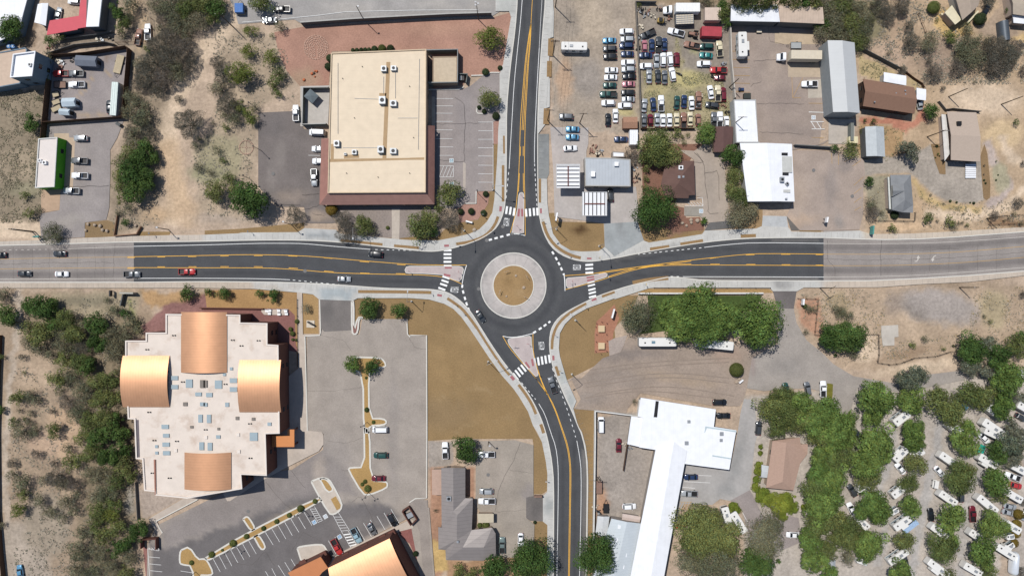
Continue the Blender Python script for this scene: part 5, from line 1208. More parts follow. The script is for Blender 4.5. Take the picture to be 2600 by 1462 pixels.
# --- white workshop
m_ww = flat('workshop_wall', A(190,190,186),.8)
ws = gable('workshop_building','large white-roofed workshop with grey skylight panels north of the road','workshop',[T(3,1,[p])[0] for p in [(1262,-10),(1785,0),(1812,578),(1340,577)]],4.8,5.6,1, m_white, m_ww, .3)
m_pan = flat('grey_skylight', A(206,206,200),.5)
for x, y, w_, h_, m_ in [(1505,95,19,7, m_pan),(1515,297,19,7, m_pan),(1522,470,19,7, m_pan),(1735,472,17,7, m_pan),(1713,100,15,6.5, M_DARKMET),(1722,300,15,6.5, M_DARKMET)]: sky_light(ws, T(3,1,[(x, y)])[0],5.0, w_, h_, m_)
slab(ws, 'worn_roof_panel', T(3,1,[(1685,125),(1785,125),(1790,285),(1690,285)]),5.25, m_pan, .1)
unit(ws, T(3,1,[(1690,355)])[0],5.1,(1.2,1.5,1)); unit(ws, T(3,1,[(1740,398)])[0],5.1,(.9,.9,.7), R(40)); unit(ws, T(3,1,[(1730,550)])[0],5.1,(.6,.5,.5), fan=False)
building('workshop_wing','narrow white flat-roofed wing joining the workshop on its upper left','workshop wing', T(3,0,[(1200,1002),(1422,1002),(1448,1449)]) + T(3,1,[(1450,-15),(1225,-15)]),4.2, m_white, m_ww, .15, windows=False)
# long shed at the top
m_tanr = ribbed('rusty_tan_ribbed', A(214,192,172),.8,0,.86,.8,0,.12)
ls = empty('long_shop_building'); props(ls, 'long shop with white and rusty tan roof halves at the top edge','building')
def shed_roof(root, pts, h0, h1, mat, name='roof'):   # pts: far edge two, near edge two
    a, b_, c_, d = [PW(p, z) for p, z in zip(pts, (h1, h1, h0, h0))]
    mb = MB().add([a, b_, c_, d],[(0,1,2,3)]); mb.add([a, b_, c_, d] + [(q[0], q[1], q[2] - .3) for q in (a, b_, c_, d)],[(3,2,6,7),(0,3,7,4),(1,0,4,5),(2,1,5,6)]); return mb.build(name, mat, root)
w1 = T(3,0,[(1175,45),(1642,50),(1665,222),(1170,212)]); w2 = T(3,0,[(1645,60),(2095,75),(2110,242),(1667,222)])
shed_roof(ls, w1,5.0,5.6, m_white); shed_roof(ls, w2,4.8,5.4, m_tanr)
for w_ in (w1, w2): MB().prism(shrink(WZ(w_, 5),.3),0,4.5).build('wall', m_dwall, ls)
for k in range(6):
    c = P(*T(3,0,[(1230 + k * 140,230)])[0],2); MB().box((c.x, c.y + .1,1.8),(3.0,.12,3.2)).build('roller_door', flat('roller_door',(.25,.25,.26),.6), ls)
# --- north-east buildings
m_lg = ribbed('light_grey_metal', A(206,208,208),.9, R(90),.97,.5,.1,.03)
gb = gable('metal_warehouse','tall light grey metal warehouse with shallow gable roof','warehouse', T(4,0,[(85,408),(355,430),(408,1138),(140,1128)]),6.6,7.4,1, m_lg, flat('warehouse_wall', A(160,166,168),.7),.05, windows=False)
gable('side_lean_to','white lean-to roof along the west wall of the grey warehouse','lean-to', T(4,0,[(66,580),(100,582),(125,945),(85,940)]),3.6,4.0,1, m_white, m_ww, windows=False)
m_brn = flat('brown_shingle_house', A(144,112,94),.9, amp=.06, scale=1.5)
h1 = gable('brown_roof_house','long brown shingled house east of the grey warehouse','house', T(4,0,[(440,795),(955,880),(958,1145),(440,1068)]),4.0,5.4,0, m_brn, flat('brown_house_wall', A(90,70,60),.9),.4)
for x, y in ((775,938),(868,912),(870,948),(560,1025)): unit(h1, T(4,0,[(x, y)])[0],4.7,(.35,.35,.4), fan=False, name='roof_vent')
gable('white_shed','white flat metal carport north of the long brown house','carport', T(4,0,[(650,728),(875,765),(875,862),(648,822)]),3.0,3.1,0, m_white, m_ww, windows=False)
gable('white_carport','small square white carport at the east end of the long brown house','carport', T(4,0,[(980,885),(1075,900),(1072,1012),(978,1000)]),2.8,2.9,0, m_white, m_ww, windows=False)
gable('grey_shed','pale grey shed below the grey warehouse with dark south wall','shed', T(4,0,[(462,1275),(650,1275),(665,1500),(665,1500)])[:2] + T(4,1,[(663,128),(475,122)]),3.6,4.4,1, flat('pale_grey_shed', A(196,202,204),.6), m_dwall, .1, windows=False)
m_th = flat('tan_shingle', A(196,178,162),.9, amp=.05, scale=2)
th = gable('tan_roof_house','tan shingled house behind the curved gravel drive','house', T(4,0,[(1285,1122),(1580,1132),(1650,1400),(1650,1400)])[:2] + T(4,1,[(1620,178),(1325,160)]),3.6,4.6,0, m_th, flat('brown_house_wall', A(90,70,60),.9),.5)
unit(th, T(4,0,[(1413,1240)])[0],3.9,(1.2,1.2,.9), mat=M_DARKMET)
gable('side_patio_roof','narrow white patio roof along the west side of the tan house','awning', T(4,0,[(1230,1150),(1275,1155),(1345,1400),(1330,1400)])[:2] + T(4,1,[(1330,70),(1262,170)]),2.4,2.5,1, flat('white_awning', A(226,222,216),.7), m_th, windows=False)
m_gh = ribbed('grey_shingle', A(146,148,150),.4, R(90),.88,.9, width=.2)
v = [T(4,1,[p])[0] for p in [(715,310),(920,308),(945,612),(943,690),(835,685),(735,660)]]
roofed('grey_house','small grey-shingled cottage with dormer near the east end of the road','house',[(*p, 4.0) for p in v] + [(*T(4,1,[(850,400)])[0],5.6),(*T(4,1,[(862,560)])[0],5.6)],[(0,1,6),(1,2,7,6),(2,3,4,7),(4,5,7),(5,0,6,7)], m_gh, flat('cottage_wall', A(180,176,166),.9), list(range(6)),.4)
_g = [o for o in bpy.data.objects if o.name == 'grey_house'][0]
_q = [PW(p, z) for p, z in ((T(4,1,[(738,415)])[0],4.9),(T(4,1,[(740,525)])[0],4.9),(T(4,1,[(855,470)])[0],5.75),(T(4,1,[(742,470)])[0],5.75))]
MB().add(_q, [(0,3,2),(3,1,2)]).build('dormer_roof', m_gh, _g)
MB().add([_q[0], _q[1], _q[3],(_q[0][0], _q[0][1],4.1),(_q[1][0], _q[1][1],4.1)],[(0,3,4,1),(0,1,2)]).build('dormer_front', flat('cottage_wall', A(180,176,166),.9), _g)
gable('porch_roof','pale porch roof along the west side of the grey cottage','porch', T(4,1,[(690,330),(712,332),(728,655),(705,652)]),2.8,3.0,1, flat('pale_porch', A(214,216,210),.7), m_th, windows=False)
# top right houses
trh = gable('corner_house','grey-tan roofed house with cream porch at the top right','house', T(4,0,[(1330,-160),(1560,-120),(1640,120),(1440,205)])[:1] + T(4,0,[(1640,-100),(1600,60),(1440,205),(1250,-10)])[:3],4.0,4.6,1, flat('grey_tan_roof', A(176,160,144),.9), flat('cottage_wall', A(180,176,166),.9), windows=False)
gable('cream_porch','cream flat porch roof attached to the top right house','porch', T(4,0,[(1262,130),(1335,55),(1430,200),(1368,250)]),3.2,3.3,1, flat('cream_porch', A(236,224,190),.7), m_th, windows=False)
wall('cream_garden_wall','cream low wall in front of the top right house', T(4,0,[(1210,150),(1310,270)]),1.0, flat('cream_porch', A(236,224,190),.7),.5)
wall('cream_garden_wall','cream wall on the east side of the top right house', T(4,0,[(1580,125),(1470,245)]),1.0, flat('cream_porch', A(236,224,190),.7),.5)
gable('edge_house','tan roofed house cut off by the top right corner','house', T(4,0,[(1920,-60),(2200,-40),(2200,180),(1950,145)]),4.0,4.6,0, flat('edge_tan_roof', A(190,176,158),.9), m_th, windows=False)
gable('edge_porch','white porch roof below the house at the right edge','porch', T(4,0,[(1945,155),(2100,175),(2100,245),(1955,232)]),2.8,2.9,0, m_white, m_th, windows=False)
# arched dark shed
c = P(*T(4,0,[(1865,315)])[0],1.5); r = empty('arched_shed',(c.x, c.y, 0), R(6)); props(r, 'dark grey arched storage shed near the right edge','shed')
mb = MB(); mb.loft([[(1.45 * math.cos(t), y, 1.0 + 1.6 * math.sin(t)) for t in [math.pi * k / 10 for k in range(11)]] + [(-1.45, y, 0),(1.45, y, 0)] for y in (-3,3)]); mb.build('arched_shell', ribbed('dark_arch_metal', A(96,104,112),.6, R(90),.8,.5,.3), r, smooth=True)
MB().box((0,-3.03,1),(1.6,.06,1.9)).build('door', M_DARKMET, r)

# --- west side buildings
m_gw = flat('green_wall', A(84,170,40),.8)
gr = building('green_trim_shop','narrow white-roofed shop with bright green east wall','shop', T(0,0,[(385,1395),(575,1380)]) + T(0,1,[(545,430),(352,440)]),4.6, flat('pinkish_white_roof', A(240,230,222),.8, amp=.03), m_gw, .3, flat('white_parapet', A(224,222,216),.7), every=5)
unit(gr, T(0,1,[(440,185)])[0],4.3,(1.2,1,.8), mat=M_SIGNW); unit(gr, T(0,1,[(395,165)])[0],4.3,(.8,.9,.7), mat=M_SIGNW)
m_teal = flat('blue_grey_wall', A(120,140,155),.8)
lo = building('low_tan_building','large low tan-roofed building at the left edge','building', T(0,0,[(-260,560),(10,525),(125,505),(250,480),(270,500),(200,840),(-20,880),(-260,900)]),4.0, flat('low_tan_roof', A(216,192,170),.85), m_teal, .2, windows=False)
tw = building('two_storey_building','two-storey blue-grey building with white roof rising from the low tan building','building', T(0,0,[(130,545),(355,515),(320,765),(100,780)]),8.5, m_white, m_teal, .6, m_white, storeys=2, every=4)
unit(tw, T(0,0,[(295,650)])[0],7.9,(.9,.9,.7)); 
building('white_roof_store','large white-roofed store in the top left corner','store', T(0,0,[(-260,-100),(300,-120),(180,330),(0,410),(-260,480)]),3.2, m_white, m_teal, .2, m_white, windows=False)
gable('small_white_shed','small white gabled shed between the store and the red-roofed shop','shed', T(0,0,[(380,45),(485,35),(460,262),(345,228)]),3.4,3.8,1, m_white, m_teal, windows=False)
m_redr = ribbed('red_metal_roof', A(206,84,96),.5, R(78),.9,.6,.1,.05)
rr = empty('red_roof_shop'); props(rr, 'L-shaped shop with red metal awning roof and white flat roof','shop')
slab(rr, 'roof', T(0,0,[(905,-140),(1040,-160),(992,268),(865,272)]),5.0, m_white, .4)
slab(rr, 'awning_roof', T(0,0,[(820,-120),(905,-130),(865,275),(780,290)]),4.0, m_redr, .2)
slab(rr, 'awning_roof', T(0,0,[(500,210),(800,160),(780,300),(468,355)]),3.9, m_redr, .2)
MB().prism(shrink(WZ(T(0,0,[(865,-140),(1040,-160),(992,268),(860,272)]),4.6),.2),0,4.6).build('wall', m_dwall, rr)
MB().prism(shrink(WZ(T(0,0,[(560,290),(780,240),(780,300),(560,340)]),3.6),.2),0,3.6).build('wall', m_dwall, rr)
# storage sheds in the fenced yard
def shed(label, c_, r_, x, y, w_, d_, h, rz, mat, hr=.7, group=None, nm='storage_shed'):
    c = P(*T(c_, r_, [(x, y)])[0], h * .7); root = empty(nm, (c.x, c.y, 0), R(rz)); props(root, label, 'shed', group)
    MB().box((0,0, h / 2),(w_, d_, h)).build('wall', mat, root)
    MB().add([(-w_ / 2 - .1,-d_ / 2 - .1, h),(w_ / 2 + .1,-d_ / 2 - .1, h),(w_ / 2 + .1, d_ / 2 + .1, h),(-w_ / 2 - .1, d_ / 2 + .1, h),(-w_ / 2,0, h + hr),(w_ / 2,0, h + hr)],[(0,1,5,4),(2,3,4,5),(1,2,5),(3,0,4)]).build('roof', mat, root)
    MB().box((w_ / 2 + .02,0,1),(.06,1.2,1.9)).build('door', M_DARKMET, root)
shed('dark grey gabled shed in the fenced yard at top left',0,0,880,622,6.2,2.9,2.4,-3, flat('dark_shed_metal', A(120,126,138),.6))
shed('larger pale blue-white shed in the fenced yard',0,0,705,1035,3.9,2.4,2.3,2, flat('pale_blue_shed', A(206,220,228),.6))
shed('smaller pale blue-white shed near the yard south fence',0,0,662,1132,3.0,1.7,2.1,-4, flat('pale_blue_shed', A(206,220,228),.6))
shed('small brown plank-roofed shed at the corner of the dealer lot',3,0,155,1240,4.2,3.2,2.4,0, flat('brown_plank', A(176,136,112),.9, amp=.15, scale=3))
def container(label, c_, r_, x, y, w_, d_, h, rz, mat, nm='storage_container', cat='container', z0=.4):
    c = P(*T(c_, r_, [(x, y)])[0], h * .8); root = empty(nm, (c.x, c.y, 0), R(rz)); props(root, label, cat)
    MB().box((0,0, h / 2 + .15),(w_, d_, h - .1)).build('body', mat, root)
    mb = MB()
    for k in range(int(w_ / .6)): mb.box((-w_ / 2 + .4 + k * .6,0, h + .12),(.12, d_ - .1,.06))
    mb.build('roof_ribs', mat, root)
    MB().box((w_ / 2 + .02,0, h / 2 + .15),(.05, d_ * .9, h * .85)).build('door', mat, root)
    return root
container('red storage container in the wrecking yard',3,0,975,325,6.0,2.9,2.6,-2, flat('red_container', A(184,70,80),.6, amp=.12))
container('tan metal storage container above the red one in the wrecking yard',3,0,985,150,4.8,3.8,2.6,0, flat('tan_container', A(222,202,186),.7, amp=.06))
container('long silver-grey trailer body along the east fence of the yard',0,0,1158,1000,1.9,10.0,3.0,-4, flat('silver_container', A(186,198,196),.5,.2), nm='storage_trailer')
container('small grey box beside the large dark trees at the lot corner',0,0,1190,1250,1.4,.9,1.2,-30, m_dwall, nm='equipment_box', cat='box')
container('pale blue-grey container by the trees of the top car yard',4,0,325,1330,.9,5.4,2.2,0, flat('grey_fencebox', A(130,134,128),.8), nm='storage_rack', cat='rack')
container('cream box by the round bush of the yard corner',4,0,338,1410,2.6,2.0,1.8,0, flat('cream_box', A(236,226,186),.8), nm='equipment_box', cat='box')
# white slatted patio by the tan house
c = P(*T(4,1,[(1512,275)])[0],0); sl = MB()
for k in range(7): sl.box((c.x, c.y + 1.9 - k * .62,.5),(3.2,.5,.12))
root = empty('white_platform'); props(root, 'white slatted platform on the gravel drive below the tan house','platform'); sl.build('deck', m_white, root); MB().box((c.x, c.y, .22),(2.6,3.6,.4)).build('base', m_motelw, root)
container('white box trailer at the lower corner of the dealer lot',3,0,192,1385,2.4,4.4,2.5,0, m_white, nm='storage_trailer', cat='trailer')
# ================================================================ TREES AND SHRUBS
def leafmat(name, col, var=.5):
    m, nt, b = nmat(name)
    at = nt.nodes.new('ShaderNodeAttribute'); at.attribute_name = 'Col'
    oi = nt.nodes.new('ShaderNodeObjectInfo')
    r = ramp(nt, oi.outputs['Random'],[(0,(1 - var * .5,1 - var * .35,1 - var * .5)),(1,(1 + var * .4,1 + var * .25,1 + var * .2))])
    c = mixc(nt, 'MULTIPLY',1.0, at.outputs[0], col); c = mixc(nt, 'MULTIPLY',1.0, c, r)
    nt.links.new(c, b.inputs['Base Color']); b.inputs['Roughness'].default_value = .75; b.inputs['Specular IOR Level'].default_value = .15
    tr = nt.nodes.new('ShaderNodeBsdfTranslucent'); nt.links.new(c, tr.inputs[0]); mx = nt.nodes.new('ShaderNodeMixShader'); mx.inputs[0].default_value = .12
    out = nt.nodes.get('Material Output'); nt.links.new(b.outputs[0], mx.inputs[1]); nt.links.new(tr.outputs[0], mx.inputs[2]); nt.links.new(mx.outputs[0], out.inputs[0])
    return m
KINDS = {  # leaf colour, leaf length/width, leaves per m2 of crown, clump size, randomness, description, category
    'lush': ((.106,.162,.044),.48,.19,27,.34,.5,'bright green leafy tree'),
    'deep': ((.054,.096,.026),.44,.19,27,.36,.5,'dark green leafy tree'),
    'olive': ((.122,.146,.052),.40,.15,24,.34,.8,'olive green tree'),
    'mesq': ((.158,.157,.104),.34,.11,24,.36,1.0,'dull grey-green tree'),
    'yellow': ((.125,.150,.036),.38,.13,26,.36,.8,'yellow-green tree'),
    'bare': ((.158,.146,.128),.62,.055,34,.36,1.0,'leafless grey tree'),
    'silver': ((.125,.140,.105),.42,.16,22,.28,.6,'blue-grey foliaged tree'),
    'ball': ((.080,.098,.030),.22,.14,110,.2,.5,'rounded green shrub'),
    'dball': ((.036,.054,.024),.22,.14,110,.2,.5,'rounded dark green shrub'),
    'amber': ((.20,.14,.03),.25,.14,90,.25,.6,'amber-yellow rounded shrub'),
    'hedge': ((.150,.185,.030),.28,.17,70,.34,.6,'yellow-green hedge shrub'),
    'palm': ((.075,.125,.03),.9,.10,12,.9,.3,'spiky yucca')}
BALLS = ('ball','dball','amber','hedge')
M_BARK = flat('bark',(.09,.07,.05),.9, amp=.2, scale=4)
LEAFM = {k: leafmat('foliage_' + k, v[0]) for k, v in KINDS.items()}
def crown_mesh(kind, Rr, H, seed):
    """Rr crown radius, H tree height; leaf-sized faces in clumps through the crown"""
    rng = np.random.default_rng(seed)
    col, ll, lw, dens, cs, rnd = KINDS[kind][:6]
    small = Rr < 1.4
    if small and kind not in BALLS + ('palm',): ll *= .55; lw *= .6; dens *= 2.2
    zc = H * .62; rz = H * .38
    if kind in BALLS: zc = H * .5; rz = H * .5
    nc = {'ball': 1,'dball': 1,'amber': 1}.get(kind, int(12 + Rr * 7))
    P_ = []; N_ = []; B_ = []
    area = 2 * math.pi * Rr * Rr * 1.3
    tot = int(min(9000, max(160, area * dens)))
    if kind == 'palm':
        tot = 46
        a = rng.random(tot) * 6.283; el = rng.random(tot) * 1.1
        d = np.stack([np.cos(a) * np.cos(el), np.sin(a) * np.cos(el), np.sin(el)],1)
        cen = d * Rr * .5 + np.array([0,0, H * .7]); L = np.full(tot, Rr); Wd = np.full(tot, Rr * .13)
        up = np.cross(d, np.array([0,0,1.0])); up /= np.linalg.norm(up, axis=1)[:, None] + 1e-6
        u = d * (L / 2)[:, None]; v = up * (Wd / 2)[:, None]; shade = .7 + .6 * rng.random(tot)
    elif kind == 'bare':
        # fine twigs radiating from branch ends
        a = rng.random(tot) * 6.283; r = np.sqrt(rng.random(tot)) * Rr * (1 + .18 * np.sin(a * 3 + seed) + .12 * np.sin(a * 7 + 2 * seed))
        zz = zc - rz * .5 + rz * 1.3 * np.sqrt(np.clip(1 - (r / Rr / 1.3) ** 2,0,1)) * (.5 + .6 * rng.random(tot))
        cen = np.stack([r * np.cos(a), r * np.sin(a), zz],1)
        d = np.stack([np.cos(a), np.sin(a),.5 + .6 * rng.random(tot)],1) + rng.normal(0,.55,(tot, 3)); d /= np.linalg.norm(d, axis=1)[:, None]
        s = rng.normal(0,1,(tot, 3)); s -= (s * d).sum(1)[:, None] * d; s /= np.linalg.norm(s, axis=1)[:, None]
        L = ll * (.5 + rng.random(tot)) * min(1.3,.5 + Rr * .2); u = d * (L / 2)[:, None]; v = s * (lw * (.6 + .9 * rng.random(tot)) / 2)[:, None]; shade = .55 + .8 * rng.random(tot)
    else:
        if nc == 1:
            C = np.array([[0,0, zc]]); CR = np.array([Rr]); CZ = np.array([rz])
            k = np.zeros(tot, int)
        else:
            a = rng.random(nc) * 6.283; q = np.sqrt(rng.random(nc)) * .80
            lob = 1 + .16 * np.sin(a * 2 + seed) + .12 * np.sin(a * 5 + seed * 3)
            rr = q * Rr * lob
            zz = zc + rz * np.sqrt(np.clip(1 - q ** 2,0,1)) * (.05 + 1.05 * rng.random(nc)) - rz * .2
            C = np.stack([rr * np.cos(a), rr * np.sin(a), zz],1); CR = Rr * cs * (.38 + .8 * rng.random(nc)); CZ = CR * .8
            pw = CR ** 2; k = rng.choice(nc, tot, p=pw / pw.sum())
        th = rng.random(tot) * 6.283; cz = rng.random(tot) * 1.35 - .35
        sr = np.sqrt(np.clip(1 - cz ** 2,0,1))
        n = np.stack([np.cos(th) * sr, np.sin(th) * sr, cz],1)
        rad = (.82 + .25 * rng.random(tot)) if nc > 1 else (.93 + .1 * rng.random(tot))
        if nc > 1:  # thin skirt of stray leaves, scalloped edge
            stray = rng.random(tot) < .16; rad = np.where(stray, 1 + .45 * rng.random(tot), rad)
        cen = C[k] + n * np.stack([CR[k], CR[k], CZ[k]],1) * rad[:, None]
        cen[:, 2] = np.maximum(cen[:, 2],.12)
        nn = n + rng.normal(0, rnd * .55,(tot, 3)) + np.array([0,0,.25]); nn /= np.linalg.norm(nn, axis=1)[:, None]
        # leaf sprays point outward and droop
        out = cen - np.array([0,0, zc]); out[:, 2] *= .3; out /= np.linalg.norm(out, axis=1)[:, None] + 1e-6
        d = out + rng.normal(0,.6,(tot, 3)); d -= (d * nn).sum(1)[:, None] * nn; d /= np.linalg.norm(d, axis=1)[:, None] + 1e-6
        s = np.cross(nn, d)
        sc = (.6 + .8 * rng.random(tot)) * min(1.15,.55 + .12 * Rr)
        u = d * (ll * sc / 2)[:, None]; v = s * (lw * (1.2 if kind in BALLS else 1.35) * sc / 2)[:, None]
        tone = .68 + .64 * rng.random(len(C)); shade = tone[k] * (.72 + .56 * rng.random(tot))
    vt = np.empty((tot, 4,3)); vt[:, 0] = cen - u; vt[:, 1] = cen - v * 1.0; vt[:, 2] = cen + u; vt[:, 3] = cen + v * 1.0
    vt = vt.reshape(-1,3)
    cols = np.repeat(shade, 4)[:, None] * np.array([1,1,1]); 
    hue = np.repeat(rng.random(tot),4); cols[:, 0] *= .85 + .35 * hue; cols[:, 2] *= 1.1 - .3 * hue
    me = bpy.data.meshes.new('crown'); n4 = tot * 4
    me.vertices.add(n4); me.vertices.foreach_set('co', vt.astype(np.float32).ravel())
    me.loops.add(n4); me.loops.foreach_set('vertex_index', np.arange(n4)); me.polygons.add(tot); me.polygons.foreach_set('loop_start', np.arange(0, n4,4)); me.polygons.foreach_set('loop_total', np.full(tot, 4))
    me.update(); colour_attr(me, cols); me.materials.append(LEAFM[kind])
    return me
def trunk_mesh(kind, Rr, H, seed):
    rnd = random.Random(seed); mb = MB()
    r0 = .05 + .045 * Rr; hh = H * (.35 if kind != 'bare' else .25)
    mb.tube((0,0,-.1),(0,0, hh), r0, r0 * .75,7)
    nb = 5 if Rr < 2.5 else 7
    if kind == 'bare': nb = 12
    for k in range(nb):
        a = k * 6.283 / nb + rnd.uniform(-.3,.3); l = Rr * rnd.uniform(.45,.75)
        m = (math.cos(a) * l * .5, math.sin(a) * l * .5, hh + (H - hh) * .35); e = (math.cos(a) * l, math.sin(a) * l, hh + (H - hh) * rnd.uniform(.45,.7))
        mb.tube((0,0, hh * .9), m, r0 * .55, r0 * .38,5); mb.tube(m, e, r0 * .38, r0 * .16,5)
        if kind in ('bare','mesq'):
            for j in range(4):
                b_ = a + rnd.uniform(-.7,.7); l2 = Rr * rnd.uniform(.75,1.02)
                mb.tube(m if j % 2 else e, (math.cos(b_) * l2, math.sin(b_) * l2, hh + (H - hh) * rnd.uniform(.5,.9)), r0 * .22, r0 * .07,4)
    me = bpy.data.meshes.new('trunk'); me.from_pydata(mb.v, [], mb.f); me.materials.append(M_BARK)
    return me
SIZES = [.5,.9,1.6,2.6,3.8,5.2,7.0]
CACHE = {}
def hfor(kind, r):
    if kind in BALLS: return 1.6 * r
    if kind == 'palm': return 1.2 * r + .6
    if kind == 'bare': return 1.15 * r + .8
    return {'lush': 1.35,'deep': 1.35,'olive': 1.15,'mesq': 1.05,'yellow': 1.2,'silver': 1.4}[kind] * r + .6
TN = [0]
def tree(kind, px, py, rpx, items, hs=1.0):
    r = rpx * MPX * {'mesq': 1.16,'olive': 1.07,'lush': 1.0}.get(kind, 1); TN[0] += 1
    si = min(range(len(SIZES)), key=lambda i: abs(math.log(SIZES[i] / r)))
    vi = TN[0] % 3; key = (kind, si, vi); S = SIZES[si]; H = hfor(kind, S)
    if key not in CACHE:
        CACHE[key] = (crown_mesh(kind, S, H, 100 * si + 10 * vi + len(kind)), trunk_mesh(kind, S, H, si * 7 + vi))
    cm, tm = CACHE[key]; s = r / S
    shrub = kind in BALLS + ('palm',) or r < 1.15
    c = P(px, py, H * s * .62 * hs)
    rnd = random.Random(TN[0]); 
    nm = {'palm': 'yucca_plant'}.get(kind, 'shrub' if shrub else ('bare_tree' if kind == 'bare' else 'tree'))
    root = empty(nm, (c.x, c.y, 0), rnd.uniform(0,6.28)); root.scale = (s, s, s * hs * rnd.uniform(.92,1.08))
    link('crown', cm, root)
    if kind in BALLS:
        ck = (kind, 'core')
        if ck not in CACHE:
            mb = MB().ball((0,0,.5),.5,14,9); me = bpy.data.meshes.new('stem'); me.from_pydata(mb.v, [], mb.f); me.shade_smooth(); colour_attr(me, .8); me.materials.append(LEAFM[kind]); CACHE[ck] = me
        o = link('inner_foliage', CACHE[ck], root); f = 1.5 if kind == 'hedge' else 1.78; o.scale = (S * f, S * f, H * f / 2.05)
    if not (kind in BALLS): link('trunk', tm, root)
    size = 'tiny' if r < .6 else 'small' if r < 1.3 else 'medium' if r < 2.9 else 'large' if r < 4.8 else 'very large'
    d = KINDS[kind][6]
    if shrub and kind not in BALLS + ('palm',): d = d.replace(' tree',' shrub')
    root['category'] = 'plant' if kind == 'palm' else 'shrub' if shrub else 'tree'
    items.append((root, size + ' ' + d, px, py))
def grove(zone, pts, ov=False, tile=None, group=None):
    items = []
    for it in pts:
        x, y, r, k = it[:4]; hs = it[4] if len(it) > 4 else 1.0
        if ov: q = (x * 1.00932, y * 1.00932); rr = r * 1.00932
        elif tile: q = T(*tile, [(x, y)])[0]; rr = r / 3.96
        else: q = (x, y); rr = r
        if 'caravan' in zone or 'park' in zone or 'belt' in zone or 'grove' in zone: rr *= .91
        tree(k, q[0], q[1], rr, items, hs)
    name_zone(items, zone, group)
grove('at the top left beside the red-roofed shop',[(298,28,20,'deep'),(312,62,20,'olive'),(335,10,22,'mesq'),(322,40,15,'mesq'),(305,90,12,'mesq'),(149,93,15,'olive'),(124,104,14,'deep'),(110,160,10,'mesq')], True)
grove('at the upper end of the dry wash',[(400,15,24,'mesq'),(430,15,28,'mesq'),(470,25,28,'olive'),(510,12,30,'olive'),(545,20,26,'deep'),(415,48,22,'bare'),(450,62,28,'mesq'),(500,52,26,'mesq'),(535,45,20,'olive'),(560,5,18,'mesq'),(480,2,22,'mesq')], True, group='trees in the upper wash')
grove('in the dry wash beside the fenced yard',[(430,92,26,'bare'),(400,115,26,'bare'),(460,122,28,'bare'),(482,152,18,'bare'),(425,148,30,'bare'),(382,155,25,'bare'),(368,190,30,'bare'),(415,195,28,'bare'),(350,212,20,'bare'),(442,178,24,'mesq'),(395,222,20,'bare'),(470,95,18,'mesq'),(350,160,14,'mesq'),(375,125,12,'olive'),(470,175,18,'bare'),(405,75,14,'mesq')], True, group='bare trees in the wash')
grove('in the wash beside the green-walled shop',[(328,240,17,'mesq'),(345,262,22,'mesq'),(327,285,20,'mesq'),(370,288,22,'mesq'),(345,312,22,'mesq'),(372,330,20,'bare'),(328,335,18,'bare'),(340,352,22,'mesq'),(368,372,24,'deep'),(330,382,22,'olive'),(350,400,26,'deep'),(388,398,18,'deep'),(310,412,24,'olive'),(334,438,34,'deep'),(368,446,28,'deep'),(342,478,32,'deep'),(300,462,20,'olive'),(310,500,16,'yellow'),(322,525,13,'mesq'),(316,560,11,'deep'),(300,535,9,'mesq'),(296,440,14,'yellow')], True, group='trees along the lower wash')
grove('west of the large tan building',[(632,78,19,'yellow'),(548,160,18,'bare'),(630,133,22,'yellow'),(603,186,35,'yellow'),(684,146,23,'yellow'),(700,186,20,'olive'),(686,210,15,'olive'),(560,192,22,'bare'),(552,225,20,'mesq'),(575,262,26,'bare'),(598,268,18,'olive'),(560,285,14,'mesq'),(628,294,22,'yellow'),(590,300,18,'mesq'),(697,237,12,'olive'),(655,8,28,'olive'),(690,222,10,'olive'),(478,311,36,'bare'),(705,68,14,'mesq'),(684,90,7,'olive'),(450,250,11,'bare'),(490,366,11,'mesq'),(500,350,7,'deep'),(570,322,11,'olive'),(536,310,6,'mesq'),(545,485,28,'olive'),(576,452,17,'olive'),(628,505,46,'deep'),(600,480,22,'olive'),(548,380,13,'mesq'),(560,405,10,'olive'),(500,420,12,'mesq'),(530,435,10,'mesq'),(640,270,12,'mesq'),(742,541,22,'bare')], True)
grove('along the north wall of the large tan building',[(1487,505,20,'dball'),(1528,503,20,'dball'),(1572,500,20,'dball'),(1612,498,20,'dball'),(1650,498,20,'dball'),(1705,493,32,'dball'),(1780,487,40,'ball'),(1865,484,36,'dball')], tile=(1,0), group='clipped shrubs north of the tan building')
grove('against the west wall of the large tan building',[(1255,583,38,'dball'),(1240,668,38,'dball')], tile=(1,0), group='clipped shrubs west of the tan building')
grove('in the pink gravel beside the north road',[(820,395,145,'yellow'),(763,723,36,'dball'),(910,683,25,'dball')], tile=(2,0))
grove('on the parking island beside the north road',[(810,1005,118,'olive'),(698,1080,24,'dball'),(750,1120,28,'dball'),(868,1165,42,'dball')], tile=(2,0))
grove('in front of the large tan building',[(1270,655,60,'amber'),(1385,750,85,'bare'),(1430,880,110,'bare'),(1590,810,100,'olive'),(1690,880,55,'mesq'),(1560,770,50,'deep'),(1838,840,19,'ball')], tile=(1,1))
grove('on the corner northwest of the roundabout',[(385,500,130,'olive'),(300,640,60,'olive'),(400,760,105,'bare'),(200,770,110,'olive'),(90,830,135,'olive'),(230,880,60,'deep'),(765,500,30,'dball'),(620,675,34,'dball'),(743,690,31,'dball'),(513,678,32,'dball')], tile=(2,1))
grove('west of the fenced storage yard',[(86,313,24,'deep'),(104,250,9,'mesq'),(108,350,9,'yellow')])
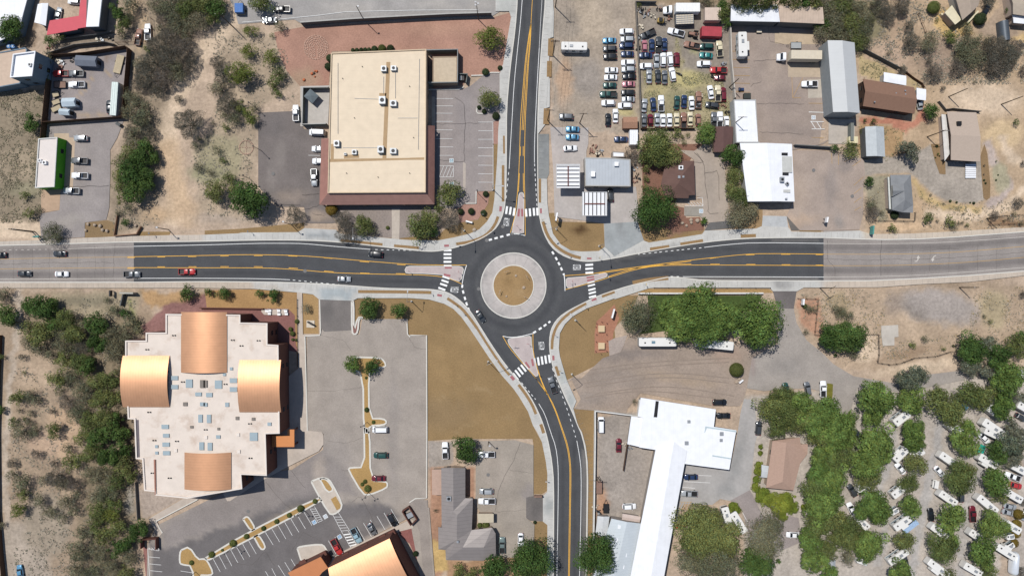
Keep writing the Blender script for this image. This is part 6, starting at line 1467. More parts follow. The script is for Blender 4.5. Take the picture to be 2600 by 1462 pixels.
grove('at the far left edge north of the road',[(26,70,32,'deep'),(12,98,14,'deep'),(50,100,14,'mesq'),(118,157,12,'mesq'),(110,190,17,'olive'),(124,140,12,'mesq'),(132,592,25,'mesq'),(152,606,10,'mesq'),(63,497,12,'olive'),(76,541,15,'olive'),(98,535,9,'mesq')])
grove('in the wooded lot west of the church',[(100,772,34,'deep'),(130,770,20,'deep'),(72,770,18,'deep'),(18,792,28,'deep'),(8,745,20,'mesq'),(38,810,14,'mesq'),(75,828,24,'olive'),(105,842,30,'olive'),(135,815,22,'deep'),(170,800,26,'olive'),(190,840,28,'olive'),(160,862,26,'mesq'),(212,825,20,'mesq'),(248,815,30,'deep'),(278,848,26,'mesq'),(310,838,24,'mesq'),(330,818,22,'mesq'),(247,862,26,'deep'),(208,875,20,'bare'),(292,882,26,'mesq'),(70,860,16,'mesq'),(100,880,18,'mesq')], True, group='trees west of the church')
grove('in the middle thicket beside the church',[(165,905,24,'olive'),(200,912,26,'olive'),(130,895,16,'mesq'),(140,955,24,'olive'),(180,948,18,'mesq'),(218,925,24,'deep'),(250,958,26,'olive'),(282,955,24,'olive'),(210,985,26,'mesq'),(250,1003,26,'olive'),(283,1000,24,'olive'),(172,1012,22,'bare'),(195,1038,24,'mesq'),(225,1058,26,'olive'),(263,1048,28,'olive'),(293,1060,22,'deep'),(213,1095,24,'olive'),(253,1098,28,'deep'),(293,1100,24,'deep'),(316,1088,16,'deep'),(150,985,12,'mesq'),(300,930,16,'mesq'),(180,880,16,'mesq')], True, group='trees in the middle thicket')
grove('in the lower thicket beside the church wing',[(316,1128,20,'deep'),(228,1138,26,'olive'),(273,1148,28,'deep'),(311,1165,24,'olive'),(325,1195,20,'olive'),(260,1195,24,'mesq'),(295,1205,24,'olive'),(225,1195,20,'mesq'),(268,1238,26,'mesq'),(235,1248,18,'mesq'),(290,1265,22,'olive'),(250,1288,26,'olive'),(280,1302,24,'yellow'),(295,1330,24,'olive'),(240,1320,20,'olive'),(262,1350,22,'olive'),(215,1345,22,'mesq'),(200,1388,26,'mesq'),(250,1390,24,'mesq'),(298,1375,24,'deep'),(328,1400,20,'mesq'),(190,1430,22,'mesq'),(230,1432,22,'mesq'),(280,1428,24,'mesq'),(322,1440,22,'olive'),(325,1360,16,'deep')], True, group='trees in the lower thicket')
grove('beside the dirt track at the lower left',[(45,1000,19,'olive'),(78,995,17,'mesq'),(92,1008,14,'mesq'),(137,1080,20,'olive'),(50,1088,22,'mesq'),(88,1085,16,'mesq'),(32,1062,14,'olive'),(60,938,6,'olive'),(56,898,9,'bare'),(170,1125,14,'mesq'),(180,1162,23,'olive'),(92,1142,13,'bare'),(30,1165,12,'bare'),(50,1215,22,'mesq'),(62,1245,16,'olive'),(48,1280,20,'yellow'),(142,1200,24,'bare'),(110,1208,13,'mesq'),(155,1215,18,'mesq'),(100,1262,17,'mesq'),(125,1285,17,'mesq'),(168,1262,20,'mesq'),(188,1285,14,'mesq'),(158,1302,14,'mesq'),(135,1165,9,'bare'),(76,1038,9,'mesq'),(48,1032,8,'mesq'),(62,1052,7,'deep'),(130,1035,8,'bare'),(185,1215,18,'bare'),(190,1240,14,'mesq'),(28,1195,14,'mesq'),(72,1060,10,'mesq')], True)
grove('at the left edge of the lower left lot',[(2,1030,12,'deep'),(4,1320,9,'mesq'),(6,898,8,'olive')], True)
grove('beside the bin enclosure of the church lot',[(1395,985,105,'deep')], tile=(0,3))
grove('on the verge north of the church',[(478,742,20,'deep'),(530,742,11,'deep'),(571,744,17,'deep'),(659,745,12,'deep'),(691,751,17,'deep'),(552,748,8,'olive'),(295,790,17,'mesq'),(318,797,13,'deep'),(270,760,9,'mesq')])
grove('beside the church driveway',[(778,782,12,'mesq'),(939,784,28,'deep'),(1015,788,22,'deep'),(753.6,816,6,'ball'),(742,847,6.5,'ball'),(737.5,835.5,5.5,'ball'),(743,862,4,'ball'),(752,863,4,'ball')])
grove('on the long church parking island',[(894,926,25,'lush'),(948,929,24,'deep'),(930,959,4.2,'ball'),(931,1040,7,'ball'),(948.5,1071.6,5.5,'ball'),(927,1222,6,'ball'),(920,1229,5.5,'ball'),(933,1240,9.5,'ball')])
grove('along the angled bed of the church lot',[(65,1235,32,'ball'),(178,1187,16,'ball'),(280,1122,36,'ball'),(417,1050,27,'ball'),(590,970,25,'ball'),(722,900,25,'ball'),(848,838,26,'ball'),(960,773,36,'ball'),(1107,698,25,'ball'),(-136,1315,25,'ball')], tile=(1,3), group='clipped shrubs in the church lot')
grove('around the grey-roofed office',[(570,190,138,'deep'),(1220,1290,215,'deep'),(840,1365,140,'deep'),(500,1410,80,'olive'),(705,940,26,'ball'),(765,938,36,'ball'),(1260,910,18,'dball'),(260,790,22,'mesq'),(60,1225,28,'dball'),(620,1440,70,'olive')], tile=(2,3))
grove('beside the south road at the bottom edge',[(1870,1235,205,'deep')], tile=(2,3))
grove('behind the filling station shop',[(170,120,90,'bare'),(60,340,0.001 + 40,'bare')][:1], tile=(3,1))
grove('around the dark brown house',[(400,60,150,'olive'),(490,95,150,'olive'),(420,-50,130,'olive'),(330,150,95,'olive'),(405,650,205,'deep'),(310,260,38,'olive'),(320,350,38,'olive'),(310,440,42,'olive'),(895,770,48,'palm'),(1205,120,120,'deep'),(1205,325,98,'olive'),(1205,450,90,'olive'),(1240,540,105,'olive'),(1255,690,140,'mesq'),(1340,620,90,'mesq'),(700,-15,30,'olive'),(680,-70,26,'olive')], tile=(3,1))
grove('beside the brown garage',[(905,1345,112,'lush'),(620,1345,60,'olive'),(735,1350,30,'olive')], tile=(3,0))
grove('along the top edge above the long shop',[(1100,40,70,'deep'),(1110,140,85,'olive'),(1130,230,60,'deep'),(1225,5,100,'olive',2.2),(1340,20,100,'olive',2.2),(1450,40,90,'olive',2.2),(1550,10,90,'olive',2.2),(1690,0,80,'olive',2.2),(1780,50,70,'olive',2.2),(1890,-10,90,'deep',2.0),(2000,10,85,'olive',2.0),(900,10,60,'mesq'),(800,-10,60,'mesq'),(960,40,50,'mesq'),(250,60,30,'olive')], tile=(3,0))
grove('on the slope behind the grey warehouse',[(50,50,120,'mesq'),(190,60,120,'olive'),(290,50,90,'mesq'),(130,190,120,'mesq'),(300,240,115,'olive'),(220,330,105,'mesq'),(380,300,100,'mesq'),(370,400,100,'olive'),(50,330,95,'mesq'),(450,220,90,'mesq'),(390,110,110,'mesq'),(60,260,90,'deep'),(450,390,80,'mesq'),(440,310,90,'mesq'),(150,350,90,'mesq')], tile=(4,0), group='trees behind the grey warehouse')
grove('on the scrub slope at the top right',[(550,50,75,'mesq'),(620,60,85,'bare'),(690,150,85,'bare'),(820,50,90,'bare'),(520,200,48,'olive'),(900,265,52,'bare'),(925,420,90,'bare'),(840,120,50,'bare'),(1110,430,90,'mesq'),(1150,730,85,'bare'),(1320,385,70,'olive'),(1450,470,90,'mesq'),(1520,590,110,'mesq'),(1390,680,80,'bare'),(1490,320,60,'mesq'),(1590,430,70,'mesq'),(1710,560,100,'bare'),(1770,470,105,'bare'),(1760,650,100,'bare'),(1880,560,110,'bare'),(1960,480,85,'bare'),(1735,725,55,'bare'),(1850,650,90,'bare'),(1680,440,60,'mesq'),(1100,620,40,'bare'),(700,530,26,'mesq'),(1240,890,28,'bare'),(830,710,45,'bare'),(2050,710,50,'bare'),(1420,560,60,'mesq'),(1600,560,60,'bare')], tile=(4,0))
grove('around the top right houses',[(1160,70,62,'ball'),(1625,190,60,'dball'),(1890,105,32,'deep'),(1490,260,36,'olive'),(1180,200,24,'olive'),(1700,-10,80,'bare')], tile=(4,0))
grove('around the brown and tan houses',[(1115,1115,82,'deep'),(460,1210,22,'deep'),(545,1220,34,'deep'),(425,1320,26,'olive'),(1980,1230,36,'deep'),(1560,830,14,'mesq')], tile=(4,0))
grove('around the gravel drive and cottage',[(900,70,122,'silver'),(300,55,88,'olive'),(155,45,45,'deep'),(500,380,55,'deep'),(520,600,62,'mesq'),(530,690,75,'bare'),(765,710,40,'dball'),(728,850,48,'olive'),(1090,735,58,'olive'),(1315,775,58,'olive'),(1350,830,40,'mesq'),(1405,795,20,'mesq'),(1440,790,20,'mesq'),(1487,820,26,'olive'),(1995,590,55,'bare'),(1955,700,30,'mesq'),(1910,745,24,'mesq'),(1860,770,17,'mesq'),(2035,800,30,'mesq'),(1760,715,45,'bare'),(630,690,30,'mesq'),(2050,190,30,'bare')], tile=(4,1))
grove('in the rock garden of the gravel drive',[(1320,572,14,'dball'),(1383,585,11,'dball'),(1557,592,14,'dball'),(1520,588,9,'dball'),(1660,363,11,'dball'),(1675,393,11,'dball'),(1780,362,9,'dball'),(1185,20,14,'dball'),(1192,100,14,'palm'),(1170,137,8,'dball'),(1655,305,9,'bare'),(1660,215,11,'bare'),(1780,172,11,'olive'),(1800,310,8,'dball'),(1210,120,8,'dball'),(1450,700,16,'mesq'),(1185,770,16,'mesq'),(1120,510,14,'mesq'),(1250,600,12,'mesq')], tile=(4,1), group='small plants of the rock garden')
grove('beside the vacant lot fence',[(290,495,175,'deep'),(90,500,130,'deep'),(200,420,90,'deep'),(340,640,60,'mesq'),(220,240,62,'mesq'),(300,280,50,'mesq'),(160,210,45,'mesq'),(940,570,40,'olive'),(1060,510,40,'mesq'),(1250,610,28,'olive'),(1350,580,18,'olive'),(160,670,22,'lush'),(-110,210,40,'mesq'),(-140,180,25,'ball'),(-50,215,36,'mesq'),(-135,440,34,'mesq'),(2050,60,40,'bare'),(1720,330,28,'olive'),(1660,280,22,'mesq')], tile=(4,2))
grove('on the lawn south of the main road',[(250,265,165,'mesq'),(180,330,90,'mesq'),(570,240,160,'lush'),(650,370,160,'lush'),(870,200,225,'lush'),(910,400,215,'lush'),(1100,330,190,'lush'),(1450,330,235,'lush'),(1380,480,120,'lush'),(740,120,90,'lush')], tile=(3,2))
grove('at the middle of the gravel lot',[(1232,820,70,'ball')], tile=(3,2))
grove('beside the white motel',[(200,1140,34,'mesq'),(75,20,1,'olive')][:1], tile=(3,2))
grove('along the north edge of the park',[(900,890,165,'silver'),(1050,855,90,'silver'),(560,1110,205,'lush'),(540,1290,120,'lush'),(920,1110,155,'lush'),(1000,1210,90,'lush'),(950,1400,125,'lush'),(1260,1170,185,'olive'),(1180,1050,80,'olive'),(1330,1280,120,'olive'),(1500,1040,150,'olive'),(1640,1090,140,'olive'),(1530,600,170,'deep'),(1520,780,130,'silver'),(1700,560,120,'silver'),(1790,680,150,'deep'),(1680,800,110,'silver'),(1870,900,180,'lush'),(1820,1200,140,'lush'),(1830,1080,110,'lush'),(1500,1420,105,'lush'),(2000,590,130,'olive'),(2030,480,90,'deep'),(2010,1080,100,'silver'),(1950,1400,115,'silver')], tile=(4,2), group='trees at the north of the holiday park')
grove('in the big grove behind the pink house',[(1640,1110,150,'olive'),(1560,1190,150,'olive'),(1700,1260,160,'olive'),(1900,1180,160,'lush'),(1840,1320,160,'olive'),(2000,1330,170,'lush'),(1640,1390,120,'olive'),(2120,1220,150,'lush'),(2200,1380,170,'lush'),(2330,1330,110,'lush'),(1740,1050,90,'olive')], tile=(3,2), group='trees in the big grove')
grove('in the belt east of the pink house',[(0,50,150,'olive'),(120,100,165,'lush'),(290,60,130,'lush'),(20,230,150,'lush'),(170,280,165,'olive'),(10,420,165,'lush'),(150,470,165,'lush'),(-20,600,165,'olive'),(110,650,160,'lush'),(-30,760,180,'lush'),(120,870,150,'olive'),(-20,920,165,'olive'),(280,920,140,'olive'),(200,1050,120,'olive'),(-80,1080,150,'lush'),(60,1180,120,'olive'),(-50,1300,150,'lush'),(80,1400,110,'lush')], tile=(4,3), group='trees in the long park belt')
grove('in the first caravan row',[(560,90,200,'lush'),(620,170,150,'lush'),(450,300,180,'lush'),(480,440,150,'olive'),(540,760,190,'lush'),(620,830,130,'lush'),(510,1120,165,'lush'),(400,1060,130,'olive'),(300,1080,130,'olive'),(470,1230,110,'lush'),(270,1270,85,'mesq'),(420,560,70,'olive')], tile=(4,3), group='trees in the first caravan row')
grove('in the second caravan row',[(930,80,140,'lush'),(990,130,80,'lush'),(970,320,135,'olive'),(900,500,120,'olive'),(910,750,125,'lush'),(840,1090,125,'olive'),(810,1400,140,'lush')], tile=(4,3), group='trees in the second caravan row')
grove('in the third caravan row',[(1460,100,155,'lush'),(1400,470,175,'olive'),(1480,380,110,'olive'),(1310,860,160,'lush'),(1240,1170,165,'olive'),(1330,1090,90,'lush'),(1280,1440,90,'olive')], tile=(4,3), group='trees in the third caravan row')
grove('in the fourth caravan row',[(1870,110,150,'silver'),(1960,260,120,'silver'),(1780,200,130,'deep'),(1760,500,155,'lush'),(1800,640,90,'olive'),(1730,930,165,'lush'),(1640,1200,160,'lush'),(1680,1330,80,'lush'),(1700,1420,100,'olive'),(2020,100,110,'silver'),(2010,830,55,'amber'),(1995,930,50,'amber'),(1980,1020,55,'amber'),(1965,1120,50,'amber'),(2050,700,50,'bare'),(2030,1400,60,'bare')], tile=(4,3), group='trees in the fourth caravan row')
grove('south of the motel wing',[(850,1000,230,'olive'),(900,850,150,'olive'),(1080,1080,180,'olive'),(1500,1040,195,'mesq'),(1560,930,110,'mesq'),(1420,1310,170,'deep'),(1050,1330,190,'mesq'),(780,1280,150,'mesq'),(760,1090,130,'olive'),(1500,1200,110,'olive'),(1150,1230,90,'mesq'),(1200,755,60,'hedge'),(1235,790,48,'hedge'),(1645,1295,38,'palm')], tile=(3,3))
grove('in the hedge around the pink house',[(1470,150,28,'hedge'),(1470,215,28,'hedge'),(1455,330,42,'hedge'),(1440,400,45,'hedge'),(1430,480,45,'hedge'),(1420,550,45,'hedge'),(1490,640,85,'hedge',.6),(1570,690,95,'hedge',.6),(1650,740,105,'hedge',.6),(1740,700,95,'hedge',.6),(1680,830,75,'hedge',.6),(1790,760,70,'hedge',.6),(1910,760,40,'hedge')], tile=(3,3), group='hedge shrubs around the pink house')

# ---------------------------------------------------------------- low scrub, dry grass and stones
def scatter(name, label, regions, n, size, cols, seed, h=.25, cat='ground cover'):
    rng = np.random.default_rng(seed); out = []; 
    areas = []
    for poly in regions:
        xs = [p[0] for p in poly]; ys = [p[1] for p in poly]; areas.append((max(xs) - min(xs)) * (max(ys) - min(ys)))
    tot = sum(areas)
    for poly, a in zip(regions, areas):
        m = int(n * a / tot); xs = [p[0] for p in poly]; ys = [p[1] for p in poly]
        x = rng.uniform(min(xs), max(xs), m); y = rng.uniform(min(ys), max(ys), m); k = inpoly(x, y, poly)
        d = fbm(x, y, 4,.045); k &= (d > .40 + .25 * rng.random(m)); out.append(np.stack([x[k], y[k]],1))
    p = np.concatenate(out); m = len(p)
    c = np.stack([(p[:, 0] - 1300) * MPX, (731 - p[:, 1]) * MPX, np.full(m, h * .5)],1)
    kk = 3
    c = np.repeat(c, kk, 0) + rng.normal(0, size * .45,(m * kk, 3)) * np.array([1,1,.25]); c[:, 2] = np.abs(c[:, 2]) + .02
    N = len(c); d = rng.normal(0,1,(N, 3)) * np.array([1,1,.35]); d /= np.linalg.norm(d, axis=1)[:, None]
    s = rng.normal(0,1,(N, 3)) * np.array([1,1,.3]); s -= (s * d).sum(1)[:, None] * d; s /= np.linalg.norm(s, axis=1)[:, None]
    L = size * (.5 + rng.random(N)); u = d * (L / 2)[:, None]; v = s * (L * .32)[:, None]
    vt = np.stack([c - u, c - v, c + u, c + v],1).reshape(-1,3); vt[:, 2] = np.maximum(vt[:, 2],.015)
    pal = np.array(cols)[rng.integers(0, len(cols), N)] * (.7 + .6 * rng.random(N))[:, None]
    me = bpy.data.meshes.new(name); n4 = N * 4
    me.vertices.add(n4); me.vertices.foreach_set('co', vt.astype(np.float32).ravel()); me.loops.add(n4); me.loops.foreach_set('vertex_index', np.arange(n4)); me.polygons.add(N); me.polygons.foreach_set('loop_start', np.arange(0, n4,4)); me.polygons.foreach_set('loop_total', np.full(N, 4)); me.update()
    colour_attr(me, np.repeat(pal, 4,0)); me.materials.append(M_SCR)
    props(link(name, me), label, cat, kind='stuff')
M_SCR, _nt, _b = nmat('scrub'); _a = _nt.nodes.new('ShaderNodeAttribute'); _a.attribute_name = 'Col'; _nt.links.new(_a.outputs[0], _b.inputs['Base Color']); _b.inputs['Roughness'].default_value = .95
scr = [(.20,.18,.14),(.25,.22,.175),(.17,.165,.11),(.31,.27,.21)]
scatter('scrub','low dry scrub over the slope at the top right',[O([(2110,-5),(2380,-5),(2380,60),(2440,100),(2580,100),(2580,210),(2420,215),(2330,235),(2180,140)])],12000,.34, scr, 3)
scatter('scrub','low scrub over the stony ground of the dry wash',[O([(500,50),(600,60),(720,130),(740,250),(640,270),(630,560),(520,540),(480,400),(540,300),(550,200)]), O([(270,0),(410,0),(400,240),(400,560),(280,590),(320,330),(330,130)])],8000,.32, scr, 5)
scatter('scrub','dry scrub and grass on the open ground at the left edge',[O([(0,225),(100,225),(118,470),(95,560),(0,560)])],5000,.32,[(.24,.20,.14),(.15,.14,.08),(.28,.24,.17)],6)
scatter('undergrowth','dry undergrowth of the thicket west of the church',[O([(60,750),(340,750),(340,1300),(360,1460),(30,1460),(20,1150),(40,900)])],9000,.34, scr, 7)
scatter('dry_grass','straw-coloured grass growing in the wrecking yard',[O([(1700,90),(1730,180),(1810,185),(1850,300),(1840,322),(1620,322),(1620,180),(1690,175)])],8000,.32,[(.34,.30,.17),(.26,.25,.12),(.18,.17,.10)],8,.15)
scatter('scrub','low scrub on the vacant lots east of the park entrance',[O([(2010,725),(2250,725),(2200,900),(2120,920),(2020,800)]), O([(2450,720),(2600,720),(2600,860),(2430,870)]), T(4,2,[(600,560),(1480,450),(1480,620),(700,720)]), T(4,1,[(500,560),(700,300),(690,780),(560,800)]), T(4,1,[(1000,600),(2059,560),(2059,850),(1100,860)])],6000,.3, scr + [(.34,.25,.11)],9)
scatter('dry_grass','dry grass in the garden west of the park house road',[T(4,0,[(400,560),(700,700),(960,870),(640,800),(430,790)]), T(4,0,[(400,1230),(850,1310),(870,1449),(650,1640),(400,1600)]), T(4,1,[(950,380),(1080,540),(1600,630),(1600,690),(1150,640),(960,520)])],2500,.35,[(.30,.26,.14),(.2,.18,.1)],10)
# stones
M_ROCK = flat('stone', A(186,168,148),.9, amp=.15, scale=2)
def rocks(zone, pts, s=.7, desc='pale boulder', mat=None):
    items = []
    for i, (x, y) in enumerate(pts):
        c = P(x, y); rnd = random.Random(i + len(pts)); k = s * rnd.uniform(.7,1.3); mb = MB().ball((0,0, k * .3), k * .6,8,5,.7)
        mb.v = [(v[0] * (1 + rnd.uniform(-.18,.18)), v[1] * (1 + rnd.uniform(-.18,.18)), v[2]) for v in mb.v]
        o = mb.build('boulder', mat or M_ROCK); o.location = (c.x, c.y, .2); o['category'] = 'rock'; items.append((o, desc, x, y))
    name_zone(items, zone, 'stones ' + zone)
rocks('in the brown bed beside the lot entrance at the left', T(0,1,[(893,805),(870,868),(960,815),(1015,822),(1038,862),(1083,872),(1370,820)]),.9)
rocks('in the planted bed of the brown house', T(3,1,[(765,765),(830,770),(770,790),(722,820),(680,795)]),.9)
rocks('beside the round bush in the gravel lot', T(3,2,[(1290,795),(1222,940),(1215,885),(1250,905)]),.9)
rocks('at the northwest corner beds', T(2,1,[(575,782),(625,790),(650,865)]),1.0)
# ================================================================ VEHICLES
def paintm(name, col, metal=0.0, rough=.28):
    m, nt, b = nmat('paint_' + name); f = ramp(nt, noise(nt, 3,3),[(.3,.95),(.7,1.05)])
    nt.links.new(mixc(nt, 'MULTIPLY',1.0, col, f), b.inputs['Base Color']); b.inputs['Metallic'].default_value = metal; b.inputs['Roughness'].default_value = rough
    b.inputs['Coat Weight'].default_value = .6; b.inputs['Coat Roughness'].default_value = .06
    return m
PAINT = {'white': ((.74,.75,.76),0),'silver': ((.45,.47,.48),.4),'grey': ((.16,.17,.18),.3),'black': ((.012,.014,.017),0),'red': ((.40,.03,.03),0),'maroon': ((.14,.015,.025),.1),
         'navy': ((.02,.04,.10),.1),'blue': ((.10,.27,.42),.2),'teal': ((.03,.20,.19),.1),'green': ((.02,.07,.06),.1),'cream': ((.62,.55,.38),0),'tan': ((.40,.32,.22),0),'rusty': ((.24,.12,.08),0),'pink': ((.42,.17,.20),.1),'charcoal': ((.05,.055,.06),.2),'pale blue': ((.30,.45,.52),.2),'grey-green': ((.16,.21,.20),.3)}
PM = {k: paintm(k, v[0], v[1],.6 if k == 'rusty' else .28) for k, v in PAINT.items()}
def me_of(mb, name, mat, sm=False):
    o = mb.build(name, mat, None, sm); me = o.data; bpy.data.objects.remove(o); return me
def rsec(x, w, z0, z1, c=.14):   # rounded cross section across the car at x
    w2 = w / 2
    return [(x, -w2 + c, z0),(x, -w2, z0 + c),(x, -w2, z1 - c * 1.2),(x, -w2 + c, z1 - c * .25),(x, -w2 * .5, z1),(x, w2 * .5, z1),(x, w2 - c, z1 - c * .25),(x, w2, z1 - c * 1.2),(x, w2, z0 + c),(x, w2 - c, z0)]
SPEC = {  # length, width, hood z, roof z, windscreen base/top x, roof rear x, rear glass base x, bed
    'sedan': (4.7,1.84,.95,1.42,1.05,.35,-1.0,-1.65,0),'hatch': (4.1,1.76,.98,1.48,1.0,.35,-1.35,-1.85,0),'suv': (4.8,1.92,1.08,1.76,1.15,.6,-1.75,-2.15,0),
    'pickup': (5.7,1.98,1.12,1.82,1.15,.65,-.55,-.72,1),'van': (5.5,2.02,1.25,2.1,1.95,1.35,-2.4,-2.66,0)}
PROTO = {}
def proto(kind):
    if kind in PROTO: return PROTO[kind]
    L, Wd, zh, zr, wb, wt, rr_, rb, bed = SPEC[kind]; h = L / 2; P_ = []
    mb = MB()
    zd = zh + .03 if kind in ('sedan','hatch') else zh + .05
    tail = -h if not bed else -.80
    xs = [(h, Wd * .72,.38, zh - .32),(h - .12, Wd * .88,.28, zh - .20),(h - .45, Wd * .96,.24, zh - .10),(h - 1.0, Wd, .22, zh - .03),(wb, Wd, .22, zh)]
    if bed: xs += [(0, Wd, .22, zd),(tail, Wd, .22, zd)]
    else: xs += [(0, Wd, .22, zd),(-h + 1.0, Wd, .22, zd),(-h + .4, Wd * .96,.25, zd - .04),(-h + .1, Wd * .88,.3, zd - .12),(-h, Wd * .74,.4, zd - .3)]
    mb.loft([rsec(*s) for s in xs])
    z0 = zd - .06; wc = Wd - .16; wr = Wd - .56   # cabin
    a = [(wb, -wc / 2, z0 - .02),(wb, wc / 2, z0 - .02),(rb, wc / 2, z0),(rb, -wc / 2, z0)]
    t = [(wt, -wr / 2, zr - .04),(wt, wr / 2, zr - .04),(rr_, wr / 2, zr - .04),(rr_, -wr / 2, zr - .04)]
    e = [(wt - .2,-wr / 2 + .15, zr),(wt - .2, wr / 2 - .15, zr),(rr_ + .2, wr / 2 - .15, zr),(rr_ + .2,-wr / 2 + .15, zr)]
    mb.loft([a, t, e])
    if bed:
        for s in (-1,1): mb.box(((tail - h) / 2, s * (Wd / 2 - .06),.78),(h + tail, .12,.75))
        mb.box((-h + .05,0,.78),(.1, Wd - .1,.75))
    for s in (-1,1): mb.box((wb - .15, s * (Wd / 2 + .06), zh + .02),(.16,.2,.14))
    P_.append(('body', me_of(mb, 'body', PM['white'], True),'paint', None))
    if bed:
        mb = MB().box(((tail - h) / 2,0,.6),(h + tail, Wd - .24,.06)); P_.append(('bed', me_of(mb, 'bed', M_DARKMET), None, None))
    def quadm(p, push, ins):
        c = sum((Vector(q) for q in p), Vector()) / 4; n = (Vector(p[1]) - Vector(p[0])).cross(Vector(p[2]) - Vector(p[0])).normalized()
        if n.dot(c - Vector((0,0, z0))) < 0: n = -n
        q = [tuple(Vector(v).lerp(c, ins) + n * push) for v in p]; return MB().add(q, [(0,1,2,3)])
    P_.append(('windshield', me_of(quadm([a[0], a[1], t[1], t[0]],.015,.07),'windshield', M_GLASS), None, None))
    P_.append(('rear_window', me_of(quadm([a[2], a[3], t[3], t[2]],.015,.1),'rear_window', M_GLASS), None, None))
    P_.append(('side_window', me_of(quadm([a[1], a[2], t[2], t[1]],.015,.1),'side_window', M_GLASS), None, None))
    P_.append(('side_window', me_of(quadm([a[3], a[0], t[0], t[3]],.015,.1),'side_window', M_GLASS), None, None))
    wm_ = me_of(MB().tube((0,-.11,0),(0,.11,0),.34, n=14),'wheel', M_TYRE); rm_ = me_of(MB().tube((0,-.12,0),(0,.12,0),.2, n=10),'rim', M_RIM)
    wh = []
    for x in (h - .88,-h + .92):
        for s in (-1,1): P_.append(('wheel', wm_, None, (x, s * (Wd / 2 - .08),.34)))
    for s in (-1,1):
        P_.append(('headlight', me_of(MB().box((h - .1, s * (Wd / 2 - .3), zh - .33),(.16,.34,.14)),'headlight', M_LAMP), None, None))
        P_.append(('tail_light', me_of(MB().box((-h + .07, s * (Wd / 2 - .25), zh - .18),(.14,.28,.14)),'tail_light', M_TAIL), None, None))
    PROTO[kind] = P_; return P_
NICE = {'sedan': 'saloon car','hatch': 'hatchback','suv': 'estate SUV','pickup': 'pickup truck','van': 'van'}
def car(kind, px, py, ang, colr, z=.0, name='parked_car', extra='', bedcol=None):
    c = P(px, py, .9 + z); nm = {'pickup': 'pickup_truck','van': 'van'}.get(kind, name)
    root = empty(nm, (c.x, c.y, z), R(ang)); root['category'] = {'pickup': 'pickup truck','van': 'van'}.get(kind, 'car')
    for n, me, pt, loc in proto(kind):
        o = link(n, me, root)
        if loc: o.location = loc
        if pt: o.material_slots[0].link = 'OBJECT'; o.material_slots[0].material = PM[colr]
        if n == 'bed' and bedcol: o.material_slots[0].link = 'OBJECT'; o.material_slots[0].material = bedcol
    rnd = random.Random(int(px * 7 + py)); s = rnd.uniform(.965,1.035); root.scale = (s * .88,.91,.94)
    return root, (extra + ' ' if extra else '') + colr + ' ' + NICE[kind], px, py
def cars(zone, lst, tile=None, z=.28, group=None, name='parked_car'):
    items = []
    for it in lst:
        k, x, y, a, c = it[:5]; q = T(*tile, [(x, y)])[0] if tile else (x, y)
        items.append(car(k, q[0], q[1], a, c, z, name, it[5] if len(it) > 5 else ''))
    name_zone(items, zone, group)
cars('on the main road west of the roundabout',[('sedan',595,1100,180,'charcoal'),('sedan',-12,1113,180,'black'),('sedan',240,1301,0,'charcoal'),('sedan',615,1305,0,'white'),('pickup',1325,1308,0,'grey'),('pickup',1878,1281,0,'red')],(0,1),.3, name='moving_car')
cars('on the dark new asphalt west of the roundabout',[('sedan',1398,1355,-2,'silver'),('suv',1718,1107,175,'black')],(1,1),.3, name='moving_car')
cars('on the roundabout exit to the south',[('sedan',713,281,-57,'charcoal')],(2,2),.3, name='moving_car')
cars('on the south road by the crosswalk',[('pickup',1436,972,107,'grey')],(2,2),.3)
cars('in the lot of the green-walled shop',[('pickup',797,167,178,'grey'),('pickup',800,316,178,'white'),('pickup',716,469,178,'silver'),('suv',808,-60,180,'silver')],(0,1),.25)
cars('west of the large tan building',[('pickup',914,1136,92,'white'),('van',1130,1332,178,'white')],(1,0),.25)
cars('under the west skirt roof of the tan building',[('sedan',1140,47,178,'white'),('suv',1150,172,178,'white')],(1,1),.25)
cars('parked beside the west skirt roof',[('pickup',1098,335,-88,'silver')],(1,1),.25)
cars('in the parking lot at the top edge',[('sedan',648,202,182,'silver'),('pickup',775,92,178,'black')],(1,0),.25)
cars('in the fenced storage yard',[('pickup',608,740,180,'red'),('pickup',760,740,180,'grey'),('pickup',768,850,180,'white'),('sedan',1094,1075,92,'charcoal')],(0,0),.03)
cars('at the top left shop yard',[('suv',745,15,175,'white'),('sedan',583,142,80,'silver'),('sedan',280,20,45,'charcoal')][:2],(0,0),0)
cars('beside the dry wash at the top left',[('pickup',1484,322,92,'white'),('pickup',1390,372,80,'rusty')],(0,0),0)
cars('beside the filling station shop',[('suv',1575,1172,178,'grey'),('sedan',1640,1298,178,'blue'),('sedan',1637,1378,178,'blue'),('sedan',1616,1490,3,'white'),('suv',2020,1960,95,'charcoal')],(2,0),.25)
cars('in the left dealer row beside the pale van',[('sedan',-48,407,180,'blue'),('suv',-45,490,180,'charcoal'),('suv',-42,570,180,'black'),('sedan',-28,705,180,'white'),('sedan',-36,777,180,'white'),('sedan',-45,857,180,'green'),('pickup',-62,948,180,'green'),('suv',-60,1035,180,'white')],(3,0),0, group='cars in the left dealer row')
cars('in the dealer row along the yard fence',[('suv',125,318,180,'white'),('suv',132,395,180,'silver'),('suv',122,460,180,'navy'),('sedan',132,542,180,'navy'),('suv',140,630,180,'white'),('suv',142,698,180,'silver'),('sedan',150,770,180,'black'),('sedan',144,845,180,'pink'),('suv',138,932,180,'black'),('sedan',140,998,180,'silver'),('suv',107,1063,180,'white')],(3,0),0, group='cars in the fence dealer row')
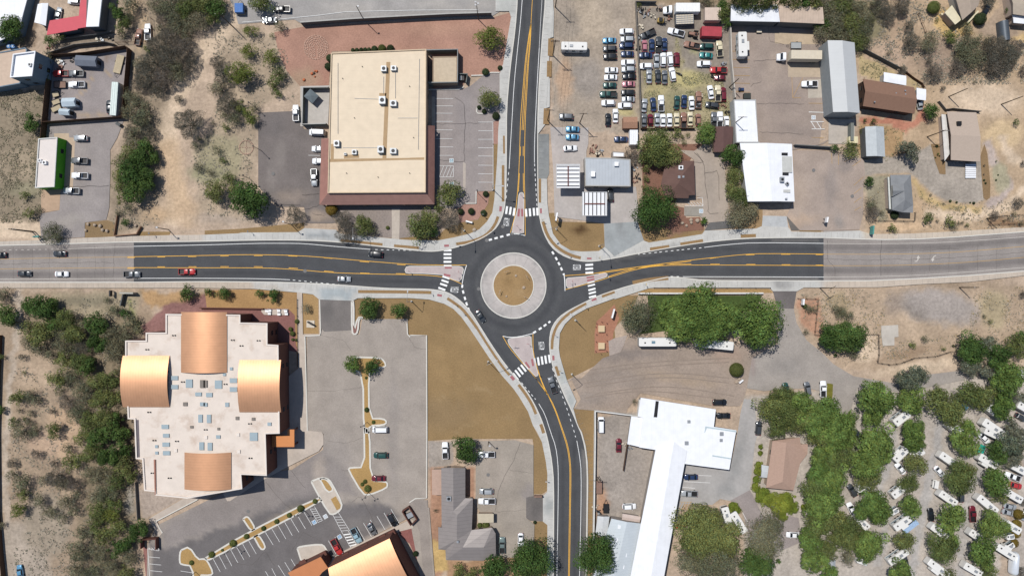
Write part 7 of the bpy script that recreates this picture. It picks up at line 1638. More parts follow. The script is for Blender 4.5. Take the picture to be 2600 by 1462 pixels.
cars('at the lower end of the dealer lot',[('sedan',-62,1205,90,'black'),('sedan',12,1163,90,'white'),('sedan',68,1400,180,'navy')],(3,0),0)
YC = [('pickup',335,342,205,'charcoal'),('pickup',620,325,165,'white'),('pickup',780,455,168,'rusty'),('suv',928,467,178,'green'),('sedan',925,556,175,'teal'),('suv',903,642,180,'white'),('pickup',1048,706,178,'red'),('hatch',1062,782,178,'maroon'),('pickup',1058,490,95,'cream')]
cars('in the upper part of the wrecking yard', YC, (3,0),0, group='cars in the upper wrecking yard')
cars('in the middle left of the wrecking yard',[('sedan',378,460,90,'navy'),('pickup',448,450,90,'charcoal'),('sedan',506,447,90,'navy'),('sedan',315,556,180,'navy'),('suv',318,665,180,'white'),('sedan',426,608,-90,'silver'),('suv',491,600,90,'white'),('suv',561,595,95,'white'),('suv',628,597,90,'maroon'),('sedan',350,770,90,'silver'),('sedan',440,768,92,'charcoal'),('sedan',508,777,90,'grey'),('suv',585,747,100,'white'),('hatch',305,462,90,'pink')],(3,0),0, group='cars in the middle wrecking yard')
cars('in the lower row of the wrecking yard',[('sedan',302,1060,84,'silver'),('sedan',393,1050,95,'navy'),('pickup',470,1040,90,'white'),('sedan',630,1032,86,'green'),('sedan',703,1020,87,'navy'),('sedan',778,1036,92,'white'),('pickup',846,1005,88,'rusty'),('sedan',970,927,98,'white'),('pickup',1042,940,90,'cream'),('suv',1096,950,92,'maroon'),('suv',985,1058,172,'charcoal')],(3,0),0, group='cars in the lower wrecking yard')
cars('in the bottom row of the wrecking yard',[('sedan',300,1210,88,'grey'),('hatch',364,1205,90,'maroon'),('sedan',432,1205,90,'silver'),('sedan',490,1210,90,'white'),('sedan',556,1208,90,'white'),('sedan',628,1205,90,'cream'),('pickup',697,1210,90,'rusty'),('sedan',764,1195,90,'cream'),('hatch',845,1205,90,'rusty'),('pickup',1002,1207,88,'grey'),('pickup',1062,1205,88,'white'),('hatch',1130,1225,90,'white')],(3,0),0, group='cars in the bottom yard row')
cars('on the north-east yard',[('pickup',1965,845,180,'white')],(3,0),.25)
cars('by the brown house carport',[('sedan',1012,1040,100,'silver')],(4,0),0)
cars('beside the top right house',[('sedan',1680,105,60,'black')],(4,0),0)
cars('in the gravel lot north of the motel',[('suv',1060,1145,0,'black')],(3,2),.25)
cars('tucked against the east end of the motel',[('sedan',1100,1280,180,'black')],(3,2),.25)
cars('on the motel driveway under the trees',[('suv',1452,1405,85,'charcoal'),('suv',1728,1015,100,'green'),('suv',1945,1010,100,'grey')],(3,2),.25)
cars('beside the yellow-green grass strip',[('pickup',42,1010,90,'white')],(4,2),.25)
cars('inside the white-walled compound',[('van',1925,1372,90,'white')],(2,2),0)
cars('in the compound west of the motel wing',[('sedan',45,137,90,'maroon'),('suv',150,750,2,'white')],(3,3),0)
cars('in the parking bays of the motel',[('sedan',772,456,180,'navy'),('pickup',752,621,178,'silver'),('pickup',668,868,178,'grey')],(3,3),.28)
cars('on the park road by the pink house',[('sedan',1798,1036,178,'white')],(3,3),.1)
cars('parked around the grey-roofed office',[('pickup',357,187,92,'white'),('pickup',775,228,180,'white'),('suv',772,599,180,'silver'),('pickup',776,697,180,'white'),('pickup',931,1140,90,'grey-green'),('sedan',1117,1085,-90,'white')],(2,3),.25)
cars('beside the long church parking island',[('van',1762,1418,180,'white'),('suv',1768,1678,180,'green'),('sedan',1745,1911,180,'maroon')],(1,2),.28)
cars('in the angled bays of the church lot',[('suv',1885,885,-62,'black'),('sedan',1677,978,-60,'grey'),('pickup',1522,1042,-62,'pale blue'),('pickup',1325,1157,-62,'red')],(1,3),.28)
cars('on the dirt track at the bottom left corner',[('sedan',196,1405,100,'blue')],(0,3),0)
cars('in the caravan pitches',[('sedan',1213,400,-48,'white'),('sedan',1128,835,95,'black'),('pickup',1545,825,92,'maroon'),('sedan',1375,1120,95,'silver'),('sedan',1665,68,-45,'white'),('pickup',1950,450,160,'white'),('sedan',1980,540,-15,'red'),('sedan',1925,752,-12,'silver'),('sedan',1910,812,-15,'silver'),('pickup',865,1315,100,'charcoal'),('suv',335,590,120,'charcoal'),('suv',325,775,115,'white'),('sedan',400,35,130,'charcoal'),('suv',1425,640,90,'charcoal'),('sedan',820,370,130,'white'),('sedan',2080,830,60,'silver')],(4,3),.05, group='cars in the caravan park')
cars('at the north of the caravan park',[('suv',1440,1165,130,'blue'),('hatch',2030,1295,-30,'charcoal')],(4,2),.05)
# ---------------------------------------------------------------- caravans, motorhomes, trucks and trailers
m_rv = flat('caravan_shell',(.64,.63,.60),.4, amp=.03); m_rvs = flat('caravan_stripe', A(120,150,165),.4, amp=.05)
def rbox(mb, L, w, z0, z1, c=.25):
    h = L / 2; k = w / 2
    ring = [(h - c, -k),(h, -k + c),(h, k - c),(h - c, k),(-h + c, k),(-h, k - c),(-h, -k + c),(-h + c, -k)]
    sec = lambda z, s: [(x * s, y * s, z) for x, y in ring]
    mb.loft([sec(z0,1), sec(z1 - .12,1), sec(z1,.96)])
def rv(label, px, py, ang, L=7.0, w=2.45, h=3.0, kind='travel_trailer', z=.05, slide=0, cab=False, mat=None, items=None):
    c = P(px, py, h * .8); root = empty(kind, (c.x, c.y, z), R(ang)); root['category'] = 'motorhome' if cab else 'caravan'
    mb = MB(); rbox(mb, L, w, .5, h); mb.build('body', mat or m_rv, root)
    mb = MB()
    for s in (-1,1): mb.box((0, s * (w / 2 + .01),1.35),(L * .9,.03,.35))
    mb.build('stripe', m_rvs, root)
    MB().box((L * .12,0, h + .12),(1.0,.75,.26)).build('air_conditioner', m_rvs if L > 9 else M_UNIT, root)
    for x in (-.32,.34): MB().box((L * x, .2, h + .04),(.42,.42,.1)).build('roof_vent', M_DARKMET, root)
    for s in (-1,1):
        for x in (-.28,.02,.28): MB().box((L * x, s * (w / 2 + .02),2.0),(.9,.04,.6)).build('window', M_GLASS, root)
        for x in ((-.1,.05) if not cab else (-.28,.32)): MB().tube((L * x, s * (w / 2 - .2),.35),(L * x, s * (w / 2 + .02),.35),.35, n=12).build('wheel', M_TYRE, root)
    if cab: MB().box((L / 2 + .02,0,1.75),(.08, w * .84,.95)).build('windshield', M_GLASS, root)
    else:
        mb = MB(); 
        for s in (-1,1): mb.tube((L / 2, s * .6,.5),(L / 2 + 1.2,0,.5),.06, n=5)
        mb.build('drawbar', M_DARKMET, root)
    if slide: 
        mb = MB(); mb.box((-L * .05, slide * (w / 2 + .35),1.85),(L * .35,.75,1.8)); mb.build('slide_out', mat or m_rv, root)
    if items is not None: items.append((root, ('white motorhome' if cab else 'white caravan') if mat is None else label, px, py))
    else: root['label'] = label
    return root
its = []
for x, y, a, L, cab, sl in [(812,225,45,6.5,0,1),(790,598,38,5.6,0,0),(838,905,35,8.0,0,-1),(790,1250,35,8.4,0,0),(750,795,30,3.4,0,0),(1305,285,-35,8.5,1,0),(1290,665,-35,7.6,1,0),(1205,1000,-38,7.6,1,0),(1195,1370,-38,9.5,0,-1),(1565,1035,-35,5.2,0,0),(1685,725,-40,9.2,1,0),(1690,295,-32,7.6,0,-1),(1995,365,-28,7.2,0,0),(1955,645,-30,6.6,0,0),(1940,955,-32,6.6,0,0),(1875,1205,-32,8.4,0,1),(1540,1380,-30,7.6,1,0),(425,905,-45,6.6,0,0),(430,1300,-20,4.2,0,0),(980,215,30,5.5,0,0),(450,575,-10,5.0,0,0),(1905,1150,30,4.0,0,0),(1735,15,-25,6.5,0,0),(2040,60,0,4,0,0),(1915,1050,10,3.0,0,0)]:
    q = T(4,3,[(x, y)])[0]; L *= .8; rv('', q[0], q[1], a, L, cab=bool(cab), slide=sl, items=its, h=2.9 if L > 3.8 else 2.2, w=2.2 if L > 3.8 else 1.7)
name_zone(its, 'among the caravan pitches','caravans in the park'); its = []
for x, y, a, L, cab in [(822,1302,38,5.4,0),(1722,1210,-40,4.4,0),(1740,1398,-35,7.0,1),(2040,862,-10,5.0,0),(1365,1410,-40,5.0,0),(2050,1190,-30,4.0,0)]:
    q = T(4,2,[(x, y)])[0]; rv('', q[0], q[1], a, L, cab=bool(cab), items=its)
name_zone(its, 'at the north of the park','caravans at the north of the park')
rv('long white motorhome parked west of the big green trees', *T(3,2,[(430,538)])[0],180,11.2,2.6,3.3,'motorhome',.25, cab=True)
rv('second long white motorhome mostly hidden under the big green trees', *T(3,2,[(1000,560)])[0],174,11.5,2.6,3.3,'motorhome',.25, cab=True)
rv('white motorhome bus standing alone on the dealer gravel', *T(2,0,[(1655,470)])[0],179,7.8,2.45,3.1,'motorhome',.0, cab=True)
rv('white caravan with wide slide-out in the north-east yard', *T(3,0,[(1283,455)])[0],92,7.4,2.6,3.2,'travel_trailer',.25, slide=-1)
rv('white motorhome half under trees south of the motel', *T(3,3,[(1245,905)])[0],122,7.0,2.3,2.8,'motorhome',.25, cab=True)
rv('narrow white motorhome beside the yellow-green bush', *T(3,3,[(1130,855)])[0],105,6.4,2.2,2.7,'motorhome',.25, cab=True)
# aluminium rounded trailer
c = P(*T(4,3,[(1985,1332)])[0],2.2); root = empty('round_trailer',(c.x, c.y, 0), R(86)); props(root, 'rounded white-and-blue trailer at the bottom right corner','caravan')
mb = MB(); mb.loft([[(x, k * 1.3 * math.cos(t),.5 + k * 2.2 * math.sin(t)) for t in [math.pi * j / 10 for j in range(11)]] for x, k in ((-3.4,.55),(-3.1,.85),(-2.5,1),(2.5,1),(3.1,.85),(3.4,.55))]); mb.build('body', flat('bright_shell',(.7,.73,.76),.3,.3, amp=.02), root, smooth=True)
for s in (-1,1): MB().tube((0, s * 1.0,.35),(0, s * 1.25,.35),.34, n=12).build('wheel', M_TYRE, root)
def truck(label, c_, r_, x, y, ang, L, w, h, bodym, cabm, z=.0, name='box_truck', roofm=None, cat='truck'):
    q = T(c_, r_, [(x, y)])[0]; c = P(*q, h * .8); root = empty(name, (c.x, c.y, z), R(ang)); props(root, label, cat)
    MB().box((-1.0,0,.75 + h / 2 - .3),(L - 2.4, w, h - .75)).build('cargo_box', bodym, root)
    mb = MB()
    for k in range(int((L - 2.6) / .9)): mb.box((-L / 2 + .7 + k * .9,0, h + .1),(.08, w - .06,.05))
    mb.build('roof_ribs', roofm or bodym, root)
    if cabm:
        mb = MB(); mb.loft([rsec(L / 2 - 1.3, w * .9,.5,2.3,.2), rsec(L / 2 - .4, w * .88,.5,2.2,.2), rsec(L / 2 + .1, w * .85,.5,1.5,.2), rsec(L / 2 + 1.1, w * .75,.5,1.3,.2)]); mb.build('cab', cabm, root, smooth=True)
        MB().add([(L / 2 - .38,-w * .36,2.2),(L / 2 - .38, w * .36,2.2),(L / 2 + .16, w * .38,1.56),(L / 2 + .16,-w * .38,1.56)],[(0,1,2,3)]).build('windshield', M_GLASS, root)
    for x_ in ((-L / 2 + 1.2,-L / 2 + 2.3) + ((L / 2 - .2,) if cabm else ())):
        for s in (-1,1): MB().tube((x_, s * (w / 2 - .35),.5),(x_, s * (w / 2 - .02),.5),.5, n=12).build('wheel', M_TYRE, root)
    return root
m_box = flat('box_body_white',(.70,.70,.68),.5, amp=.04); m_boxc = flat('box_body_cream', A(226,214,192),.6, amp=.05)
truck('white box truck with cab at the top of the wrecking yard',3,0,700,85,180,9.6,2.6,3.4, m_box, PM['white'])
truck('long cream semi-trailer with tractor cab beside the concrete pad',3,0,1885,562,179,11.6,2.6,3.8, m_boxc, PM['white'],.25)
# framed aluminium container
q = T(3,0,[(705,200)])[0]; c = P(*q, 2); root = empty('framed_trailer',(c.x, c.y, 0), R(2)); props(root, 'pale slatted metal trailer below the white box truck','trailer')
MB().box((0,0,1.3),(5.4,2.7,1.9)).build('body', flat('dull_metal_side', A(120,124,128),.5,.3), root)
mb = MB(); [mb.box((0,-1.2 + k * .6,2.29),(5.3,.36,.05)) for k in range(5)]; mb.build('roof_panels', m_boxc, root); mb = MB(); [mb.box((-2.6 + k * .86,0,2.34),(.1,2.6,.06)) for k in range(7)]; mb.build('roof_bars', M_UNIT, root)
for s in (-1,1):
    for x in (-1.2,-.3): MB().tube((x, s * 1.1,.35),(x, s * 1.3,.35),.35, n=10).build('wheel', M_TYRE, root)
def flatbed(label, c_, r_, x, y, ang, L, w, mat, z=.0, sides=.0, load=None):
    q = T(c_, r_, [(x, y)])[0]; c = P(*q, .8); root = empty('utility_trailer',(c.x, c.y, z), R(ang)); props(root, label, 'trailer')
    MB().box((0,0,.62),(L, w, .12)).build('deck', mat, root)
    if sides:
        mb = MB()
        for s in (-1,1): mb.box((0, s * w / 2,.6 + sides / 2),(L, .06, sides)); mb.box((s * L / 2,0,.6 + sides / 2),(.06, w - .1, sides))
        mb.build('side_rails', M_DARKMET, root)
    mb = MB()
    for s in (-1,1): mb.tube((L / 2, s * w * .35,.55),(L / 2 + 1.3,0,.55),.05, n=5)
    mb.build('drawbar', M_DARKMET, root)
    for s in (-1,1): MB().tube((-L * .12, s * (w / 2 + .02),.33),(-L * .12, s * (w / 2 + .22),.33),.33, n=12).build('wheel', M_TYRE, root)
    if load: MB().box((0,0,.62 + load[1] / 2),(L * .85, w * .85, load[1])).build('load_cover', load[0], root)
m_ply = flat('plywood_deck', A(196,180,150),.8, amp=.12, scale=2); m_brnd = flat('brown_deck', A(150,120,105),.8, amp=.15)
flatbed('long plywood-decked trailer in the northeast corner of the storage yard',0,0,1190,645,-104,5.6,2.2, m_ply, .03,0)
flatbed('brown-decked trailer between the parked pickups of the storage yard',0,0,602,852,0,3.6,2.0, m_brnd, .03,.3)
flatbed('uppermost of three small pale trailers by the west yard fence',0,0,556,948,15,2.0,1.6, m_ply, .03,.25)
flatbed('middle of three small pale trailers by the west yard fence',0,0,560,1025,20,2.4,1.5, m_ply, .03,.25)
flatbed('lowest of three small pale trailers by the west yard fence',0,0,562,1090,25,3.0,1.6, m_ply, .03,.25)
flatbed('trailer under a blue tarpaulin in the top parking lot',1,0,358,98,90,3.2,2.9, m_ply, .25,0,(flat('blue_tarpaulin', A(66,120,190),.6, amp=.2, scale=2),1.3))
flatbed('rusty-sided trailer in the compound beside the white wall',2,3,1905,555,90,4.0,1.9, m_brnd, 0,.3)
flatbed('small grey equipment trailer above the semi-trailer',3,0,1825,460,180,3.2,1.9, flat('grey_deck', A(176,180,180),.6),.25,.2)
flatbed('open drawbar trailer in the bottom of the compound',2,3,1975,770,90,2.8,1.6, M_DARKMET, 0,.3)
# caravan awnings, tarpaulins, dumpster, barrels, carts
def item(name, label, cat, c_, r_, x, y, parts, ang=0, z=0.0, group=None):
    q = T(c_, r_, [(x, y)])[0]; c = P(*q, .8); root = empty(name, (c.x, c.y, z), R(ang)); props(root, label, cat, group)
    for pn, cc, dd, mt in parts: MB().box(cc, dd).build(pn, mt, root)
    return root
item('skip','dark open-topped skip beside the faded parking bays','skip',3,0,1330,970,[('body',(0,0,.6),(2.0,1.5,1.1), M_DARKMET),('lid',(0,0,1.2),(2.1,1.6,.08), flat('dark_lid',(.03,.035,.03),.6))], z=.25)
item('skip','grey wheeled skip in the east refuse enclosure','skip',2,0,525,790,[('body',(0,0,.6),(1.5,1.5,1.1), M_DARKMET),('lid',(-.4,0,1.2),(.6,1.5,.08), M_UNIT)], z=.25)
item('skip','grey skip inside the maroon refuse enclosure near angled bays','skip',1,3,2065,830,[('body',(0,0,.6),(1.7,1.4,1.1), M_DARKMET),('lid',(0,0,1.2),(1.8,1.5,.08), M_UNIT)],27,.25)
item('garden_tractor','small blue mower parked on the faded yellow bays','mower',3,0,1275,900,[('body',(0,0,.5),(1.6,.8,.5), PM['navy']),('seat',(-.3,0,.85),(.4,.4,.25), M_DARKMET),('wheel',(-.5,.45,.3),(.5,.2,.5), M_TYRE),('wheel',(-.5,-.45,.3),(.5,.2,.5), M_TYRE),('wheel',(.55,0,.22),(.35,.8,.35), M_TYRE)], z=.25)
item('hand_cart','small pale cart in front of the long shop doors','cart',3,0,1455,318,[('tray',(0,0,.6),(1.5,.8,.3), m_boxc),('wheel',(-.5,0,.2),(.4,.9,.35), M_TYRE),('wheel',(.5,0,.2),(.4,.9,.35), M_TYRE)], z=.25)
item('golf_cart','white golf cart standing on the caravan park road','golf cart',4,3,1160,520,[('canopy',(0,0,1.9),(2.3,1.2,.1), m_rv),('body',(0,0,.6),(2.4,1.1,.6), m_rv),('windshield',(.9,0,1.3),(.05,1.0,.8), M_GLASS),('wheel',(.8,0,.25),(.45,1.15,.45), M_TYRE),('wheel',(-.8,0,.25),(.45,1.15,.45), M_TYRE)],80)
item('tarpaulin_shelter','turquoise tarpaulin over a stack in the caravan park','tarpaulin',4,3,1630,172,[('cover',(0,0,1.0),(1.8,2.6,.1), flat('turquoise_tarp', A(40,170,150),.6, amp=.2)),('stack',(0,0,.5),(1.5,2.2,.95), M_DARKMET)],-20)
item('awning','blue-and-white striped caravan awning on the park road','awning',4,3,895,935,[('canopy',(0,0,2.3),(5.0,1.6,.08), flat('blue_white_awning', A(170,196,226),.6, amp=.2, scale=3)),('leg',(2.3,-.7,1.1),(.06,.06,2.2), M_UNIT),('leg',(-2.3,-.7,1.1),(.06,.06,2.2), M_UNIT)],38)
item('awning','red awning hanging below the motel roof edge','awning',3,3,642,927,[('canopy',(0,0,2.6),(2.9,1.3,.1), flat('red_awning', A(214,50,60),.6)),('leg',(1.3,-.5,1.3),(.08,.08,2.5), M_UNIT)],-6,.2)
item('forklift','yellow-and-black forklift near the top of the wrecking yard','forklift',3,0,462,212,[('body',(0,0,.8),(1.8,1.2,1.0), flat('forklift_yellow', A(190,160,90),.6)),('roof_guard',(-.1,0,2.0),(1.1,1.1,.1), M_DARKMET),('fork',(1.5,.3,.3),(1.4,.12,.06), M_DARKMET),('fork',(1.5,-.3,.3),(1.4,.12,.06), M_DARKMET),('wheel',(.5,0,.3),(.6,1.3,.6), M_TYRE),('wheel',(-.6,0,.25),(.5,1.2,.5), M_TYRE),('mast',(.95,0,1.2),(.15,.9,2.1), M_DARKMET)],-10)
item('tractor','rusty brown tractor beside the red container','tractor',3,0,795,345,[('hood',(.6,0,.9),(1.6,.8,.7), PM['rusty']),('seat',(-.7,0,1.2),(.5,.6,.3), M_DARKMET),('cab_floor',(-.6,0,.8),(1.2,1.3,.2), PM['rusty']),('wheel',(-.7,.85,.7),(1.3,.35,1.3), M_TYRE),('wheel',(-.7,-.85,.7),(1.3,.35,1.3), M_TYRE),('wheel',(1.1,0,.4),(.8,1.4,.7), M_TYRE)],172)
item('motorcycle','black motorcycle leaning near the wrecking yard grass','motorcycle',3,0,655,742,[('frame',(0,0,.6),(1.3,.25,.4), M_DARKMET),('seat',(-.2,0,.85),(.6,.3,.12), M_DARKMET),('wheel',(.75,0,.32),(.64,.14,.64), M_TYRE),('wheel',(-.75,0,.32),(.64,.14,.64), M_TYRE),('handlebar',(.5,0,1.0),(.06,.75,.06), M_UNIT)],-25)
m_bbar = flat('blue_barrel', A(70,130,190),.5)
for k, (x, lab) in enumerate(((92,'left of two blue water tanks north of the low tan building'),(135,'right of two blue water tanks north of the low tan building'))):
    c = P(*T(0,0,[(x, 470)])[0],1); mb = MB().tube((c.x, c.y, 0),(c.x, c.y, 1.3),.62, n=14); o = empty('water_tank',(0,0,0)); props(o, lab, 'tank','blue water tanks'); mb.build('body', m_bbar, o); MB().tube((c.x, c.y, 1.3),(c.x, c.y, 1.4),.25, n=10).build('lid', M_UNIT, o)
# benches beside the pink gravel plaza (two square plinths)
m_plinth = flat('sandstone', A(226,200,160),.8, amp=.05)
for (x, y), lab in zip(T(2,2,[(1928,405),(1928,577)]),('upper of two square cream stone plinths on the pink gravel plaza','lower of two square cream stone plinths on the pink gravel plaza')):
    c = P(x, y, .9); r = empty('stone_plinth',(c.x, c.y, .2)); props(r, lab, 'plinth','stone plinths'); MB().box((0,0,.45),(1.7,1.7,.9)).build('base', m_plinth, r); MB().box((0,0,.95),(1.95,1.95,.1)).build('cap', m_plinth, r)
its = []
for x, y in ((1878,352),(1930,335),(1982,350),(1872,385),(1877,462),(1978,462),(1875,535),(1983,525),(1868,630),(1925,657),(1980,630)):
    q = T(2,2,[(x, y)])[0]; c = P(*q, .4); r = empty('bollard_light',(c.x, c.y, .2)); r['category'] = 'bollard'; MB().tube((0,0,0),(0,0,.7),.09, n=8).build('post', M_BARK, r); MB().tube((0,0,.7),(0,0,.82),.14, n=8).build('cap', flat('rust_beam', A(120,70,62),.7), r); its.append((r, 'small rusty bollard', *q))
name_zone(its, 'around the cream plinths','bollards round the plinths')
# picnic furniture east of the church
its = []
for x, y in ((625,225),(655,222),(652,252),(745,222),(748,258),(815,225),(822,255)):
    q = T(1,2,[(x, y)])[0]; c = P(*q, .5); r = empty('garden_bench',(c.x, c.y, .28)); r['category'] = 'bench'
    MB().box((0,0,.45),(.95,.8,.06)).build('seat', M_SIGNW, r); MB().box((0,.4,.7),(.95,.06,.5)).build('backrest', M_SIGNW, r)
    for s in (-1,1): MB().box((s * .4,0,.22),(.06,.7,.44)).build('leg', M_DARKMET, r)
    its.append((r, 'white metal bench', *q))
name_zone(its, 'on the church terrace','benches on the church terrace')
sheet('concrete_slab', T(1,2,[(572,212),(840,208),(840,268),(600,265),(572,235)]), A(214,200,186), M_CONC)
# stone labyrinth
q = T(1,0,[(1120,480)])[0]; c = P(*q); root = empty('stone_labyrinth',(c.x, c.y, .12)); props(root, 'concentric stone labyrinth on the pink gravel','labyrinth')
rnd = random.Random(4)
for k, rr_ in enumerate((.9,1.45,2.0,2.55,3.1,3.6)):
    mb = MB(); n = int(rr_ * 13)
    for j in range(n):
        a = j * 6.283 / n + .2
        if abs((a % 6.283) - 4.7) < .12 and k < 5: continue
        mb.ball((rr_ * math.cos(a) + rnd.uniform(-.05,.05), rr_ * math.sin(a) + rnd.uniform(-.05,.05),.06), rnd.uniform(.17,.27),5,3,.6)
    mb.build('stone_ring', flat('labyrinth_stone', A(208,174,154),.9, amp=.1), root)
q = T(1,1,[(418,35)])[0]; c = P(*q); root = empty('medicine_wheel',(c.x, c.y, .02)); props(root, 'single ring of stones with spokes west of the dark parking lot','stone circle')
mb = MB(); [mb.ball((2.1 * math.cos(a),2.1 * math.sin(a),.06),.22,5,3) for a in [j * 6.283 / 30 for j in range(30)]]; mb.build('stone_ring', MATS[('labyrinth_stone',)], root)
mb = MB(); [mb.ball((t * math.cos(a), t * math.sin(a),.06),.16,5,3) for a in (0,1.57,3.14,4.71) for t in (.3,.8,1.3,1.8)]; mb.build('spoke', MATS[('labyrinth_stone',)], root)
its = []
for i, (x, y, m_) in enumerate(((1110,718,0),(1128,722,0),(1080,745,0),(1108,775,0),(1100,740,1),(1000,808,2))):
    q = T(1,0,[(x, y)])[0]; c = P(*q); mb = MB().ball((0,0,.2),.3 + .1 * (i % 3),7,4,.8); o = mb.build('boulder',[flat('orange_rock', A(206,120,80),.9), M_BARK, flat('orange_rock', A(206,120,80),.9)][m_]); o.location = (c.x, c.y, .1); o['category'] = 'rock'; its.append((o, 'reddish rock', *q))
name_zone(its, 'of the small stone group on the pink gravel','reddish rocks')
# ================================================================ FENCES AND WALLS
m_bf = flat('dark_brown_slats', A(96,72,56),.9, amp=.15, scale=2); m_chain = flat('chain_link',(.10,.10,.10),.6,.3); m_wf = flat('white_wall_paint', A(232,230,224),.7)
def fence(label, pts, h, mat, post=3.0, name='fence', solid=True, rails=2, z=0):
    root = empty(name); props(root, label, 'fence'); p = W(pts)
    if solid: mb = MB(); strip(mb, p, .1, h, z + .05); mb.build('panel', mat, root)
    else:
        mb = MB()
        for k in range(rails):
            for a, b in zip(p[:-1], p[1:]): mb.tube((*a, z + h * (k + 1) / rails - .08),(*b, z + h * (k + 1) / rails - .08),.045, n=4)
        mb.build('rails', mat, root)
    q = resample(p, post)[:60]
    for a in q: MB().box((a[0], a[1], h / 2 + .05),(.12,.12, h + .1)).build('post', mat, root)
fence('dark brown slat fence around the storage yard at top left', T(0,0,[(455,1449),(475,1245),(540,580),(900,555),(1300,490),(1325,510),(1265,1190),(480,1245)]),2.6, m_bf, 4)
fence('dark green fence behind the red-roofed shop', T(0,0,[(500,560),(780,470),(1080,440),(1180,465)]),2.0, m_dwall, 3)
fence('dark screen fence below the red-roofed shop', T(0,0,[(640,405),(1000,365),(1150,335)]),1.6, m_dwall, 3)
fence('wire fence corner beside the parked white pickup in the wash', T(0,0,[(1180,440),(1548,432),(1538,200)]),1.4, m_bf, 3, solid=False)
fence('grey metal fence on the west side of the wrecking yard', T(3,0,[(205,40),(240,700),(262,1300)]),1.9, flat('grey_sheet_fence', A(150,142,132),.7),3)
fence('grey metal fence along the top of the wrecking yard', T(3,0,[(205,40),(410,42)]),1.9, m_dwall, 3)
fence('dark fence along the bottom of the wrecking yard', T(3,0,[(262,1302),(800,1300)]),1.6, m_bf, 3)
wall('yard_wall','pale concrete wall on the east side of the wrecking yard', T(3,0,[(1148,290),(1160,640),(1195,1000)]),2.2, flat('pale_yard_wall', A(206,198,186),.8),.3)
wall('yard_wall','dark wall between the upper and lower north-east yards', T(3,1,[(1795,18),(2059,34)]) + T(4,1,[(0,34),(110,42)]),1.8, m_dwall, .25)
fence('dark winding fence on the slope behind the warehouse', T(4,0,[(380,490),(600,605),(780,700)]),2.0, m_dwall, 3)
fence('lower part of the winding fence beside the white carport', T(4,0,[(800,690),(930,790),(1020,850),(1040,890)]),1.2, m_bf, 3)
fence('dark fence behind the tan house', T(4,0,[(1185,1030),(1250,1110),(1320,1100),(1600,1130)]),1.4, m_dwall, 3)
fence('fence at the upper edge of the right garden', T(4,0,[(985,150),(1060,335)]),1.2, m_bf, 2.4, solid=False)
wall('garden_wall','dark wall at the right edge below the arched shed', T(4,0,[(2000,455),(2150,475)]),1.5, m_dwall)
fence('brown pipe fence around the scrub beside the main road', T(4,1,[(1730,850),(1680,745),(2100,700)]),1.3, m_bf, 3, solid=False)
fence('second rail of the pipe fence beside the main road', T(4,1,[(1700,808),(2100,800)]),1.3, m_bf, 3, solid=False)
wall('retaining_wall','long white-topped low wall along the lawn south of the main road', T(3,2,[(235,50),(720,50)]),1.2, m_wf, .45)
wall('retaining_wall','eastern stretch of the white-topped lawn wall behind the big trees', T(3,2,[(720,50),(1485,48)]),1.2, m_wf, .45)
fence('metal railing on the pavement edge above the lawn wall', T(3,1,[(395,1442),(1560,1444)]),1.0, M_DARKMET, 4.3,'railing', solid=False)
wall('compound_wall','white compound wall beside the south road', T(2,2,[(1858,1222),(1858,1500)]) + T(2,3,[(1852,500),(1842,1100)]),2.2, m_wf, .35)
wall('compound_wall','white compound wall meeting the motel corner', T(2,2,[(1858,1222),(2059,1245)]) + T(3,2,[(225,1275),(245,1110)]),1.8, m_wf, .3)
fence('brown timber fence in the compound beside the motel', T(3,2,[(165,1290),(140,1449)]) + T(3,3,[(120,150),(85,380)]),1.5, m_bf, 2.5)
fence('rustic rail fence around the sandy corner of the vacant lot', T(4,2,[(390,460),(585,460),(592,650),(575,745),(690,760)]),1.2, M_WOOD, 2.0, solid=False)
fence('curving rustic rail fence above the park road', T(4,2,[(690,765),(810,750),(950,695),(1160,680)]),1.2, M_WOOD, 2.4, solid=False)
fence('far end of the rustic rail fence beside the blue-grey tree', T(4,2,[(1180,675),(1320,630),(1460,640)]),1.2, M_WOOD, 2.4, solid=False)
fence('rail fence around the rock garden at the park entrance', T(3,2,[(1840,100),(2040,105),(2005,465),(2059,470)]),1.1, M_WOOD, 2.4, solid=False)
fence('low railing along the garden south of the grey cottage', T(4,1,[(560,770),(950,775),(955,690)]),1.0, M_DARKMET, 2.4, solid=False)
fence('maroon fence along the far left edge of the lower lot', T(0,2,[(25,470),(5,900),(-10,1449)]) + T(0,3,[(0,800),(35,1200),(60,1449)]),2.0, m_bf, 4)
fence('dark kerb fence west of the church terrace', T(0,3,[(1378,500),(1400,870)]),1.2, m_dwall, 3)
fence('black railing along the walk east of the church', T(1,2,[(935,110),(940,780)]),1.1, M_DARKMET, 2.5,'railing', solid=False)
wall('terrace_wall','low maroon wall between the church terrace and the verge', T(1,2,[(-40,196),(600,204)]),1.1, m_maroon, .3)
wall('culvert_wall','concrete culvert headwall south of the main road', T(0,2,[(1245,45),(1380,48)]),2.4, flat('culvert_concrete', A(186,182,170),.8),.5)
wall('culvert_wall','dark side wall of the culvert', T(0,2,[(1262,60),(1235,175)]),1.6, m_dwall, .3)
wall('culvert_wall','brown headwall of the wash north of the main road', T(0,1,[(1165,925),(1390,905),(1430,830)]),1.2, flat('brown_headwall', A(150,120,98),.9),.3)
wall('property_wall','thin wall between the shop lot and the wash', T(0,1,[(1195,700),(1160,925)]),1.0, flat('brown_headwall', A(150,120,98),.9),.2)
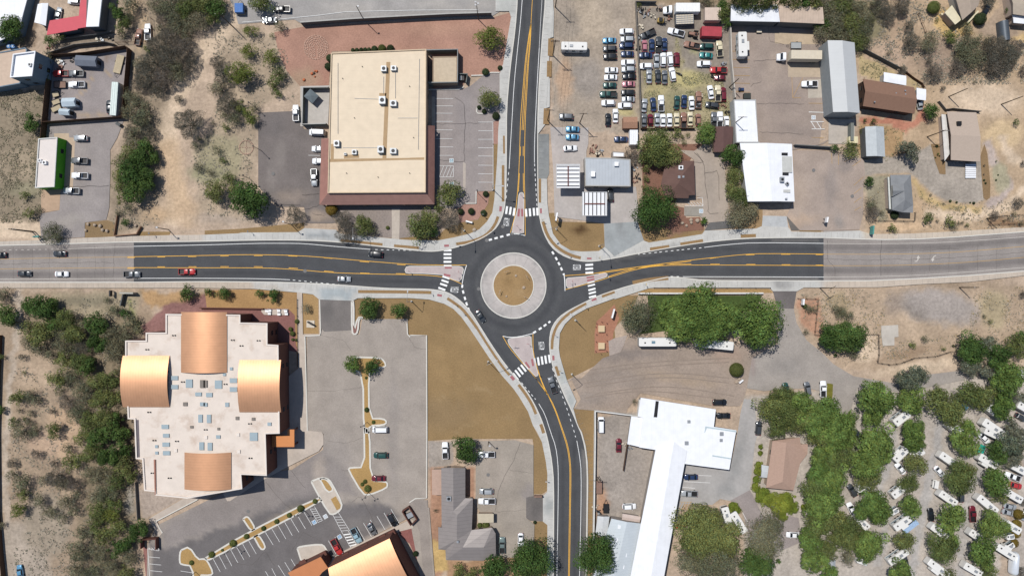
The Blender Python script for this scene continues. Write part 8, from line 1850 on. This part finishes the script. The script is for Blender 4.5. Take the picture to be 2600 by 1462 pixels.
# ================================================================ POLES, LIGHTS, SIGNS
m_head = flat('lamp_head',(.4,.4,.4),.4)
def street_light(c_, r_, x, y, adir, arm=2.8, h=9.5, items=None, z=.4, zone=None):
    q = T(c_, r_, [(x, y)])[0]; c = P(*q); root = empty('street_light',(c.x, c.y, z), R(adir))
    root['category'] = 'street light'
    mb = MB().tube((0,0,0),(0,0, h - .5),.12,.08,8); mb.build('pole', M_POLE, root); mb = MB(); pr = None
    pts = [(0,0, h - .5),(arm * .3,0, h - .15),(arm * .7,0, h),(arm, 0, h)]
    for a, b in zip(pts[:-1], pts[1:]): mb.tube(a, b, .06,.05,6)
    mb.build('arm', M_POLE, root); MB().box((arm + .25,0, h - .02),(.7,.34,.14)).build('lamp_head', m_head, root); MB().box((0,0,.1),(.5,.5,.3)).build('base', M_KERB, root)
    items.append((root, 'grey single-arm street light', *q))
its = []
for a in [(2,1,550,870,-90),(2,1,840,460,-5),(2,1,1475,855,200),(2,1,1905,1025,-85),(1,1,1560,870,-88),(2,2,20,130,85),(2,2,1665,320,135),(2,2,790,735,25),(2,2,1630,860,205)]:
    street_light(*a, items=its)
name_zone(its, 'of the roundabout','street lights round the roundabout')
def lamp_post(c_, r_, x, y, n, items, h=6.5):
    q = T(c_, r_, [(x, y)])[0]; c = P(*q); root = empty('lamp_post',(c.x, c.y, .3), R(x % 90)); root['category'] = 'lamp post'
    MB().tube((0,0,0),(0,0, h),.09,.06,8).build('pole', M_DARKMET, root)
    for k in range(n):
        a = 6.283 * k / n; d = .55 if n > 1 else 0
        if n > 1: MB().tube((0,0, h - .1),(d * math.cos(a), d * math.sin(a), h),.04, n=5).build('arm', M_DARKMET, root)
        MB().ball((d * math.cos(a), d * math.sin(a), h + .1),.24,8,5).build('lamp_globe', flat('smoked_globe',(.05,.05,.055),.3, amp=0), root)
    items.append((root, 'dark lamp post with %s globes' % ['','one','two','three'][n], *q))
its = []
for a in [(1,2,1635,1340,2),(1,3,1648,600,2),(1,3,990,768,2),(1,3,308,1128,2),(1,2,1612,835,3),(0,3,1975,1398,2),(1,0,525,1090,1),(1,1,570,68,1),(1,1,455,350,2),(2,1,690,497,1)]:
    lamp_post(*a, items=its)
name_zone(its, 'in the car parks','lamp posts in the car parks')
def flood_pole(label, c_, r_, x, y, h, n=1, z=0):
    q = T(c_, r_, [(x, y)])[0]; c = P(*q); root = empty('floodlight_pole',(c.x, c.y, z)); props(root, label, 'light pole'); MB().tube((0,0,0),(0,0, h),.14,.09,8).build('pole', M_WOOD, root)
    for k in range(n): a = k * 2.1; MB().box((.5 * math.cos(a),.5 * math.sin(a), h),(.55,.45,.3)).build('floodlight', m_head, root)
flood_pole('tall wooden floodlight pole behind the retaining wall',1,0,1605,212,11)
flood_pole('tall pole with three floodlights beside the retaining wall end',2,0,692,200,12,3)
flood_pole('pole with white lamp beside the sidewalk at the upper left',0,1,1695,860,8)
flood_pole('pole at the edge of the grey-roofed office lot',2,3,795,95,6)
flood_pole('small white-headed pole by the gravel bed near the road',1,1,870,808,9)
PT = {}
def utility(key, label, c_, r_, x, y, h=12, arms=1, rz=0, z=0):
    q = T(c_, r_, [(x, y)])[0]; c = P(*q); root = empty('utility_pole',(c.x, c.y, z), R(rz)); props(root, label, 'utility pole'); MB().tube((0,0,0),(0,0, h),.17,.11,8).build('pole', M_WOOD, root)
    for k in range(arms): MB().box((0,0, h - .4 - k * 1.0),(2.6,.14,.14)).build('crossarm', M_WOOD, root)
    for s in (-1.1,0,1.1): MB().tube((s, 0, h - .33),(s, 0, h - .1),.06, n=6).build('insulator', M_SIGNW, root)
    PT[key] = (c.x, c.y, h - .2, rz)
utility('a','utility pole nearest the top edge east of the north road',2,0,1465,75,13.2)
utility('b','double-arm utility pole beside the brown verge strip',2,0,1440,560,13.2,2)
utility('c','utility pole at the filling station corner',2,0,1388,1215,13)
utility('d','utility pole above the filling station shop roof',2,0,1710,1240,12)
utility('e','pole at the east wall of the wrecking yard',3,0,1155,880,9,0)
utility('f','pole beside the narrow white workshop wing',3,0,1175,1265,11)
utility('g','pole on the sandy slope above the tan house',4,0,1300,975,9,0)
utility('h','pole far right on the sandy slope',4,0,1830,1052,9,0)
utility('i','pole west of the tan house',4,0,1085,1378,9)
utility('j','pole beside the pipe fence at the right',4,1,1682,748,9,0)
utility('k','pole at the corner of the vacant lot south of the road',4,2,5,-5,9,1,30)
utility('l','pole south of the main road near the right',4,1,1408,1440,9,0)
utility('m','left of two leaning poles beside the sidewalk at far left',0,1,325,882,10,0)
utility('n','right of two leaning poles beside the sidewalk at far left',0,1,350,880,10,0)
utility('o','pole between dirt track and top parking lot',1,0,292,280,11,0)
utility('p','utility pole beside the compound wall and its trailer',2,3,1862,430,7)
def wire(label, a, b, off, grp):
    root_pts = []
    pa, pb = Vector(a[:3]), Vector(b[:3]); mb = MB(); prev = None
    for k in range(13):
        t = k / 12; p = pa.lerp(pb, t) + Vector((off, 0,-1.2 * 4 * t * (1 - t)))
        if prev is not None: mb.tube(prev, p, .022, n=4)
        prev = p
    props(mb.build('power_line', M_DARKMET), label, 'cable', grp)
for k, off in enumerate((-1.1,0,1.1)):
    nm = ('western','middle','eastern')[k]
    wire('%s overhead wire north of the top utility pole' % nm, (PT['a'][0] + 1, PT['a'][1] + 30,13), PT['a'], off, 'overhead wires')
    wire('%s overhead wire between the two upper utility poles' % nm, PT['a'], PT['b'], off, 'overhead wires')
    wire('%s overhead wire from the double-arm pole down to the station pole' % nm, PT['b'], PT['c'], off, 'overhead wires')
wire('cable from the station pole to the pole above the shop', PT['c'], PT['d'],0,'overhead wires')
# traffic signs
def sign(x, y, c_, r_, kind, face, items, z=.42, h=2.3):
    q = T(c_, r_, [(x, y)])[0]; c = P(*q); root = empty('traffic_sign',(c.x, c.y, z), R(face)); root['category'] = 'traffic sign'
    MB().tube((0,0,0),(0,0, h + .3),.035, n=6).build('post', M_POLE, root)
    if kind == 'yield': pts = [(-.45, h + .75),(.45, h + .75),(0, h - .05)]; m_, d = M_SIGNR, 'triangular yield sign'
    elif kind == 'diamond': pts = [(0, h - .2),(.45, h + .25),(0, h + .7),(-.45, h + .25)]; m_, d = M_SIGNY, 'yellow diamond sign'
    elif kind == 'arrow': pts = [(-.75, h - .9),(.75, h - .9),(.75, h - .5),(-.75, h - .5)]; m_, d = M_SIGNW, 'low one-way board'
    else: pts = [(-.3, h - .1),(.3, h - .1),(.3, h + .7),(-.3, h + .7)]; m_, d = M_SIGNW, 'white rectangular sign'
    n = len(pts); mb = MB(); mb.add([(a, -.05, b) for a, b in pts] + [(a, -.07, b) for a, b in pts],[tuple(range(n)), tuple(range(2 * n - 1, n - 1,-1))] + [(i, (i + 1) % n, n + (i + 1) % n, n + i) for i in range(n)])
    mb.build('panel', m_, root)
    if kind == 'yield':
        k = [(-.27, h + .64),(.27, h + .64),(0, h + .17)]; MB().add([(a, -.075, b) for a, b in k],[(0,1,2)]).build('panel_centre', M_SIGNW, root)
    items.append((root, d, *q))
its = []
for a in [(1118,512,2,1,'white',0),(1080,828,2,1,'yield',20),(1105,885,2,1,'arrow',10),(500,1285,2,1,'yield',-90),(490,1345,2,1,'arrow',-90),(1,1280,2,1,'white',-90),(1630,1375,2,1,'yield',90),(1620,1405,2,1,'arrow',90),(1985,1335,2,1,'white',90),
          (1188,552,2,2,'yield',180),(1060,582,2,2,'arrow',180),(1290,855,2,2,'white',180)]: sign(*a, items=its)
name_zone(its, 'on the splitter islands','signs on the splitter islands'); its = []
for a in [(975,1280,2,1,'arrow',20),(1180,1335,2,1,'arrow',-60),(905,35,2,2,'arrow',70),(1165,90,2,2,'arrow',160)]: sign(*a, items=its, z=.5)
name_zone(its, 'on the central island','one-way boards on the central island'); its = []
for a in [(478,1000,2,1,'diamond',30),(820,865,2,1,'white',60),(1335,770,2,1,'diamond',0),(1590,1110,2,1,'yield',60),(1900,1145,2,1,'diamond',90),(740,715,2,1,'white',0),(215,45,2,2,'diamond',-90),(455,150,2,2,'yield',-90),(535,240,2,2,'white',0),(990,835,2,2,'diamond',180),(1505,822,2,2,'diamond',180),(1455,460,2,2,'yield',180),(1760,180,2,2,'white',90),(1370,475,2,3,'white',180),(470,885,1,1,'white',-90),(1550,905,0,1,'white',-90),(300,1410,3,1,'diamond',90),(1430,545,2,3,'white',180)][:-1]: sign(*a, items=its, z=.4)
name_zone(its, 'on the roadside pavements','roadside signs')
# monument and business signs
def board(label, c_, r_, x, y, ang, w, h, z0, mat, z=.0, depth=.4, txt=None):
    q = T(c_, r_, [(x, y)])[0]; c = P(*q); root = empty('business_sign',(c.x, c.y, z), R(ang)); props(root, label, 'sign')
    MB().box((0,0, z0 + h / 2),(w, depth, h)).build('panel', mat, root)
    for s in (-1,1): MB().box((s * w * .35,0, z0 / 2),(.18,.18, z0)).build('post', M_POLE, root)
board('tall white sign of the filling station beside its driveway',2,1,1468,745,80,2.4,1.8,3.0, M_SIGNW)
board('teal sign board between the leaning poles and the trees',0,1,420,935,5,1.8,1.2,1.6, flat('teal_board', A(90,160,150),.6))
board('grey sign board on the west side of the culvert',0,2,1142,50,88,1.8,1.2,1.0, M_DARKMET)
board('teal-edged sign beside the driveway at the right',4,1,500,870,85,2.6,1.8,1.0, flat('teal_board', A(90,160,150),.6))
board('white sign on a post at the workshop driveway',4,1,35,770,80,1.6,1.4,2.0, M_SIGNW)
board('white park sign in the rock garden at the entrance',3,2,1870,135,85,1.8,1.4,1.2, M_SIGNW)
board('brown office sign beside the south road driveway',2,3,1290,630,0,2.4,1.4,.8, m_brnd)
board('white gallery sign on the pink plaza',2,2,2035,250,75,2.8,1.2,1.6, M_SIGNW)
board('white sign with stone base on the northwest corner bed',2,1,600,785,-15,2.0,.9,.4, M_SIGNW)
board('church sign on a pale slab beside the driveway',1,2,1075,350,-30,2.0,1.2,.6, M_DARKMET)
board('small white sign beside the round bush in the gravel lot',3,2,1262,930,40,1.5,.8,.6, M_SIGNW)
sheet('concrete_slab', T(1,2,[(1025,320),(1105,322),(1105,395),(1025,392)]), A(226,214,196), M_CONC)
# small roadside cabinets and wrecking-yard scrap
its = []
for i, (c_, r_, x, y) in enumerate([(3,0,240,110),(3,0,290,120),(3,0,350,130),(3,0,375,165),(3,0,310,165),(3,0,440,95),(3,0,480,100),(3,0,250,280),(3,0,262,400),(3,0,255,490),(3,0,560,190),(3,0,1060,430),(3,0,1095,640),(3,0,1000,765),(3,0,1098,1075),(3,0,850,960),(3,0,845,1060),(3,0,1120,1150),(2,1,1835,75),(2,1,1880,90),(2,1,1920,75),(2,1,1905,110),(3,1,210,120),(3,1,230,190),(3,1,205,260),(3,1,235,330),(3,1,205,370),(0,0,590,615),(0,0,640,635),(0,0,735,620),(0,0,615,690),(0,0,980,420),(0,0,1030,410),(0,0,1110,400),(0,0,500,490),(2,3,1865,760),(2,3,1870,810),(2,3,1905,800),(2,1,1850,40),(3,3,95,130),(3,3,150,170)]):
    q = T(c_, r_, [(x, y)])[0]; c = P(*q); rnd = random.Random(i * 3 + 1); mb = MB()
    for k in range(7):
        p = (rnd.uniform(-.9,.9), rnd.uniform(-.7,.7), rnd.uniform(.2,.6))
        if k % 3: mb.box(p, (rnd.uniform(.2,.9), rnd.uniform(.15,.6), rnd.uniform(.15,.6)), rnd.uniform(0,3))
        else: mb.tube((p[0], p[1],.1),(p[0] + rnd.uniform(-.6,.6), p[1] + .5, rnd.uniform(.3,.9)),.12, n=7)
    o = mb.build('scrap_pile',[M_UNIT, M_DARKMET, PM['rusty'], m_boxc][i % 4]); o.location = (c.x, c.y, 0); o['category'] = 'scrap'; its.append((o, ['grey','black','rust-brown','pale'][i % 4] + ' scrap heap', *q))
name_zone(its, 'among the yards and junk strips','scrap heaps')
